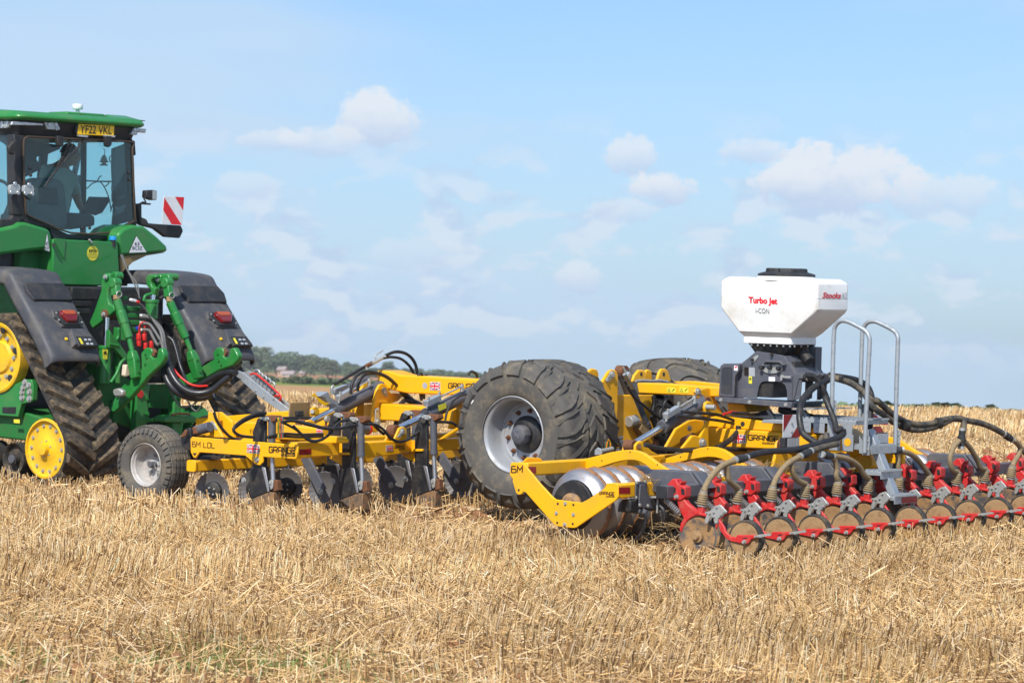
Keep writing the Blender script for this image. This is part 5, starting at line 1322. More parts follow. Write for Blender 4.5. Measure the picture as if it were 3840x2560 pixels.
# ---------------------------------------------------------------- hydraulic hoses
def hh(v, pts, X, r=.013, mat=None): return hose('hydraulic_hose', qs(v, pts, X=X), r, cul, mat)
hh(5, [(545,500),(552,420),(590,340),(670,288),(770,292),(890,335),(990,425),(1070,515),(1140,575),(1205,600)], XA+.10, .015)
hh(5, [(610,470),(620,390),(660,330),(720,305),(800,305),(900,350),(1000,440),(1090,540),(1190,590)], XA+.06, .015)
hh(5, [(1000,430),(1060,505),(1130,565),(1200,598)], XA+.09, .03, hoserub)
hh(5, [(870,135),(960,100),(1050,108),(1120,155),(1160,225),(1178,320)], XA-.05, .016); hh(5, [(850,158),(930,148),(1020,165),(1095,225),(1135,290),(1148,325)], XA-.05, .014)
hh(5, [(395,405),(690,232)], XA-.25, .016); mb = MB(); mb.cyl(q(5, 690, 235, X=XA-.2), q(5, 760, 200, X=XA-.1), .022, .022, 8); part('brass_union', mb, rust, cul)
mb = MB(); mb.cyl(q(5, 745, 205, X=XA-.1), q(5, 872, 140, X=XA-.05), .024, .018, 8); vt = part('stop_valve', mb, zinc, cul); hose('valve_lever', qs(5, [(775,160),(785,130),(850,86)], X=XA-.08), .006, cul, zinc)
hh(5, [(380,420),(365,440),(372,500)], XA-.25, .014, zinc)
mb = MB(); mb.cyl(q(5, 697, 240, X=XA-.18), q(5, 697, 270, X=XA-.18), .012, .012, 8); part('union_stem', mb, zinc, cul)
hh(5, [(-110,765),(0,752),(150,790),(320,826),(450,822),(600,790),(760,785),(850,832),(920,912),(1000,948),(1080,932),(1180,862),(1290,786),(1380,762),(1500,770),(1545,795)], X2+.12, .014)
hh(5, [(0,802),(80,882),(150,938),(230,944),(330,890),(400,800),(450,758),(530,740)], X1+.1, .013)
hh(5, [(680,740),(740,770),(800,830),(860,880)], X2+.1, .013); hh(5, [(1440,745),(1460,660),(1510,570),(1580,515),(1640,500)], X2+.12, .011)
hh(5, [(1215,560),(1200,470),(1185,390),(1185,330),(1207,303),(1225,335),(1222,430),(1215,540)], XA+.35, .014); hh(5, [(1240,545),(1230,400),(1245,335),(1268,330),(1288,375),(1292,500)], XA+.33, .013)
hh(5, [(970,805),(985,710),(1005,620),(1045,565),(1085,560),(1120,580)], XA+.12, .022)
hh(4, [(968,622),(990,690),(1040,770),(1110,845),(1175,880)], X1-.8, .014); hh(4, [(1460,628),(1380,632),(1260,680),(1165,755),(1160,805),(1230,845),(1350,858)], X1-.4, .014); hh(4, [(1450,650),(1350,665),(1240,715),(1160,775)], X1-.42, .012)
hh(4, [(1620,712),(1720,702),(1850,725),(1990,765)], X1+.06, .013); hh(4, [(1620,718),(1740,780),(1840,860),(1920,892),(2010,870)], X1+.06, .012); hh(4, [(1480,855),(1620,825),(1800,832),(2000,826)], X1-.1, .012); hh(4, [(1480,862),(1620,850),(1800,858),(2000,850)], X1-.1, .012)
for k, mt_ in enumerate((inkblack, plateyel, green, redplastic, inkgrey)):
    c = q(4, 1560+14*k, 770, X=X1-.05); mb = MB(); mb.tube([c+Vector((0, .012*math.cos(t), .09*math.sin(t))) for t in np.linspace(0, 6.28, 13)], .005, 5, 1); part('cable_coil', mb, mt_, cul)
hh(6, [(200,270),(200,250),(230,235),(270,260),(275,300)], XA+.9, .014)
# ---------------------------------------------------------------- rear chassis
XT = -2.68
towB = [(120,400),(215,242),(250,220),(295,232),(310,270),(308,620),(262,1010),(180,1010),(150,620)]
tB = xprism('tower_plate', 7, towB, XT, -.03); c = copy_tree(tB, cul); c.location.x -= .22
bolt(q(7, 242, 272, X=XT), XN, .026, tB); mb = MB(); mb.prism(qs(7, [(225,262),(262,258),(275,285),(210,345),(182,338),(185,318)], X=XT+.003), (.008, 0, 0)); part('pin_tab', mb, zinc, tB, bevel=.003); bolt(q(7, 198, 328, X=XT+.011), XN, .012, tB)
xprism('tower_web', 7, [(300,470),(660,470),(660,960),(255,1000)], XT-.06, -.03)
rC = ram('lift_ram', q(7, 640, 960, X=XT-.10), q(7, 345, 240, X=XT-.10), .058, .03, .24, cul)
mb = MB(); mb.bar(q(7, 500, 760, X=XT-.03), q(7, 580, 880, X=XT-.03), .11, .1, (1, 0, 0)); part('ram_stop', mb, plywood, rC, bevel=.006)
mb = MB(); mb.cyl(q(7, 410, 735, X=XT-.02), q(7, 480, 715, X=XT-.02), .05, .05, 14); part('hose_clamp', mb, zinc, rC, bevel=.004)
mb = MB(); mb.bar(q(7, 385, 260, X=XT-.02), q(7, 460, 400, X=XT-.02), .05, .06, (1, 0, 0)); part('valve_block', mb, galv, rC, bevel=.004)
mb = MB(); mb.cyl(q(7, 380, 250, X=XT), q(7, 362, 200, X=XT), .014, .006, 8); part('valve_spindle', mb, zinc, rC)
arm = plate('link_beam', qs(7, [(490,352),(800,360),(960,376),(1180,388),(1300,392),(1300,490),(1190,490),(960,477),(505,456)], Y=-.28), .16, yellow, cul, bevel=.012)
for x0, x1 in ((788,876), (911,1000)):
    s = quad_part('warning_label', [p+off for p in qs(7, [(x0,447),(x1,453),(x1,401),(x0,393)], Y=-.28)], labelyel, arm, YN, .001)
    mb = MB(); mb.prism([p+off*1.6 for p in qs(7, [(x0+6,438),(x0+36,441),(x0+21,404)], Y=-.28)], (0, -.0008, 0)); part('warning_triangle', mb, inkblack, s, smooth=0)
    mb = MB(); mb.prism([p+off*2.2 for p in qs(7, [(x0+12,434),(x0+30,436),(x0+21,413)], Y=-.28)], (0, -.0008, 0)); part('triangle_field', mb, labelyel, s, smooth=0)
    mb = MB(); mb.prism([p+off*1.6 for p in qs(7, [(x0+48,436),(x0+56,436),(x0+80,412),(x0+70,410)], Y=-.28)], (0, -.0008, 0)); part('pictogram', mb, inkblack, s, smooth=0)
plate('far_link_beam', qs(7, [(840,340),(1000,335),(1300,365),(1300,440),(1000,400)], Y=.25), .12, yellow, cul)
for pts, X_ in (([(450,345),(470,280),(515,225),(560,225),(585,255),(588,345)], XT+.05), ([(575,340),(580,235),(605,220),(640,235),(645,340)], XT-.10), ([(690,335),(715,250),(735,215),(780,215),(805,245),(835,345)], XT+.05), ([(840,345),(835,250),(860,215),(900,215),(930,330),(900,350)], XT-.1)):
    o = xprism('top_lug', 7, pts, X_, -.03)
for p in ((535,268),(755,268)): hole(q(7, *p, X=XT+.05), XN, .018, cul)
hh(7, [(480,335),(560,330),(640,335),(720,330),(800,345)], XT+.1, .012, zinc)
mb = MB(); mb.bar(q(7, 880, 240, X=XT-.02), q(7, 960, 330, X=XT-.02), .06, .07, (1, 0, 0)); part('valve_block', mb, galv, cul, bevel=.004)
XD = -1.5
tD = xprism('ram_bracket', 7, [(1060,440),(1085,414),(1115,418),(1195,398),(1222,420),(1345,668),(1150,682),(1148,570)], XD-.10, -.03)
tD2 = xprism('ram_bracket', 7, [(1130,600),(1140,545),(1165,530),(1195,535),(1215,570),(1330,668),(1150,690)], XD+.06, .03)
bolt(q(7, 1085, 440, X=XD-.07), XN, .026, tD); mb = MB(); mb.prism(qs(7, [(1100,450),(1150,480),(1148,505),(1115,500),(1085,460)], X=XD-.068), (.008, 0, 0)); part('pin_tab', mb, zinc, tD, bevel=.003)
mb = MB(); p = q(7, 1175, 590, X=XD+.09); mb.cyl(p, p+Vector((.09, 0, 0)), .024, .024, 14); part('pivot_pin', mb, zinc, tD2, bevel=.003)
rD = ram('fold_ram', q(7, 430, 968, X=XD), q(7, 1150, 545, X=XD), .054, .029, .43, cul)
valve(7, (770,680), (1055,500), .20, .055, .05, XD+.05, rD)
lD = xprism('ram_lug', 7, [(450,1060),(455,960),(485,925),(520,920),(545,950),(620,1020),(700,1060)], XD+.06, .025)
xprism('ram_lug', 7, [(330,1060),(350,960),(370,920),(400,905),(440,915),(450,1060)], XD-.08, .025)
mb = MB(); mb.cyl(q(7, 515, 975, X=XD+.085), q(7, 515, 975, X=XD+.11), .02, .02, 10); part('pivot_pin', mb, rust, lD)
pD = xprism('hinge_plate', 7, [(775,985),(880,800),(1010,722),(1075,712),(1150,722),(1168,800),(1172,985),(1075,985),(1062,930),(1062,880),(925,1000)], XD-.12, -.03)
xprism('hinge_plate', 7, [(905,995),(1010,865),(1045,865),(1085,880),(1165,720),(1175,985),(1100,990)], XD+.1, .03)
bolt(q(7, 1130, 940, X=XD+.13), XN, .032, pD); bolt(q(7, 1005, 798, X=XD-.09), XN, .02, pD); mb = MB(); mb.cyl(q(7, 960, 930, X=XD-.08), q(7, 1040, 890, X=XD+.08), .045, .045, 14); part('hinge_tube', mb, rust, pD)
body = plate('rear_body_beam', qs(7, [(1172,793),(1402,803),(1880,836),(2200,860),(2200,1010),(1870,1006),(1400,986),(1172,978)], Y=-.3), .6, yellow, cul, bevel=.012)
grange(7, (1588,912), (1880,927), (1590,864), body, dict(Y=-.3), off)
machinery(7, (1722,950), (1880,958), (1722,932), body, dict(Y=-.3), off)
P = [q(7, *p, Y=-.3)+off for p in ((1425,938),(1560,946),(1427,854))]; flag(P[0], P[1], P[2], YN, body)
plate('upper_body', qs(7, [(1150,700),(1350,662),(1460,690),(1900,748),(2230,790),(2200,862),(1880,832),(1402,800),(1172,792)], Y=-.26), .52, yellow, cul, bevel=.01)
plate('seat_upright', qs(7, [(1375,550),(1540,560),(1570,640),(1390,650)], Y=-.2), .4, yellow, cul)
hole(q(7, 1530, 755, Y=-.26), YN, .022, body)
hh(7, [(1525,755),(1440,720),(1300,670),(1150,650),(1000,640),(930,635)], XD+.14, .014); hh(7, [(1530,770),(1440,750),(1280,720),(1100,700),(960,685),(880,675)], XD+.14, .013)
hh(7, [(1490,775),(1480,830),(1420,900),(1330,965),(1270,990)], XD+.2, .025)
hh(7, [(570,960),(680,985),(780,1000),(960,1015),(1100,1010),(1300,1000),(1560,1005)], XD+.22, .018); hh(7, [(400,380),(450,470),(520,540),(620,620),(720,700),(770,760)], XT+.08, .013); hh(7, [(370,330),(430,430),(500,520),(600,610),(690,690)], XT+.06, .012)
hh(7, [(640,680),(690,820),(720,880),(790,940)], XT+.04, .025); hh(7, [(655,480),(660,560),(650,650),(680,760)], XT-.02, .02); hh(7, [(790,480),(760,560),(720,640),(730,740),(790,830)], XT+.05, .02); hh(7, [(680,570),(800,590),(900,600)], XT+.05, .016)
mb = MB(); mb.cyl(q(7, 130, 1025, X=XT+.55), q(7, 250, 1000, X=XT+.55), .022, .022, 12); o = part('hitch_pin', mb, zinc, cul); plate('pin_plate', qs(7, [(75,1060),(78,1010),(105,985),(135,1000),(145,1040),(135,1060)], Y=-1.75), .02, galv, o, bevel=.004)
for k, mt_ in enumerate((inkblack, green, redplastic, plateyel)):
    mb = MB(); c = q(7, 190+8*k, 990, X=XT+.55); mb.tube([c+Vector((0, .03*math.cos(t), .07*math.sin(t))) for t in np.linspace(0, 6.28, 13)], .006, 5, 1); part('cable_coil', mb, mt_, cul)
for k in range(4):
    mb = MB(); mb.cyl(q(7, 300+12*k, 900+30*k, X=XT+.3), q(7, 350+6*k, 890+40*k, X=XT+.3), .018, .014, 8); part('hose_fitting', mb, zinc, cul)
hF = xprism('rear_hinge_plate', 7, [(1778,1222),(1822,1080),(1832,960),(1850,920),(1885,905),(1920,925),(1935,960),(1945,1040),(1990,1060),(1990,1130),(1905,1225)], -.75, .03)
xprism('rear_hinge_plate', 7, [(1830,1060),(1865,900),(1900,790),(1925,750),(1930,1060)], -.9, .03)
bolt(q(7, 1893, 955, X=-.72), XN, .035, hF, rust)
plate('central_cross', qs(11, [(-80,300),(110,290),(260,400),(380,440),(390,470),(180,500),(-60,500)], Y=-.1), .4, yellow, cul)
plate('rear_hanger', qs(11, [(330,560),(400,520),(470,520),(500,600),(500,650),(430,760),(340,760)], Y=.1), .1, yellow, cul)
mb = MB(); mb.box(-1.9, -.7, -.1, .1, .5, .7); part('centre_tube', mb, yellow, cul, bevel=.01)
# electrics box and red cables under the hopper
hh(7, [(1340,660),(1430,640),(1520,650),(1620,660),(1720,650)], XD+.35, .012, redplastic); hh(7, [(1430,650),(1540,655),(1640,665),(1760,640)], XD+.37, .016)

# warning boards and rear lamps
def warn_board(v, pts, X, parent, name='warning_board', flip=False):
    P = qs(v, pts, X=X); o = plate(name, P, -.006, white, parent, 'X', bevel=.002)
    a, b, c, d = P  # ul, ur, lr, ll
    def T(s, t, k=.002): return a.lerp(b, s).lerp(d.lerp(c, s), t)+XN*k
    polys = [[(0, .04), (.98, 1.0), (.48, 1.0), (0, .5)], [(.54, 0), (1, 0), (1, .48)]] if not flip else [[(1, .28), (1, .97), (.42, 1)], [(0, 0), (.52, 0), (0, .72)]]
    for pl in polys:
        mb = MB(); mb.add([T(s, t) for s, t in pl], [tuple(range(len(pl)))]); part('red_stripe', mb, redreflect if flip else inkred, o, smooth=0)
    return o
wb = warn_board(7, [(1928,665),(2098,664),(2092,884),(1924,902)], -.42, cul, flip=True)
for p in ((2012,748),(2010,830)): bolt(q(7, *p, X=-.418), XN, .009, wb)
xl = q(7, 2020, 940, X=-.38); 
def rear_lamp(v, pts, X, parent):
    o = xprism('rear_lamp', v, pts, X, -.05, parent, blackplastic, .006); a, b, c, d = qs(v, pts, X=X)
    def T(s, t): return a.lerp(b, s).lerp(d.lerp(c, s), t)+XN*.002
    mb = MB(); mb.prism([T(.18, .06), T(.96, .06), T(.96, .94), T(.18, .94)], (.004, 0, 0)); part('lamp_lens', mb, labelgrey, o)
    for i in range(4):
        for j_ in range(6):
            mb = MB(); cc = T(.26+.2*i, .14+.144*j_)+XN*.003; mb.cyl(cc, cc+XN*.003, .008, .004, 6); part('led', mb, lensclear, o)
rear_lamp(7, [(1942,892),(2086,886),(2084,980),(1940,988)], -.38, cul)
warn_board(11, [(510,130),(662,100),(662,242),(510,232)], -.3, cul)
rear_lamp(11, [(524,322),(656,318),(656,424),(522,428)], .0, cul)
quad_part('red_reflector', qs(11, [(506,258),(582,256),(608,315),(515,318)], X=-.02), redreflect, cul, XN)
mb = MB(); mb.box(-.6, -.05, .45, .5, .62, .72); part('lamp_arm', mb, yellow, cul, bevel=.006)

# ---------------------------------------------------------------- platform, steps and rails
PY0, PY1 = -.32, .16
def tread(name, z1, xr, y0, y1, dx, parent, teeth=14):
    mb = MB(); mb.box(xr-dx, xr, y0, y1, z1-.045, z1-.01); o = part(name, mb, galv, parent, bevel=.002)
    tm = MB(); n = max(3, int((y1-y0)/.03))
    for i in range(n):
        yy = y0+(y1-y0)*(i+.5)/n
        for xx in np.arange(xr-dx+.008, xr, .05):
            tm.box(xx, xx+.03, yy-.007, yy+.007, z1-.01, z1+.004)
    t_ = part('tread_teeth', tm, galv, o, smooth=0); t_['kind'] = 'stuff'
    return o
pz = q(12, 440, 905, Y=PY0).z; px_ = q(12, 440, 905, Y=PY0).x
plat = tread('platform', pz+.03, px_+.0, PY0-.0, PY1+.06, .72, cul)
mb = MB()
for k in range(5):
    mb2 = MB(); x0 = px_-.7+.14*k; mb2.box(x0, x0+.11, PY0-.002, PY0+.006, pz-.10, pz-.016); part('platform_skirt', mb2, galv, plat, bevel=.001)
for k, xx in enumerate((px_-.20, px_-.07)):
    mb = MB(); mb.box(xx-.055, xx+.055, PY0-.004, PY0+.002, pz-.24, pz-.10); sk = part('side_panel', mb, galv, plat, bevel=.001)
    mb = MB(); mb.cyl((xx, PY0-.005, pz-.165), (xx, PY0-.008, pz-.165), .034, .034, 18); part('panel_hole', mb, yellow, sk)
s1 = q(12, 545, 1092, Y=PY0+.03); s2 = q(12, 622, 1292, Y=PY0+.05); s3 = q(12, 730, 1490, Y=PY0+.06)
for k, (s, dx, tw) in enumerate(((s1, .2, .42), (s2, .16, .33), (s3, .16, .38))):
    o = tread('step', s.z+.015, s.x+.02, s.y, s.y+tw, dx, cul)
    mb = MB(); mb.box(s.x+.0205, s.x+.026, s.y, s.y+tw, s.z-.06, s.z+.008); f_ = part('step_front', mb, galv, o, bevel=.001)
    if k == 2: quad_part('red_reflector', [(s.x+.027, s.y+.12, s.z-.055), (s.x+.027, s.y+tw-.01, s.z-.055), (s.x+.027, s.y+tw-.01, s.z-.005), (s.x+.027, s.y+.12, s.z-.005)], redreflect, f_, XN)
mb = MB(); mb.bar((px_+.02, s2.y+.15, pz-.06), (s3.x-.06, s2.y+.17, s3.z-.02), .10, .06, (0, 0, 1)); part('stringer', mb, galv, cul, bevel=.004)
hoop1 = qs(12, [(248,850),(255,700),(262,400),(270,190),(282,130),(312,98),(350,90),(400,104),(480,145),(525,175),(548,215),(553,270),(540,520),(525,840),(512,1138)], Y=PY0-.02)
hoop2 = qs(12, [(473,880),(482,600),(495,200),(508,140),(540,103),(590,95),(640,112),(715,150),(755,178),(776,215),(778,270),(768,560),(757,1085)], Y=PY1+.06)
for h in (hoop1, hoop2):
    mb = MB(); mb.tube(h, .0195, n=12, sub=4); o = part('hand_rail', mb, galv, cul, smooth=60)
    for e in (h[0], h[-1]):
        mb = MB(); mb.box(e.x-.035, e.x+.035, e.y+.02, e.y+.026, e.z-.02, e.z+.14); part('rail_bracket', mb, galv, o, bevel=.001)
        for dz in (.03, .1): bolt(e+Vector((.02, .02, dz)), YN, .008, o)
mb = MB(); mb.prism(qs(12, [(470,1000),(545,1130),(545,1150),(470,1140)], Y=PY0), (0, .006, 0)); part('rail_foot', mb, galv, cul)
# tray and brackets under the hopper
mb = MB(); mb.prism(qs(8, [(625,1530),(640,1500),(820,1505),(820,1540)], Y=-.45), (0, .3, 0)); part('clamp_tray', mb, galv, cul, bevel=.004)
mb = MB(); mb.prism(qs(8, [(900,1400),(1180,1400),(1180,1408),(900,1412)], Y=-.35), (0, .5, 0)); part('hopper_base_sheet', mb, galv, cul)
for x in (690, 1010):
    mb = MB(); mb.bar(q(8, x, 1415, Y=-.2), q(8, x+60, 1500, Y=-.2), .04, .03); part('hopper_strut', mb, galv, cul, bevel=.003)
mb = MB(); mb.box(-1.35, -.5, -.2, .25, q(8,700,1500,Y=-.3).z, q(8,700,1500,Y=-.3).z+.03); part('hopper_deck', mb, galv, cul, bevel=.004)
p = q(8, 860, 1420, Y=-.3); mb = MB(); mb.cyl(p+Vector((-.2, .2, 0)), p+Vector((.35, .2, -.1)), .035, .035, 12); part('air_pipe', mb, hoserub, cul)
# dragging strands of straw under the roller frame
mb = MB(); rg = random.Random(9)
for i in range(60):
    a = Vector((RBX+rg.uniform(-.05, .25), rg.uniform(-2.7, -2.0), rg.uniform(.02, .32))); u = Vector((rg.gauss(.3, .5), rg.gauss(0, .5), rg.gauss(-.5, .5))).normalized()
    mb.bar(a, a+u*rg.uniform(.08, .25), .004, .004)
o = part('trailing_straw', mb, plywood, cul, smooth=0); o['kind'] = 'stuff'

# ================================================================ SEED HOPPER
HY = -.35
hop = root('seed_hopper', (-1.0, -.08, q(8, 500, 1350, Y=HY).z), 'white seed hopper with black lid on a graphite blower housing', 'seed hopper')
tl = q(8, 247, 224, Y=HY); tr = q(8, 1140, 266, Y=HY); fr = q(8, 1432, 276, X=tr.x); HD = fr.y-HY
zt = tl.z; ml = q(8, 243, 462, Y=HY); bl = q(8, 400, 682, Y=HY); br_ = q(8, 912, 712, Y=HY); nl = q(8, 460, 748, Y=HY+.05); nr = q(8, 893, 768, Y=HY+.05); nlb = q(8, 462, 775, Y=HY+.05)
mr = q(8, 1132, 520, Y=HY)
def rect(x0, x1, y0, y1, z, c=.03, n=4):
    out = []
    for cx_, cy__, a0 in ((x1-c, y1-c, 0), (x0+c, y1-c, 90), (x0+c, y0+c, 180), (x1-c, y0+c, 270)):
        for k in range(n+1):
            t = R_(a0+90*k/n); out.append(Vector((cx_+c*math.cos(t), cy__+c*math.sin(t), z)))
    return out
Y0, Y1 = HY, HY+HD
mb = MB(); mb.loft([rect(tl.x+.05, tr.x-.05, Y0+.05, Y1-.05, zt+.035), rect(tl.x+.012, tr.x-.012, Y0+.012, Y1-.012, zt+.008), rect(tl.x, tr.x, Y0, Y1, zt-.012), rect(tl.x, tr.x, Y0, Y1, ml.z), rect(tl.x+.02, tr.x-.02, Y0+.002, Y1-.002, ml.z-.03),
         rect(bl.x, br_.x, Y0+.006, Y1-.006, (bl.z+br_.z)/2, .03), rect(nl.x, nr.x, Y0+.05, Y1-.05, nl.z+.012, .02), rect(nl.x-.004, nr.x+.004, Y0+.046, Y1-.046, nl.z, .02), rect(nl.x-.004, nr.x+.004, Y0+.046, Y1-.046, nlb.z-.02, .02)])
tank = part('hopper_tank', mb, whiteplastic, hop, bevel=.018, smooth=30, seg=3)
zs = q(8, 700, 372, Y=HY).z
mb = MB(); mb.loft([rect(tl.x-.0012, tr.x+.0012, Y0-.0012, Y1+.0012, zs-.006), rect(tl.x-.0012, tr.x+.0012, Y0-.0012, Y1+.0012, zs+.006)]); part('mould_seam', mb, whiteplastic, tank)
cxm = (tl.x+tr.x)/2; cym = (Y0+Y1)/2
mb = MB(); mb.lathe([(.26, 0), (.262, .02), (.25, .04), (.0, .042)], (cxm+.02, cym, zt+.01), (0, 0, 1), 40); part('filler_collar', mb, whiteplastic, hop)
mb = MB(); mb.lathe([(.23, -.012), (.252, -.012), (.254, .006), (.235, .014), (.19, .026), (.0, .03)], (cxm+.02, cym, zt+.062), (0, 0, 1), 40); lid = part('hopper_lid', mb, blackplastic, hop)
mb = MB(); mb.lathe([(.19, .0), (.185, .03), (.175, .036), (.0, .036)], (cxm+.02, cym, zt+.085), (0, 0, 1), 8); part('lid_grip', mb, blackplastic, lid, bevel=.005)
for k in range(8):
    t = k*math.pi/4+.2; c = Vector((cxm+.02+math.cos(t)*.185, cym+math.sin(t)*.185, zt+.1)); mb = MB(); mb.bar(c-Vector((0, 0, .02)), c+Vector((0, 0, .016)), .014, .014); part('lid_rib', mb, blackplastic, lid, bevel=.002)
o8 = YN*.003
def W8(text, a, b, c, mat, **k): return words(text, q(8, *a, Y=HY)+o8, q(8, *b, Y=HY)+o8, q(8, *c, Y=HY)+o8, mat, tank, **k)
W8('Turbo Jet', (508,448), (774,462), (508,372), inkred, bold=.05); W8('i-CON', (574,521), (698,529), (574,475), inkgrey)
ox = XN*.003
def WX8(text, a, b, c, mat, **k): return words(text, q(8, *a, X=tr.x)+ox, q(8, *b, X=tr.x)+ox, q(8, *c, X=tr.x)+ox, mat, tank, **k)
WX8('Stocks', (1182,388), (1354,392), (1186,332), inkred, bold=.03, shear=.25); WX8('AG', (1358,390), (1408,393), (1360,334), labelgrey, bold=.0, shear=.2)
# funnel and housing
fl = q(8, 500, 780, Y=HY+.06); frr = q(8, 905, 800, Y=HY+.06); f2l = q(8, 590, 858, Y=HY+.12); f2r = q(8, 835, 915, Y=HY+.12)
mb = MB(); mb.loft([rect(fl.x, frr.x, Y0+.06, Y1-.06, nlb.z-.021, .01, 1), rect(f2l.x, f2r.x, Y0+.12, Y1-.12, f2r.z-.02, .01, 1)]); fun = part('funnel', mb, blackpaint, hop, bevel=.003)
for k in range(7):
    x = fl.x+.04+(frr.x-fl.x-.06)*k/6; bolt((x, Y0+.062, nlb.z-.035), YN, .008, fun)
for k in range(4): bolt((frr.x+.001, Y0+.1+(HD-.2)*k/3, nlb.z-.035), XN, .008, fun)
hp = [(578,872),(700,890),(832,915),(870,970),(938,1078),(1005,1086),(1003,1124),(968,1126),(920,1328),(862,1324),(858,1235),(842,1185),(805,1158),(750,1150),(655,1150),(622,1162),(603,1195),(582,1304),(378,1296),(380,1100),(420,1050),(428,996),(500,938)]
HP = HY+.02
house_ = plate('blower_housing', qs(8, hp, Y=HP), .012, greypaint, hop, bevel=.003)
plate('housing_back', qs(8, hp, Y=HP+HD-.06), .012, greypaint, house_, bevel=.003)
a = q(8, 832, 915, Y=HP); b = q(8, 938, 1078, Y=HP); c1 = q(8, 1005, 1086, Y=HP); a0 = q(8, 578, 872, Y=HP); a1 = q(8, 428, 996, Y=HP)
W_ = HD-.06
for nm, p0, p1 in (('housing_slope', a, b), ('housing_lip', b, c1), ('housing_slope', a0, a1)):
    mb = MB(); mb.add([p0+Vector((0,.012,0)), p1+Vector((0,.012,0)), p1+Vector((0, W_, 0)), p0+Vector((0, W_, 0)), p0+Vector((0,.012,-.01)), p1+Vector((0,.012,-.01)), p1+Vector((0, W_, -.01)), p0+Vector((0, W_, -.01))], [(0,1,2,3),(4,7,6,5),(0,4,5,1),(1,5,6,2),(2,6,7,3),(3,7,4,0)]); part(nm, mb, greypaint, house_, bevel=.002)
e = q(8, 650, 1220, Y=HP); mb = MB(); mb.box(a1.x, q(8,580,1200,Y=HP).x+.16, HP+.02, HP+W_-.02, q(8,600,1295,Y=HP).z, q(8,600,1010,Y=HP).z); part('fan_case', mb, blackpaint, house_, bevel=.004)
mb = MB(); mb.box(q(8,700,1000,Y=HP).x, q(8,900,1100,Y=HP).x, HP+.05, HP+W_-.05, q(8,700,1150,Y=HP).z, q(8,700,960,Y=HP).z); part('metering_case', mb, blackpaint, house_, bevel=.004)
# rear frame of the housing: two uprights and a cross piece
for dy in (.01, W_*.42, W_-.04):
    mb = MB(); mb.prism([p+Vector((0, dy, 0)) for p in qs(8, [(930,1130),(990,1130),(975,1310),(915,1325)], Y=HP)], (0, .012, 0)); part('frame_upright', mb, greypaint, house_, bevel=.002)
xr = c1.x-.005
for (u0, u1) in ((.0, .12), (.45, .58), (.88, 1.0)):
    mb = MB(); mb.box(xr-.10, xr-.09, HP+W_*u0, HP+W_*u1, q(8,920,1328,Y=HP).z, c1.z-.02); part('rear_post', mb, greypaint, house_, bevel=.002)
mb = MB(); mb.box(a.x+.02, a.x+.10, HP+W_-.1, HP+W_, b.z, nlb.z-.04); part('column', mb, greypaint, house_, bevel=.004)
mb = MB(); mb.cyl((a.x+.03, HP+W_*.55, a.z+.03), (a.x+.12, HP+W_*.5, a.z-.05), .05, .05, 14); part('seal_motor', mb, blackpaint, house_, bevel=.004)
# motor box with mesh
bx = [(232,1286),(246,1010),(276,986),(426,992),(426,1046),(386,1100),(380,1296)]
bo = plate('motor_cover', qs(8, bx, Y=HP-.05), .3, greypaint, hop, bevel=.006)
gp_ = qs(8, [(254,1255),(258,1045),(275,1020),(352,1022),(360,1040),(356,1265)], Y=HP-.05)
mb = MB(); mb.prism([p+YN*.001 for p in gp_], (0, -.001, 0)); gm_ = part('mesh_panel', mb, blackpaint, bo, smooth=0)
mb = MB(); p00, p10, p01 = q(8,258,1258,Y=HP-.053), q(8,356,1264,Y=HP-.053), q(8,260,1030,Y=HP-.053)
for i in range(9): mb.bar(p00.lerp(p10, i/8), p01+(p10-p00)*(i/8), .003, .003)
for i in range(16): mb.bar(p00.lerp(p01, i/15), p00.lerp(p01, i/15)+(p10-p00), .003, .003)
w_ = part('mesh_wires', mb, greypaint, gm_, smooth=0); w_['kind'] = 'stuff'
mb = MB(); mb.tube(qs(8, [(428,995),(428,1045),(388,1100),(382,1290)], Y=HP-.052), .006, 6, 1); part('cover_trim', mb, blackpaint, bo)
# stickers and controls
def sticker(x0, y0, x1, y1, mat, k=.002): return quad_part('label_sticker', [p+YN*.001 for p in qs(8, [(x0,y1),(x1,y1+2),(x1,y0+2),(x0,y0)], Y=HP)], mat, house_, YN, .0015)
sticker(470,1020,508,1098,inkblack); sticker(512,1022,566,1102,labelgrey); s = sticker(510,1102,540,1170,labelyel); sticker(693,1108,752,1148,white)
mb = MB(); mb.prism([p+YN*.004 for p in qs(8, [(515,1135),(536,1136),(525,1110)], Y=HP)], (0, -.0008, 0)); part('warning_triangle', mb, inkblack, s, smooth=0)
st_ = quad_part('label_sticker', [p+YN*.001 for p in qs(8, [(374,1050),(408,1054),(408,1008),(376,1004)], Y=HP-.05)], white, bo, YN, .0015); quad_part('red_mark', [p+YN*.003 for p in qs(8, [(380,1028),(402,1022),(404,1008),(384,1014)], Y=HP-.05)], inkred, st_, YN, .001)
cp = plate('control_plate', qs(8, [(618,1020),(640,985),(680,990),(715,1000),(770,992),(812,1005),(820,1035),(800,1062),(770,1075),(700,1080),(660,1070),(630,1050)], Y=HP-.012), .01, zinc, house_, bevel=.002)
for x in (636, 710, 793):
    c = q(8, x, 1022 if x < 780 else 1032, Y=HP-.012); mb = MB(); mb.cyl(c, c+YN*.04, .02, .018, 14); part('knob', mb, blackplastic, cp, bevel=.003)
plate('control_hood', qs(8, [(625,990),(655,955),(795,960),(832,1000),(815,1005),(785,980),(665,975),(640,995)], Y=HP-.05), .05, greypaint, house_, bevel=.003)
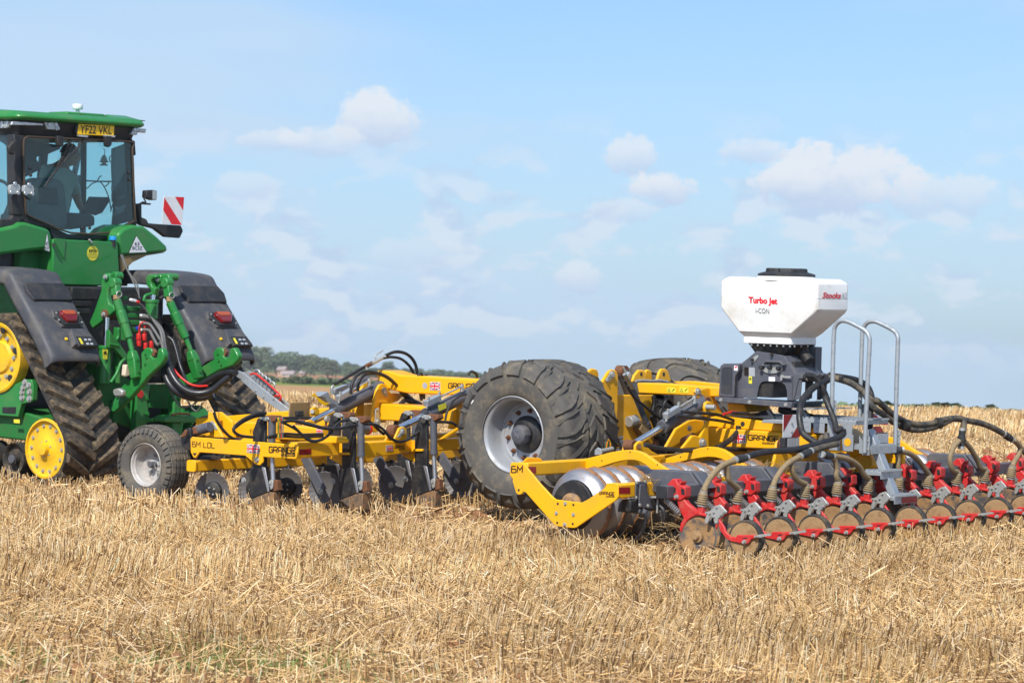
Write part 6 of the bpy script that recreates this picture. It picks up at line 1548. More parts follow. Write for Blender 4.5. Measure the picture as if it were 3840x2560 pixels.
mb = MB(); mb.prism(qs(8, [(535,960),(560,920),(592,908),(598,925),(565,965),(545,975)], Y=HP-.006), (0, .005, 0)); lp = part('latch_plate', mb, zinc, house_); mb = MB(); c = q(8,548,952,Y=HP-.006); mb.cyl(c, c+YN*.03, .013, .013, 10); part('latch_knob', mb, blackplastic, lp)
mb = MB(); mb.bar(q(8, 815, 1108, Y=HP-.03), q(8, 895, 1112, Y=HP-.03), .014, .018); lt = part('draw_latch', mb, zinc, house_, bevel=.002); mb = MB(); mb.prism(qs(8, [(798,1140),(800,1095),(815,1088),(824,1105),(815,1140)], Y=HP-.02), (0, .02, 0)); part('latch_foot', mb, zinc, lt)
mb = MB(); mb.cyl(q(8, 727, 905, Y=HP), q(8, 727, 905, Y=HP)+YN*.03, .012, .012, 10); part('stud_knob', mb, blackpaint, house_)
# distributor outlets behind the housing
for k in range(6):
    yy = HP+.03+(W_-.06)*k/5; mb = MB(); mb.cyl((c1.x-.06, yy, c1.z-.03), (c1.x+.09, yy, c1.z-.03), .028, .028, 12); o = part('hose_outlet', mb, hoserub, house_); mb = MB(); mb.cyl((c1.x+.03, yy, c1.z-.03), (c1.x+.045, yy, c1.z-.03), .0295, .0295, 12); part('hose_clip', mb, zinc, o)
# base channel
bs = plate('base_channel', qs(8, [(218,1290),(902,1342),(898,1396),(218,1336)], Y=HY-.03), .05, greypaint, hop, bevel=.005)
for p in ((252,1322),(518,1342),(850,1366)): bolt(q(8, *p, Y=HY-.03), YN, .014, bs)
p0 = q(8, 902, 1342, Y=HY-.03); p1 = q(8, 898, 1396, Y=HY-.03)
mb = MB(); mb.box(q(8,218,1290,Y=HY).x, p0.x-.02, HY+.03, HY+HD+.0, p0.z-.02, p0.z-.008); part('base_tray', mb, greypaint, bs)
for z0, z1 in ((p1.z, p1.z+.006), (p0.z-.006, p0.z)):
    mb = MB(); mb.box(p0.x-.06, p0.x+.01, HY+.022, HY+HD+.03, z0, z1); part('channel_flange', mb, greypaint, bs)
mb = MB(); mb.box(p0.x-.06, p0.x-.054, HY+.022, HY+HD+.03, p1.z+.006, p0.z-.006); part('channel_web', mb, greypaint, bs)
plate('base_channel', qs(8, [(218,1290),(902,1342),(898,1396),(218,1336)], Y=HY+HD+.0), .05, greypaint, hop, bevel=.005)
# ================================================================ THE TRACTOR
TF = Matrix.Translation((-8.65, -.1, 0)) @ Matrix.Rotation(R_(-3), 4, 'Z') @ Matrix.Translation((8.65, .1, 0))
FRAME[0] = TF
trc = root('tracked_tractor', (-9.6, 0, 0), 'green tracked tractor with glazed cab and black fenders, pulling at the left edge', 'tractor', frame=TF)
def tplate(name, v, pts, th, mat, parent=None, bevel=.006, label=None, **pl):
    ax = 'X' if 'X' in pl else 'Y'
    return plate(name, qs(v, pts, **pl), th, mat, parent or trc, ax, bevel, label)
# ---- tracks
def hull_path(circs, step=.03):
    """outer belt line round circles (x, z, r) given in order, with outward normals"""
    out = []; n = len(circs); segs = []
    for i in range(n):
        (x0, z0, r0), (x1, z1, r1) = circs[i], circs[(i+1) % n]
        dx, dz = x1-x0, z1-z0; L_ = math.hypot(dx, dz); ang = math.atan2(dz, dx); b = math.acos((r0-r1)/L_)
        a = ang-b                                   # outward side on the right of travel
        nx, nz = math.cos(a), math.sin(a)
        segs.append(((x0+nx*r0, z0+nz*r0), (x1+nx*r1, z1+nz*r1), a))
    for i in range(n):
        p, q_, a = segs[i]; L_ = math.hypot(q_[0]-p[0], q_[1]-p[1]); k = max(1, int(L_/step))
        for j in range(k): out.append((p[0]+(q_[0]-p[0])*j/k, p[1]+(q_[1]-p[1])*j/k, math.cos(a), math.sin(a)))
        a2 = segs[(i+1) % n][2]; d = (a2-a) % (2*math.pi); x1, z1, r1 = circs[(i+1) % n]; k = max(1, int(d*r1/step))
        for j in range(k):
            t = a+d*j/k; out.append((x1+math.cos(t)*r1, z1+math.sin(t)*r1, math.cos(t), math.sin(t)))
    return out
SPK, IDR, IDF = (-9.5, 1.22, .40), (-8.715, .335, .335), (-10.65, .335, .335)
PATH = hull_path([IDF, IDR, SPK]); NP = len(PATH)
PL = [0]
for i in range(NP):
    a, b = PATH[i], PATH[(i+1) % NP]; PL.append(PL[-1]+math.hypot(b[0]-a[0], b[1]-a[1]))
def on_path(s):
    s %= PL[-1]; i = int(np.searchsorted(PL, s, side='right'))-1; i = min(i, NP-1); k = (s-PL[i])/max(1e-9, PL[i+1]-PL[i]); a, b = PATH[i], PATH[(i+1) % NP]
    return tuple(a[j]+(b[j]-a[j])*k for j in range(4))
def track(y0, y1, outer, name_label):
    mb = MB(); rings = []
    for (x, z, nx, nz) in PATH+PATH[:1]:
        rings.append([Vector((x-nx*.03, y0, z-nz*.03)), Vector((x, y0, z)), Vector((x, y1, z)), Vector((x-nx*.03, y1, z-nz*.03))])
    n4 = 4; vs = [p for r in rings for p in r]; fs = []
    for k in range(len(rings)-1):
        for i in range(4): fs.append((k*4+i, k*4+(i+1) % 4, (k+1)*4+(i+1) % 4, (k+1)*4+i))
    mb.add(vs, fs); belt = part('track_belt', mb, dirtyrubber, trc, label=name_label)
    pitch = PL[-1]/34; ym = (y0+y1)/2
    for i in range(34):
        for side in (0, 1):
            ya, yb = (y0+.005, ym+.01) if side == 0 else (y1-.005, ym-.01)
            s0 = i*pitch+(pitch*.5 if side else 0); st = []
            for k in range(4):
                t = k/3; st.append((ya+(yb-ya)*t, s0-.20*t))
            lb = MB(); rg_ = []
            w0, w1, h = .105, .07, .052
            for yy, ss in st:
                sec = []
                for ds, hh_ in ((-w0/2, -.006), (-w1/2, h), (w1/2, h), (w0/2, -.006)):
                    x, z, nx, nz = on_path(ss+ds); sec.append(Vector((x+nx*hh_, yy, z+nz*hh_)))
                rg_.append(sec)
            lb.loft(rg_); part('track_lug', lb, lugmud, belt, bevel=.006, seg=1)
    # wheels inside the belt
    def wheel(c, R, nm, mat, yface, prof):
        w = MB(); w.lathe(prof, (c[0], yface, c[1]), (0, 1, 0), 36); return part(nm, w, mat, trc)
    if outer > 0:
        for c in (IDR, IDF, SPK):
            b = MB(); b.cyl((c[0], y0+.02, c[1]), (c[0], y1-.02, c[1]), c[2]-.04, c[2]-.04, 28); part('inner_wheel', b, blackpaint, trc, bevel=.01)
        b = MB(); b.prism([Vector((-10.6, y0+.1, .42)), Vector((-8.75, y0+.1, .38)), Vector((-9.3, y0+.1, .70)), Vector((-10.6, y0+.1, .6))], (0, .4, 0)); part('track_frame', b, dkgreen, trc, bevel=.02)
        return belt
    yf = y0
    for c in (IDR, IDF):
        r = c[2]-.03
        w = wheel(c, r, 'idler_wheel', rimyellow, yf, [(r, .02), (r-.005, .005), (r-.025, .0), (r-.03, .025), (r-.05, .035), (.12, .03), (.1, .015), (.065, .01), (.06, -.035), (.0, -.04)])
        for k in range(14):
            t = 2*math.pi*k/14; bolt((c[0]+math.cos(t)*(r-.075), yf+.033, c[1]+math.sin(t)*(r-.075)), YN, .015, w)
        for k in range(6):
            t = 2*math.pi*k/6+.3; bolt((c[0]+math.cos(t)*.08, yf+.012, c[1]+math.sin(t)*.08), YN, .008, w)
        b = MB(); b.cyl((c[0], yf+.07, c[1]), (c[0], y1-.02, c[1]), r-.01, r-.01, 28); part('idler_drum', b, blackpaint, w)
    r = SPK[2]-.035
    w = wheel(SPK, r, 'drive_wheel', rimyellow, yf+.02, [(r, .12), (r-.0, .0), (r-.02, -.01), (r-.05, .0), (r-.055, .03), (.17, .055), (.15, .03), (.0, .03)])
    for k in range(12):
        t = 2*math.pi*k/12; bolt((SPK[0]+math.cos(t)*.22, yf+.06, SPK[1]+math.sin(t)*.22), YN, .018, w)
        if k % 2 == 0:
            c = Vector((SPK[0]+math.cos(t+.26)*.285, yf+.036, SPK[1]+math.sin(t+.26)*.285)); h_ = MB(); h_.cyl(c, c+YN*.012, .035, .035, 12); part('wheel_slot', h_, blackpaint, w)
    b = MB(); b.cyl((SPK[0], yf+.1, SPK[1]), (SPK[0], y1-.02, SPK[1]), r-.02, r-.02, 28); part('drive_drum', b, blackpaint, w)
    for x in (-9.25, -9.68, -10.1):
        b = MB(); b.lathe([(.0, .05), (.06, .04), (.06, .1), (.135, .1), (.15, .06), (.165, .05), (.165, .25), (.0, .25)], (x, yf, .20), (0, 1, 0), 28); mw = part('mid_roller', b, dirtyrubber, trc); b = MB(); b.cyl((x, yf+.02, .2), (x, yf+.06, .2), .045, .045, 12); part('roller_hub', b, greypaint, mw, bevel=.004)
    # undercarriage beam
    b = MB(); b.prism([Vector((-10.6, yf+.12, .42)), Vector((-8.75, yf+.12, .38)), Vector((-8.8, yf+.12, .62)), Vector((-9.3, yf+.12, .70)), Vector((-9.9, yf+.12, .72)), Vector((-10.6, yf+.12, .6))], (0, .5, 0)); part('track_frame', b, dkgreen, trc, bevel=.02)
    return belt
track(-1.5, -.80, -1, 'near rubber track, mud caked')
track(.70, 1.40, 1, 'far rubber track, mud caked')
tf1 = tplate('track_bracket', 2, [(-60,870),(60,850),(170,805),(205,805),(218,850),(215,940),(190,955),(140,965),(118,1050),(0,1040),(-60,1040)], .06, green, Y=-1.46)
for p in ((165,825),(190,845),(155,860),(195,887),(148,890),(193,932),(147,925)): bolt(q(2, *p, Y=-1.46), YN, .026, tf1)
tplate('frame_opening', 2, [(15,985),(105,985),(100,1030),(15,1025)], .003, blackpaint, tf1, 0, Y=-1.463)
tplate('warning_label', 2, [(90,1065),(128,1067),(128,1092),(90,1088)], .003, labelyel, tf1, 0, Y=-1.47)

# ---- rear fenders
FP = [(-10.4, 2.10), (-9.9, 2.13), (-9.6, 2.12), (-9.42, 2.10), (-9.36, 2.088), (-9.325, 2.04), (-9.27, 1.97), (-9.18, 1.86), (-8.93, 1.585), (-8.80, 1.42), (-8.675, 1.25)]
def fender(y0, y1, label):
    pr_ = [Vector((x, 0, z)) for x, z in FP]; rings = []
    ww = [(.0, -.14), (.0, -.03), (.05, .0), (.12, .012), (.5, .02), (.88, .012), (.95, .0), (1., -.03), (1., -.10)]
    for i, p in enumerate(pr_):
        t = (pr_[min(i+1, len(pr_)-1)]-pr_[max(i-1, 0)]).normalized(); nv = Vector((-t.z, 0, t.x)); nv = nv if nv.z > 0 else -nv
        rings.append([p+nv*h+Vector((0, y0+(y1-y0)*u, 0)) for u, h in ww])
    e = [p+Vector((-.015, 0, -.055)) for p in rings[-1]]; rings.append(e)
    mb = MB(); mb.loft(rings, closed=False); o = part('rear_fender', mb, fenderplastic, trc, smooth=50, label=label)
    s = o.modifiers.new('sub', 'SUBSURF'); s.levels = 1; s.render_levels = 2; sd = o.modifiers.new('solid', 'SOLIDIFY'); sd.thickness = .02; sd.offset = -1
    # fittings on the sloping face
    A = Vector((-9.18, 0, 1.875)); B = Vector((-8.70, 0, 1.30)); u = (B-A).normalized(); nv = Vector((-u.z, 0, u.x)); nv = nv if nv.x > 0 else -nv; L_ = (B-A).length
    def S(a, b, h=0.0): return A+u*(L_*a)+Vector((0, y0+(y1-y0)*b, 0))+nv*(h+.014)
    def pad(nm, poly, h0, h1, mat, parent, shrink=.9, bev=.006):
        c_ = Vector((sum(p[0] for p in poly)/len(poly), sum(p[1] for p in poly)/len(poly)))
        r0 = [S(a, b, h0) for a, b in poly]; r1 = [S(c_.x+(a-c_.x)*shrink, c_.y+(b-c_.y)*shrink, h1) for a, b in poly]
        m_ = MB(); m_.loft([r0, r1]); return part(nm, m_, mat, parent, bevel=bev)
    pad('lamp_plinth', [(.30,.36),(.30,.86),(.44,.90),(.62,.82),(.62,.40),(.44,.32)], -.03, .03, fenderplastic, o, .9)
    lh = pad('lamp_housing', [(.35,.37),(.35,.40),(.38,.82),(.46,.86),(.60,.76),(.60,.45),(.46,.34)][1:], .02, .05, blackplastic, o, .94)
    pad('tail_lamp', [(.37,.46),(.37,.76),(.44,.79),(.57,.70),(.57,.51),(.44,.43)], .045, .085, lensred, lh, .85, .01)
    pad('indicator_lens', [(.385,.49),(.385,.73),(.43,.74),(.46,.70),(.46,.52),(.43,.48)], .082, .092, lensamber, lh, .9, .004)
    for a, b in ((.40,.40),(.40,.83),(.52,.38),(.56,.80)): bolt(S(a, b, .05), nv, .009, lh)
    pad('switch_plinth', [(.64,.50),(.64,.86),(.95,.94),(.95,.42)], -.03, .05, fenderplastic, o, .86)
    sp2 = pad('switch_panel', [(.80,.52),(.80,.86),(.97,.90),(.97,.50)], .03, .058, blackplastic, o, .95)
    for a, b in ((.85,.66),(.85,.74),(.92,.66),(.92,.74)):
        pad('switch_button', [(a,b),(a,b+.05),(a+.035,b+.05),(a+.035,b)], .058, .064, labelgrey, sp2, .9, .001)
    pad('yellow_mark', [(.84,.56),(.84,.60),(.94,.60),(.94,.56)], .058, .062, labelyel, sp2, 1, 0)
    c_ = S(.80, .40, .0); m_ = MB(); m_.cyl(c_, c_+nv*.016, .017, .017, 12); part('yellow_plug', m_, plateyel, o, bevel=.003)
    pad('recess_panel', [(-.42+.38,.16),(-.02,.86),(.16,.84),(.16,.15)][0:0] or [(-.16,.14),(-.16,.90),(-.02,.96),(.14,.92),(.14,.16),(-.02,.10)], -.01, .02, blackplastic, o, .96)
    return o
fender(-1.46, -.78, 'near black rear fender'); fender(.66, 1.40, 'far dusty black rear fender')

# ---- cab
CX = -9.9
def P1(x, y, **k): return q(1, x, y, **k)
ra, rb_ = P1(175, 246, X=CX), P1(1340, 318, X=CX)
ZR = (ra.z+rb_.z)/2+.028; YR0, YR1 = ra.y, rb_.y
def rring(inx, iny, z, c=.12, back=0.0, n=3): return rect(CX-1.95+inx, CX-inx-back, YR0+iny, YR1-iny, z, c, n)
mb = MB(); mb.loft([rring(.03, .03, ZR-.02, .1), rring(.0, .0, ZR+.0, .1), rring(.0, .0, ZR+.03, .1), rring(.04, .04, ZR+.075, .1, .04), rring(.10, .10, ZR+.092, .1, .30), rring(.22, .22, ZR+.12, .1, .6)])
roof = part('cab_roof', mb, green, trc, bevel=.012, smooth=30)
for (y0, y1) in ((YR0+.55, YR0+1.45),):
    mb = MB(); mb.box(CX-.62, CX-.3, y0+.35, y1, ZR+.07, ZR+.115); part('roof_hatch', mb, green, roof, bevel=.02)
mb = MB(); mb.prism([Vector((CX-.04, YR1-.42, ZR+.03)), Vector((CX-.04, YR1-.04, ZR+.03)), Vector((CX-.30, YR1-.06, ZR+.085)), Vector((CX-.30, YR1-.36, ZR+.085))], (0, 0, .03)); part('roof_corner', mb, green, roof, bevel=.015)
HZ = P1(640, 400, X=CX).z
mb = MB(); mb.loft([rect(CX-1.85, CX-.06, YR0+.08, YR1-.06, ZR-.019, .08, 3), rect(CX-1.8, CX-.12, YR0+.14, YR1-.10, HZ, .08, 3)]); hd = part('roof_header', mb, blackplastic, trc, bevel=.01)
gb = P1(702, 190, X=CX-.45); mb = MB(); mb.lathe([(.0, .11), (.05, .108), (.056, .098), (.056, .06), (.05, .052), (.022, .05), (.022, -.04), (.03, -.05), (.03, -.07)], gb, (0, 0, 1), 18); part('beacon', mb, white, roof)
mb = MB(); mb.cbox(P1(862, 222, X=CX-.2), .05, .1, .02); part('roof_clip', mb, blackplastic, roof)
hose('roof_cable', [P1(x, y, X=CX-.2) for x, y in ((720,190),(800,208),(900,215),(1050,222),(1200,238),(1310,250))], .005, roof, blackplastic); 
# number plate
PX = CX-.035
npl = plate('number_plate', [P1(x, y, X=PX) for x, y in ((712,278),(1036,296),(1030,390),(700,374))], -.012, plateyel, trc, 'X', .004)
words('YF22 VKL', P1(722,362,X=PX)+XN*.002, P1(1008,372,X=PX)+XN*.002, P1(728,288,X=PX)+XN*.002, inkblack, npl, bold=.012)
for x0, x1 in ((690,785),(925,1030)):
    mb = MB(); mb.prism([P1(x, y, X=PX) for x, y in ((x0,378),(x1,384),(x1-6,402),(x0+8,394))], (.03, 0, 0)); part('plate_lamp', mb, labelgrey, npl, bevel=.004)
tplate('plate_bracket', 1, [(690,285),(712,280),(700,372),(690,360)], -.05, blackplastic, npl, .004, X=PX)
# roof work lights
def worklight(v, pts, mat_parent, n, **pl):
    o = tplate('work_light', v, pts, -.05 if 'X' in pl else .05, lensclear, mat_parent, .006, **pl); P = qs(v, pts, **pl); c = sum(P, Vector())/len(P); nv = XN if 'X' in pl else YN
    for k in range(n):
        cc = c.lerp(P[k % len(P)], .5)+nv*.004; m_ = MB(); m_.cyl(cc, cc+nv*.006, .022, .018, 12); part('reflector_cup', m_, steel, o)
    return o
worklight(1, [(400,262),(520,264),(548,325),(535,335),(430,328)], trc, 4, X=CX-.06)
worklight(1, [(0,250),(100,252),(70,315),(0,318)], trc, 4, Y=YR0+.06)
worklight(1, [(1215,312),(1262,318),(1240,380),(1185,374)], trc, 2, X=CX-.05)
tplate('light_bar', 1, [(115,255),(385,262),(395,294),(100,288)], -.03, steel, trc, .006, X=CX-.07)
tplate('marker_lamp', 1, [(1265,320),(1325,322),(1318,360),(1258,352)], -.05, lensclear, trc, .006, X=CX-.03)
# cab frame
XW = CX-.08
def post(p0, p1, w, h, nm='cab_post', up=(0, 1, 0)): m_ = MB(); m_.bar(p0, p1, w, h, up); return part(nm, m_, blackplastic, trc, bevel=.015)
wl0, wl1 = P1(170, 380, X=XW), P1(190, 1170, X=XW); wr0, wr1 = P1(1210, 410, X=XW), P1(1238, 1190, X=XW)
tplate('rear_post', 1, [(130,370),(235,385),(216,450),(226,1040),(250,1110),(190,1175),(150,1190),(132,700)], -.12, blackplastic, trc, .01, X=XW)
tplate('rear_post', 1, [(1180,405),(1200,410),(1215,700),(1242,1190),(1225,1170),(1190,480)], -.12, blackplastic, trc, .01, X=XW)
tplate('rear_sill', 1, [(200,1165),(250,1105),(420,1185),(640,1282),(985,1282),(1225,1160),(1245,1192),(1130,1225),(1080,1250),(1062,1325),(480,1318),(452,1225)], -.1, blackplastic, trc, .01, X=XW)
seal = [(250,392),(700,415),(1175,438),(1198,500),(1208,800),(1222,1130),(1210,1155),(985,1262),(640,1262),(420,1175),(258,1105),(232,1040),(216,700),(214,450),(225,410),(250,392)]
mb = MB(); mb.tube([P1(x, y, X=XW+.02) for x, y in seal], .012, 6, 2); part('window_seal', mb, paint('seal_rubber', rgb((74, 58, 44)), .6), trc)
glass = MB(); glass.prism([P1(x, y, X=XW+.012) for x, y in seal[:-1]], (-.006, 0, 0)); part('rear_window', glass, cabglass, trc, smooth=0)
FX = CX-1.72; ZS = P1(640, 1265, X=XW).z; ZF = ZS-.1
yL, yR = wl0.y, wr1.y
post(P1(575, 1190, X=FX), P1(738, 430, X=FX+.2), .05, .06, 'front_post'); post((FX, yR-.02, ZF), (FX+.12, yR-.02, HZ+.05), .07, .09, 'front_post')
post((CX-.95, yL+.0, ZF), (CX-.95, yL+.04, HZ+.05), .05, .06, 'door_post'); post((CX-.95, yR, ZF), (CX-.95, yR-.02, HZ+.05), .05, .06, 'door_post')
mb = MB(); mb.prism([Vector((FX, yL+.06, ZF)), Vector((FX, yR-.02, ZF)), Vector((FX+.12, yR-.02, HZ)), Vector((FX+.12, yL+.06, HZ))], (.006, 0, 0)); part('windscreen', mb, cabglass, trc, smooth=0)
mb = MB(); mb.prism([Vector((FX+.02, yL+.02, ZF+.1)), Vector((XW-.14, yL+.0, ZF+.1)), Vector((XW-.14, yL+.02, HZ)), Vector((FX+.12, yL+.04, HZ))], (0, .006, 0)); part('side_window', mb, cabglass, trc, smooth=0)
mb = MB(); mb.prism([Vector((FX+.02, yR, ZF+.1)), Vector((XW-.14, yR, ZF+.1)), Vector((XW-.14, yR-.02, HZ)), Vector((FX+.12, yR-.02, HZ))], (0, .006, 0)); part('side_window', mb, cabglass, trc, smooth=0)
mb = MB(); mb.box(FX-.1, XW-.1, yL+.02, yR-.02, ZF-.45, ZF-.3); part('cab_floor', mb, blackplastic, trc, bevel=.01)
mb = MB(); mb.box(FX-.15, FX, yL+.05, yR-.05, ZF-.4, ZF+.02); part('dashboard', mb, blackplastic, trc, bevel=.02)
for y in (yL+.01, yR-.05):
    mb = MB(); mb.box(FX, XW-.1, y, y+.04, ZF-.4, ZF+.1); part('cab_side', mb, blackplastic, trc, bevel=.01)
for x, y in ((274,680),(274,742),(1170,720),(1175,782),(745,1217),(808,1217)):
    c = P1(x, y, X=XW+.014); mb = MB(); mb.cyl(c, c+XN*.015, .018, .015, 12); part('glass_stud', mb, blackplastic, trc)
hose('wiper_arm', [P1(x, y, X=XW+.05) for x, y in ((760,410),(680,520),(560,640),(470,750),(402,850))], .009, trc, blackpaint)
mb = MB(); mb.bar(P1(665, 460, X=XW+.035), P1(402, 850, X=XW+.035), .02, .014); part('wiper_blade', mb, blackpaint, trc); mb = MB(); mb.bar(P1(640, 425, X=XW+.03), P1(520, 660, X=XW+.03), .03, .012); part('wiper_link', mb, blackpaint, trc)
for x in (520, 955):
    mb = MB(); mb.prism([P1(a, b, X=XW+.03) for a, b in ((x-30,385),(x+32,388),(x+30,470),(x+8,490),(x-22,478))], (.05, 0, 0)); part('window_hinge', mb, blackpaint, trc, bevel=.01)
# interior
def inside(nm, pts, X, th, mat, parent=None, bev=.02): return plate(nm, [P1(x, y, X=X) for x, y in pts], th, mat, parent or trc, 'X', bev)
seat = inside('driver_seat', [(262,830),(285,780),(340,765),(500,768),(560,785),(592,830),(620,1130),(600,1235),(300,1200),(262,1000)], XW-.35, -.14, fabricgrey, None, .04)
inside('seat_inset', [(330,855),(510,855),(530,1010),(340,1000)], XW-.345, .012, blackplastic, seat, .006)
mb = MB(); sc_ = P1(430, 1150, X=XW-.6); mb.cbox(sc_, .5, .5, .14); part('seat_cushion', mb, fabricgrey, seat, bevel=.04)
con = inside('armrest_console', [(635,1100),(660,1080),(830,1090),(865,1110),(865,1200),(640,1235)], XW-.3, -.3, blackplastic, None, .03)
inside('touch_screen', [(748,1070),(815,935),(985,940),(1003,965),(930,1080),(870,1105)], XW-.6, -.03, blackplastic, con, .01)
inside('monitor', [(660,740),(750,740),(752,838),(664,836)], XW-1.2, -.03, blackplastic, None, .008)
hose('cab_rail', [P1(x, y, X=XW-1.15) for x, y in ((750,790),(880,796),(1040,800))], .009, trc, blackpaint)
for pts in (((740,850),(790,858),(830,820),(900,800),(950,860),(985,950),(1005,1050)), ((1040,570),(1000,570),(990,600),(1020,650)), ((1015,800),(1012,880),(1030,960),(1000,1070)), ((880,795),(895,765),(915,745)), ((940,850),(980,820),(985,790))):
    hose('cab_cable', [P1(x, y, X=XW-1.1) for x, y in pts], .007, trc, blackpaint)
inside('right_trim', [(1030,500),(1190,440),(1215,1150),(1030,1200),(1045,1040),(1028,680)], XW-.45, -.05, blackplastic, None, .01)
inside('left_trim', [(225,400),(345,440),(335,600),(360,640),(350,700),(230,760)], XW-.5, -.05, blackplastic, None, .01)
inside('sun_blind', [(330,440),(545,470),(545,505),(400,565),(335,575)], XW-1.3, -.02, blackplastic, None, .004)
inside('side_screen', [(1015,905),(1042,900),(1042,985),(1018,985)], XW-.9, -.02, labelgrey, None, .004)
# mirror, beacon arm, warning board on the far side
ar = tplate('mirror_arm', 1, [(1240,1000),(1285,995),(1285,1120),(1330,1140),(1345,1175),(1470,1185),(1640,1195),(1660,1245),(1630,1310),(1500,1300),(1400,1225),(1270,1190)], -.06, blackplastic, None, .012, X=CX-.1)
FLIP = warn_board(1, [(1485,930),(1665,940),(1648,1192),(1465,1180)], CX-.05, trc)
wl = tplate('work_light', 1, [(1330,878),(1385,874),(1425,880),(1422,965),(1385,968),(1325,945)], -.08, blackplastic, ar, .012, X=CX-.08)
tplate('lamp_glass', 1, [(1380,880),(1418,884),(1416,960),(1378,962)], .004, lensclear, wl, .002, X=CX-.078)
hose('lamp_stalk', [P1(x, y, X=CX-.1) for x, y in ((1262,1000),(1290,985),(1320,985),(1302,950),(1335,930))], .008, ar, blackpaint); hose('lamp_stalk', [P1(x, y, X=CX-.1) for x, y in ((1285,998),(1360,1002))], .01, ar, blackpaint)
tplate('grab_rail', 1, [(1198,425),(1222,430),(1232,560),(1208,565)], -.05, blackplastic, None, .008, X=CX-.12)
# near side lights and door hardware
for pts in (((95,835),(110,825),(180,825),(190,855),(175,915),(105,915),(92,870)), ((222,840),(235,830),(300,832),(316,870),(305,918),(240,918),(220,890))):
    o = tplate('led_light', 1, pts, -.05, lensclear, None, .008, X=CX+.12); P = [P1(x, y, X=CX+.12) for x, y in pts]; c = sum(P, Vector())/len(P)
    for a, b in ((0, .05), (-.045, -.04), (.045, -.04)): m_ = MB(); cc = c+Vector((.002, a, b)); m_.cyl(cc, cc+XN*.008, .024, .02, 12); part('led_cup', m_, steel, o)
tplate('light_bracket', 1, [(120,915),(160,915),(165,990),(215,1060),(215,1100),(120,1100),(100,990)], -.06, blackplastic, None, .01, X=CX+.06)
hose('light_stalk', [P1(x, y, X=CX+.08) for x, y in ((190,905),(215,880),(225,930),(270,960))], .01, trc, blackpaint)
tplate('door_hinge', 1, [(80,490),(100,460),(150,420),(168,425),(165,505),(135,520),(130,560),(90,540)], -.05, blackpaint, None, .01, X=CX+.02)
tplate('side_lever', 1, [(0,1135),(100,1135),(120,1100),(190,1100),(210,1060),(200,1130),(110,1260),(60,1250),(50,1215),(0,1212)], -.08, blackplastic, None, .012, X=CX+.05)
tplate('door_frame', 1, [(0,440),(30,455),(55,480),(62,1000),(30,1080),(0,1100),(0,1160),(110,1130),(130,700),(120,380),(0,380)], .04, blackplastic, None, .01, Y=YR0+.16)
hose('steering_rim', [P1(x, y, Y=YR0+.5) for x, y in ((-40,785),(0,790),(40,805),(70,830))], .018, trc, blackpaint)

# ---- green body
XB = CX+.12
panel = tplate('rear_panel', 1, [(482,1318),(590,1322),(1066,1345),(1088,1745),(478,1730)], -.5, green, None, .012, X=XB)
tplate('panel_corner', 1, [(482,1312),(590,1318),(575,1505),(520,1400)], .012, green, panel, .005, X=XB)
sc0 = P1(838, 1447, X=XB+.001); mb = MB(); mb.cyl(sc0, sc0+XN*.002, .078, .078, 32); stk = part('round_sticker', mb, labelyel, panel, smooth=0)
words('RIPON', P1(806,1438,X=XB+.0045), P1(878,1440,X=XB+.0045), P1(806,1412,X=XB+.0045), inkblack, stk, bold=.03); words('farm services', P1(806,1452,X=XB+.0045), P1(875,1453,X=XB+.0045), P1(806,1441,X=XB+.0045), inkblack, stk)
for y in (1463, 1482): words('Harrogate Malton Thirsk', P1(793 if y < 1470 else 803,y+5,X=XB+.0045), P1(885 if y < 1470 else 874,y+6,X=XB+.0045), P1(793 if y < 1470 else 803,y-2,X=XB+.0045), inkblack, stk) if False else quad_part('print_line', [P1(a, b, X=XB+.003) for a, b in ((795,y+3),(884,y+4),(884,y),(795,y-1))], inkbrown, stk, XN, .0008)
cap = P1(1020, 1330, X=XB-.02); mb = MB(); mb.cyl(cap-Vector((0, 0, .07)), cap, .03, .032, 16); fc = part('filler_neck', mb, blackpaint, panel); mb = MB(); mb.cyl(cap, cap+Vector((0, 0, .045)), .04, .036, 18); part('blue_cap', mb, bluecap, fc, bevel=.006)
mb = MB(); mb.bar(P1(806, 1322, X=XB+.02), P1(830, 1350, X=XB+.02), .02, .02); part('latch', mb, zinc, panel)
mb = MB(); mb.box(-11.4, -9.98, -.8, -.47, 1.5, 2.35); part('dark_recess_box', mb, dkgreen, trc, bevel=.02)  # dark box added for the shade of the recess left of the panel
mb = MB(); mb.box(XB-1.9, XB-.5, -.46, .55, 1.5, ZF-.35); part('engine_body', mb, dkgreen, trc, bevel=.02)
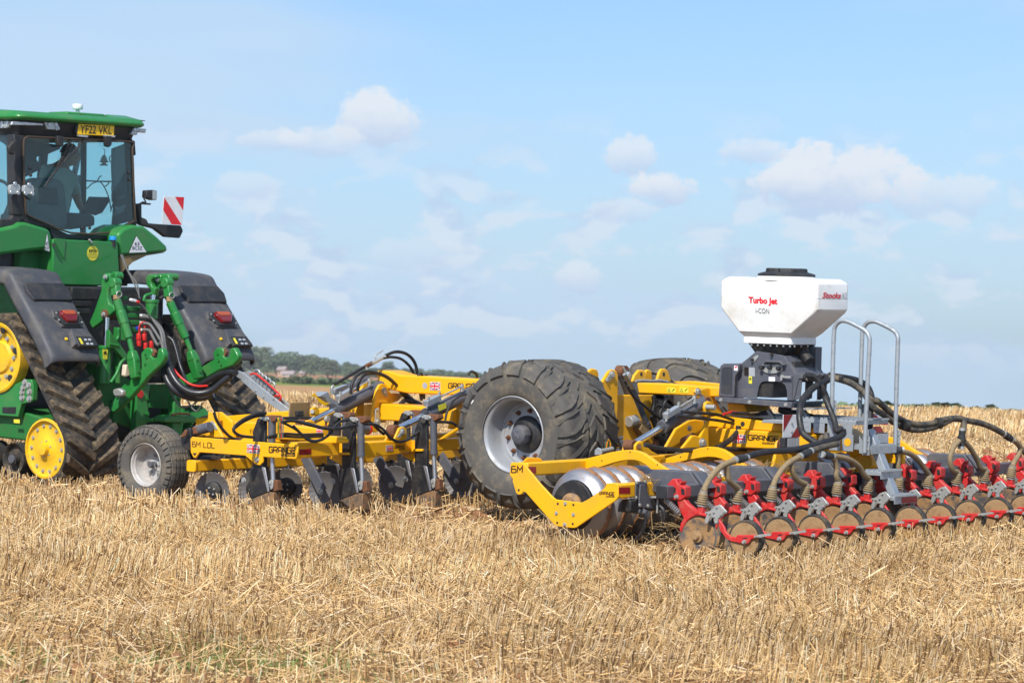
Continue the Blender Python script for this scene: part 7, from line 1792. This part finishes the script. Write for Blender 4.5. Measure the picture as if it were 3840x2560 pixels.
# flared side panels under the cab
def flare(pts, th, label): return tplate('side_panel', 1, pts, th, green, None, .035, label, X=XB-.02)
fl1 = flare([(-60,1235),(140,1192),(180,1166),(240,1166),(450,1228),(474,1288),(476,1452),(385,1415),(-60,1470)], -.6, 'green side panel on the near side')
fl2 = flare([(1066,1275),(1120,1222),(1200,1190),(1310,1202),(1420,1290),(1518,1382),(1520,1436),(1400,1448),(1160,1465),(1085,1472)], -.5, 'green side panel on the far side')
tplate('panel_underside', 1, [(1085,1475),(1300,1455),(1500,1440),(1330,1468),(1200,1530),(1130,1600),(1092,1640)], -.45, plywood, fl2, .01, X=XB-.04)
def tri_badge(a, b, c, mid, parent, l1, l2, sx=1.0):
    P = [P1(x, y, X=XB-.018) for x, y in (a, b, c)]; o = plate('triangle_badge', P, .002, inkblack, parent, 'X', 0); ce = sum(P, Vector())/3
    m_ = MB(); m_.prism([ce+(p-ce)*.93+XN*.003 for p in P], (.0008, 0, 0)); w = part('badge_field', m_, white, o, smooth=0)
    for t, (x0, x1, y1, y0) in ((('63'), l1), ('BC3Z', l2)): words(t, P1(x0,y1,X=XB-.0125), P1(x1,y1+1,X=XB-.0125), P1(x0,y0,X=XB-.0125), inkblack, w, bold=.01)
tri_badge((1160,1446), (1330,1440), (1232,1284), None, fl2, (1218,1262,1376,1345), (1198,1288,1415,1384))
tri_badge((400,1418), (448,1434), (424,1262), None, fl1, (413,434,1372,1340), (406,440,1412,1384))
mb = MB(); mb.cyl(P1(485, 1372, X=XB+.01), P1(485, 1372, X=XB+.05), .02, .02, 12); part('rubber_buffer', mb, blackpaint, panel)
# black box standing in for the shaded void below the panel
mb = MB(); mb.box(-10.6, -9.35, -.74, .66, .35, 1.95); part('dark_void_box', mb, blackpaint, trc, bevel=.03)
for k, (x0, y0, x1, y1) in enumerate(((470,205,640,285), (455,290,600,330), (470,340,590,380))):
    tplate('valve_housing', 2, [(x0,y0),(x1,y0+4),(x1,y1),(x0,y1)], -.1, blackpaint, None, .01, X=-9.28+.02*k)
# ---- linkage
def rocker(v, pts, Y, label=None): return tplate('rocker_arm', v, pts, .06, green, None, .012, label, Y=Y)
r1 = rocker(3, [(205,240),(225,180),(250,165),(290,168),(296,240),(275,330),(268,400),(285,470),(330,490),(335,540),(260,600),(200,650),(120,712),(88,650),(140,530),(205,340)], -.50)
r2 = rocker(3, [(640,210),(680,178),(740,180),(800,172),(860,178),(880,220),(830,250),(760,330),(720,310),(690,300),(650,260)], .38)
for c, Y, L_, rr in (((250,205), -.52, .16, .035), ((330,195), -.44, .10, .045), ((235,570), -.52, .1, .05), ((300,560), -.44, .12, .07), ((850,205), .44, .14, .04), ((770,215), .36, .12, .045)):
    p = q(3, *c, Y=Y); mb = MB(); mb.cyl(p, p+Vector((0, L_, 0)), rr, rr, 16); part('pivot_boss', mb, green if rr < .05 else rust, trc, bevel=.004)
for c, Y in (((250,205), -.52), ((232,570), -.525), ((760,230), .355)): bolt(q(3, *c, Y=Y), YN, .02, trc)
hk = tplate('top_link_hook', 3, [(640,215),(660,185),(720,178),(745,200),(735,215),(700,225),(690,260),(705,300),(740,310),(720,400),(692,400),(690,330),(650,290)], .07, green, None, .012, Y=.30)
def liftrod(top, a, b, c, d, X0, X1):
    """turnbuckle rod: clevis, sleeve a-b, thin rod b-c, lower clevis c-d"""
    Pt, Pa, Pb, Pc, Pd = q(3, *top, X=X0), q(3, *a, X=X0+(X1-X0)*.2), q(3, *b, X=X0+(X1-X0)*.6), q(3, *c, X=X0+(X1-X0)*.75), q(3, *d, X=X1)
    mb = MB(); mb.cyl(Pa, Pb, .044, .044, 16); mb.cyl(Pa.lerp(Pb, .3), Pa.lerp(Pb, .62), .053, .053, 6); o = part('lift_rod', mb, green, trc, bevel=.004)
    mb = MB(); mb.cyl(Pt.lerp(Pa, .4), Pa, .03, .036, 12); part('threaded_rod', mb, plywood, o)
    mb = MB(); mb.bar(Pt-Vector((0, 0, .0)), Pt.lerp(Pa, .75), .09, .07, (0, 1, 0)); mb.cyl(Pt-Vector((.0, .05, 0)), Pt+Vector((0, .05, 0)), .055, .055, 14); part('rod_clevis', mb, green, o, bevel=.012)
    mb = MB(); mb.cyl(Pb, Pc, .028, .026, 12); part('rod_shaft', mb, green, o)
    mb = MB(); mb.bar(Pc, Pc.lerp(Pd, .35), .07, .07, (0, 1, 0), .12, .10); mb.bar(Pc.lerp(Pd, .3), Pd, .12, .09, (0, 1, 0), .09, .08); part('lower_clevis', mb, green, o, bevel=.014)
    mb = MB(); k = Pt.lerp(Pa, .65); mb.tube([k+Vector((.045, .035*math.cos(t), .03*math.sin(t))) for t in np.linspace(0, 6.28, 13)], .006, 5, 1); part('linch_pin_ring', mb, zinc, o)
    for t in (.35, .75): bolt(Pc.lerp(Pd, t)+Vector((.05, 0, 0)), XN, .016, o, dkgreen)
    return o
liftrod((345,265), (360,430), (480,800), (510,925), (548,1200), -8.75, -8.45)
liftrod((855,265), (880,450), (1035,800), (1085,925), (1165,1200), -8.75, -8.45)
lk1 = tplate('lower_link', 3, [(595,950),(640,896),(698,905),(712,940),(690,975),(720,1005),(750,990),(765,905),(800,900),(822,960),(818,1010),(790,1065),(730,1120),(655,1190),(600,1262),(480,1400),(330,1535),(270,1500),(410,1270),(540,1170),(600,1100)], .07, green, None, .014, Y=-.5)
lk2 = tplate('lower_link', 3, [(1298,945),(1340,896),(1392,896),(1412,935),(1400,975),(1430,1008),(1455,990),(1468,905),(1508,895),(1550,972),(1540,1022),(1495,1072),(1362,1118),(1200,1212),(1000,1292),(900,1300),(880,1240),(1060,1150),(1180,1090),(1312,1010)], .07, green, None, .014, Y=.5)
for lk, pts in ((lk1, ((642,962),(655,995),(640,1060))), (lk2, ((1352,957),(1362,1025),(1385,1065)))):
    for p in pts: bolt(q(3, *p, Y=-.5 if lk is lk1 else .5), YN, .012, lk, dkgreen)
tplate('hook_latch', 3, [(680,905),(705,900),(735,940),(725,985),(690,975)], .04, rust, lk1, .006, Y=-.49); tplate('hook_latch', 3, [(1382,905),(1405,900),(1432,940),(1420,985),(1390,975)], .04, rust, lk2, .006, Y=.51)
# lift cylinders
def liftcyl(v, r0, r1, b1, rr, X):
    p0, p1, p2 = (q(v, *p, X=X) for p in (r0, r1, b1)); mb = MB(); mb.cyl(p1, p2, rr, rr, 20); mb.cyl(p1-Vector((0, 0, .02)), p1+Vector((0, 0, .015)), rr*1.1, rr*1.1, 20); o = part('lift_cylinder', mb, green, trc, bevel=.005); mb = MB(); mb.cyl(p0, p1, rr*.45, rr*.45, 16); part('chrome_rod', mb, chrome, o); return o
lc = liftcyl(3, (262,600), (250,890), (235,1250), .066, -8.92); tplate('warning_label', 3, [(222,912),(272,915),(265,1012),(225,1008)], .004, labelyel, lc, 0, X=-8.85)
mb = MB(); mb.prism(qs(3, [(228,958),(266,960),(247,922)], X=-8.844), (.002, 0, 0)); part('warning_triangle', mb, inkblack, lc, smooth=0)
lc2 = liftcyl(3, (715,380), (708,440), (700,610), .066, -8.92)
# coupler stack, hoses and caps
for i, y in enumerate((520, 585, 655, 725)):
    b = tplate('coupler_block', 3, [(470,y-28),(600,y-24),(640,y-10),(640,y+22),(470,y+24)], -.12, dkgreen, None, .01, X=-8.72)
    m_ = MB(); m_.cyl(q(3, 585, y, X=-8.7), q(3, 640, y+4, X=-8.66), .022, .022, 12); part('coupler_sleeve', m_, zinc if i else blackpaint, b)
tplate('blue_cap', 3, [(540,690),(565,688),(568,722),(545,728)], .03, paint('blue_cap', rgb((40, 70, 180)), .4), None, .006, X=-8.68)
tplate('coupler_frame', 3, [(445,480),(480,480),(480,830),(445,830)], -.08, dkgreen, None, .01, X=-8.75); tplate('coupler_frame', 3, [(430,390),(470,390),(475,430),(432,435)], -.03, dkgreen, None, .006, X=-8.75)
tplate('electric_plug', 3, [(480,412),(535,425),(530,455),(478,440)], .04, white, None, .008, X=-8.7); tplate('electric_plug', 3, [(535,428),(566,440),(560,468),(528,456)], .045, redplastic, None, .008, X=-8.7)
for i, (x, y) in enumerate(((577,850),(640,880),(698,865),(628,795),(575,790))):
    c = q(3, x, y, X=-8.62); m_ = MB(); m_.cyl(c-Vector((0, 0, .035)), c+Vector((0, 0, .035)), .028, .024, 10); o = part('dust_cap', m_, redplastic, trc, bevel=.004); hose('cap_strap', [c+Vector((0, 0, .03)), c+Vector((0, .01, .12)), q(3, 600+12*i, 640, X=-8.64)], .006, o, redplastic)
def th(pts, X0, X1, r, mat=None, nm='tractor_hose'):
    n = len(pts); return hose(nm, [q(3, x, y, X=X0+(X1-X0)*i/(n-1)) for i, (x, y) in enumerate(pts)], r, trc, mat)
greyhose = paint('grey_hose', rgb((98, 98, 96)), .45, dirt=rgb((120, 112, 96)), amount=.4)
for k, (y0, dx) in enumerate(((588,0), (595,22), (660,-10), (722,-26))):
    th([(615,y0),(680,y0+8),(740+dx,y0+70),(790+dx,y0+150),(815+dx*.6,850),(835+dx*.5,950)], -8.64, -8.3, .017, greyhose)
spiral = paint('spiral_sleeve', rgb((38, 38, 40)), .35)
def sleeve(pts, X0, X1, r):
    n = len(pts); mb = MB(); mb.tube([q(3, x, y, X=X0+(X1-X0)*i/(n-1)) for i, (x, y) in enumerate(pts)], r, n=12, rib=.003, rp=.05); return part('hose_sleeve', mb, spiral, trc, smooth=60)
sleeve([(838,940),(850,1030),(890,1140),(960,1250),(1060,1325),(1180,1345),(1300,1310),(1400,1230),(1500,1160)], -8.3, -7.5, .035)
sleeve([(815,1000),(830,1130),(870,1240),(950,1330),(1080,1385),(1210,1385),(1310,1350)], -8.3, -7.8, .035)
sleeve([(845,1100),(870,1180),(940,1290),(1020,1345)], -8.32, -8.1, .035)
sleeve([(860,790),(910,830),(945,930),(975,1050),(1010,1150),(1060,1280)], -8.4, -8.1, .016)
sleeve([(1080,1320),(1200,1250),(1330,1180),(1440,1145),(1520,1150)], -8.1, -7.4, .03); sleeve([(1120,1340),(1250,1290),(1380,1210),(1460,1170),(1540,1140)], -8.1, -7.4, .024)
th([(920,1110),(990,1190),(1080,1255),(1170,1275),(1250,1270)], -8.2, -7.8, .013, redplastic); th([(400,-10),(460,130),(540,290),(590,420)], -9.7, -8.8, .008, greyhose, 'cable'); th([(415,-10),(470,140),(560,280),(580,410)], -9.7, -8.8, .008, greyhose, 'cable')
th([(880,1320),(940,1420),(1000,1480),(1080,1470),(1150,1420)], -8.3, -8.1, .009, greyhose, 'cable'); th([(1040,1390),(1100,1490),(1150,1515),(1200,1440)], -8.2, -8.0, .009, greyhose, 'cable')
th([(780,420),(830,395),(870,420)], -8.9, -8.9, .02, hoserub); th([(560,450),(620,490),(665,560),(700,620)], -8.68, -8.5, .008, hoserub)
th([(625,440),(640,390),(700,370)], -8.8, -8.8, .016, green); th([(375,720),(372,800),(300,870)], -8.85, -8.85, .018, green); th([(440,1010),(400,1050),(360,1150),(300,1240)], -8.7, -8.7, .018, green); th([(290,860),(330,870),(375,880)], -8.8, -8.8, .014, green)
# rear frame
tplate('link_bracket', 3, [(290,720),(480,980),(440,1030),(330,900),(290,900)], -.06, green, None, .01, X=-8.8)
tplate('drag_plate', 3, [(380,700),(400,700),(400,1250),(380,1250)], -.1, green, None, .01, X=-8.85)
tplate('reservoir', 3, [(452,1065),(475,1062),(500,1165),(455,1185),(440,1170)], -.06, cream, None, .01, X=-8.55)
fr1 = tplate('drawbar_frame', 2, [(890,890),(930,840),(985,840),(965,950),(975,1060),(1150,1062),(1155,1080),(960,1085),(960,1120),(935,1170),(890,1170)], -.1, green, None, .01, X=-8.78)
tplate('drawbar_frame', 2, [(1140,890),(1180,900),(1185,1000),(1180,1060),(1254,1035),(1260,1080),(1200,1095),(1190,1170),(1135,1165),(1135,1050)], -.1, green, None, .01, X=-8.78)
for p in ((940,855),(958,930),(962,1030),(1168,930),(1168,1022)): bolt(q(2, *p, X=-8.78), XN, .02, fr1, dkgreen)
rd = q(2, 915, 900, X=-8.775); mb = MB(); mb.cyl(rd, rd+XN*.01, .042, .042, 18); part('round_reflector', mb, redplastic, fr1, bevel=.002)
tplate('pto_guard', 2, [(985,840),(1125,835),(1140,1000),(975,990)], -.02, dkgreen, None, .006, X=-9.0); tplate('guard_edge', 2, [(950,828),(1115,826),(1115,834),(950,836)], .05, cream, None, 0, X=-8.95)
tplate('pickup_hitch', 2, [(1080,1062),(1120,1040),(1290,1045),(1310,1075),(1270,1090),(1080,1085)], -.2, green, None, .012, X=-8.5)
tplate('hitch_post', 2, [(1130,1085),(1190,1085),(1185,1170),(1140,1180)], -.12, green, None, .01, X=-8.55)
tplate('sway_block', 2, [(735,870),(770,862),(800,880),(795,915),(750,920),(735,900)], .06, zinc, None, .015, Y=-.62)
tplate('axle_housing', 2, [(640,700),(780,760),(900,840),(880,1060),(700,1080),(640,900)], -.2, dkgreen, None, .02, X=-9.0)
tplate('lower_frame', 2, [(740,940),(890,880),(895,1120),(860,1125),(740,1080)], -.08, dkgreen, None, .01, X=-8.95)
hose('hitch_mud', qs(2, [(1120,1035),(1180,1028),(1240,1032)], X=-8.5), .012, trc, soilmat)

# ---- driver, seated and turned to look back over the seat, and the hanging air freshener
def skin_body(name, joints, edges, mat, parent, sub=2):
    me = bpy.data.meshes.new(name); me.from_pydata([tuple(j[0]) for j in joints], edges, []); me.materials.append(mat)
    o = bpy.data.objects.new(name, me); COL.objects.link(o); sk = o.modifiers.new('skin', 'SKIN'); sk.use_smooth_shade = True
    for i, j in enumerate(joints): me.skin_vertices[0].data[i].radius = (j[1], j[2] if len(j) > 2 else j[1])
    me.skin_vertices[0].data[0].use_root = True
    s = o.modifiers.new('sub', 'SUBSURF'); s.levels = sub; s.render_levels = sub
    if parent: o.parent = parent; o.location = -Vector(parent['base']) if 'base' in parent.keys() else (0, 0, 0)
    return o
DX = XW-.62
pel = P1(500, 1170, X=DX); dr = root('person', tuple(pel-Vector((0, 0, .1))), 'driver in a pale shirt seated in the tractor cab, head turned to look back', 'person', frame=TF)
def D(x, y, dx=0.0): return P1(x, y, X=DX+dx)
J = [(pel, .15), (D(495,1040), .15), (D(500,900), .16), (D(520,760), .17), (D(550,680), .11), (D(585,630), .065), (D(610,590,.03), .06),
     (D(420,700), .075), (D(385,800,-.05), .055), (D(400,960,-.22), .045), (D(420,1010,-.40), .038),
     (D(640,760,.02), .08), (D(672,850,.0), .062), (D(690,935,-.06), .048), (D(715,1000,-.18), .042), (D(742,1055,-.3), .034),
     (pel+Vector((-.32, -.1, .0)), .09), (pel+Vector((-.50, -.12, -.36)), .06), (pel+Vector((-.34, .14, .0)), .09), (pel+Vector((-.52, .16, -.36)), .06)]
E_ = [(0,1),(1,2),(2,3),(3,4),(4,5),(5,6),(3,7),(7,8),(8,9),(9,10),(3,11),(11,12),(12,13),(13,14),(14,15),(0,16),(16,17),(0,18),(18,19)]
bd_ = skin_body('body', J, E_, skin, dr)
JS = [(pel, .165), (D(495,1040), .165), (D(500,900), .175), (D(520,760), .182), (D(548,690), .115), (D(420,700), .088), (D(385,800,-.05), .070), (D(640,760,.02), .092), (D(672,850,0), .074), (D(684,905,-.04), .066)]
skin_body('shirt', JS, [(0,1),(1,2),(2,3),(3,4),(3,5),(5,6),(3,7),(7,8),(8,9)], shirt, dr)
hc = D(632, 560, .06)
def headmesh():
    mb = MB(); n = 20; rings = []
    fd = Vector((.55, .75, -.1)).normalized(); sd = fd.cross(Vector((0, 0, 1))).normalized(); up = sd.cross(fd)
    for i in range(15):
        v = -1+2*i/14; r = math.sqrt(max(0, 1-v*v)); w = .078*(1-.18*max(0, -v)); dpt = .098*(1-.10*max(0, -v))
        ring = []
        for k in range(n):
            t = 2*math.pi*k/n; f_ = math.cos(t); s_ = math.sin(t); bump = 0
            if f_ > .85 and -.35 < v < .05: bump = .022*(f_-.85)/.15*(1-abs(v+.15)/.2)      # nose
            if f_ > .8 and -.75 < v < -.55: bump += .006                                      # chin
            if f_ > .75 and .08 < v < .3: bump += .006                                        # brow
            ring.append(hc+fd*(f_*r*dpt+bump)+sd*(s_*r*w)+up*(v*.125))
        rings.append(ring)
    mb.loft(rings); return mb, fd, sd, up
hm, fd, sd, up = headmesh(); hd_ = part('head', hm, skin, dr, smooth=60)
for s in (-1, 1):
    mb = MB(); mb.ball(hc+fd*.086+sd*s*.032+up*.016, .012, 8); part('eye', mb, inkblack, hd_); mb = MB(); mb.ball(hc+sd*s*.078-fd*.01, .026, 8, (.5, .8, 1.2)); part('ear', mb, skin, hd_)
mb = MB(); mb.bar(hc+fd*.083-up*.068-sd*.022, hc+fd*.083-up*.068+sd*.022, .008, .008); part('mouth', mb, inkbrown, hd_)
mb = MB(); rings = []
for i in range(8):
    v = .12+.88*i/7; r = math.sqrt(max(0, 1-v*v)); rings.append([hc+fd*(math.cos(t)*r*.104-.012)+sd*(math.sin(t)*r*.084)+up*(v*.134) for t in (2*math.pi*k/18 for k in range(18))])
mb.loft(rings); part('hair', mb, hairmat, hd_, smooth=60)
hcn = D(745, 1060, -.31); hn = MB(); hn.cbox(hcn, .075, .04, .08); hb = part('hand', hn, skin, dr, bevel=.015)
for k in range(4): mb = MB(); a = hcn+Vector((-.03+.02*k, .0, -.03)); mb.tube([a, a+Vector((0, .03, -.03)), a+Vector((0, .04, -.06+.006*k))], .0095, 6, 3); part('finger', mb, skin, hb)
mb = MB(); mb.tube([hcn+Vector((.035, 0, .01)), hcn+Vector((.06, .01, -.02)), hcn+Vector((.055, .02, -.05))], .011, 6, 3); part('thumb', mb, skin, hb)
fz = P1(945, 600, X=XW-.9)
af = root('air_freshener', tuple(fz), 'small dark tree-shaped air freshener hanging in the cab window', 'air freshener', frame=TF)
tree = [(945,552),(965,575),(955,578),(978,598),(962,600),(988,622),(960,628),(960,640),(975,642),(975,655),(905,655),(908,642),(925,640),(925,628),(900,620),(918,600),(908,594),(928,578),(920,574)]
part('card', MB().prism([P1(x, y, X=XW-.9) for x, y in tree], (-.006, 0, 0)), rust, af, smooth=0); hose('string', [P1(945, 552, X=XW-.9), P1(948, 515, X=XW-.9), P1(930, 495, X=XW-.9)], .004, af, blackpaint)
FRAME[0] = Matrix.Identity(4)

# ---------------------------------------------------------------- the air between here and the wood
def haze():
    # level box, from behind the camera to just beyond the wood
    lo = -75.0; hi = 17.0; qi = TRUE_UP.rotation_difference(Vector((0, 0, 1))).inverted(); fd_ = (C_DIR-TRUE_UP*C_DIR.dot(TRUE_UP)).normalized(); sd_ = fd_.cross(TRUE_UP)
    c = ((-60, -900), (-60, 900), (1330, 900), (1330, -900))
    mb = MB(); mb.loft([[CAM+fd_*d_+sd_*l_+TRUE_UP*z_ for d_, l_ in c] for z_ in (lo, hi)])
    mt = bpy.data.materials.new('summer_haze'); mt.use_nodes = True; nt = mt.node_tree; nt.nodes.remove(nt.nodes['Principled BSDF'])
    v = nt.nodes.new('ShaderNodeVolumePrincipled'); v.inputs['Color'].default_value = (.92, .97, 1.0, 1); v.inputs['Density'].default_value = .00020; v.inputs['Anisotropy'].default_value = .2
    nt.links.new(v.outputs['Volume'], nt.nodes['Material Output'].inputs['Volume'])
    me = mb.mesh('haze', mt, 0); o = bpy.data.objects.new('haze', me); COL.objects.link(o); tag(o, 'thin summer haze over the fields', kind='stuff')
haze()
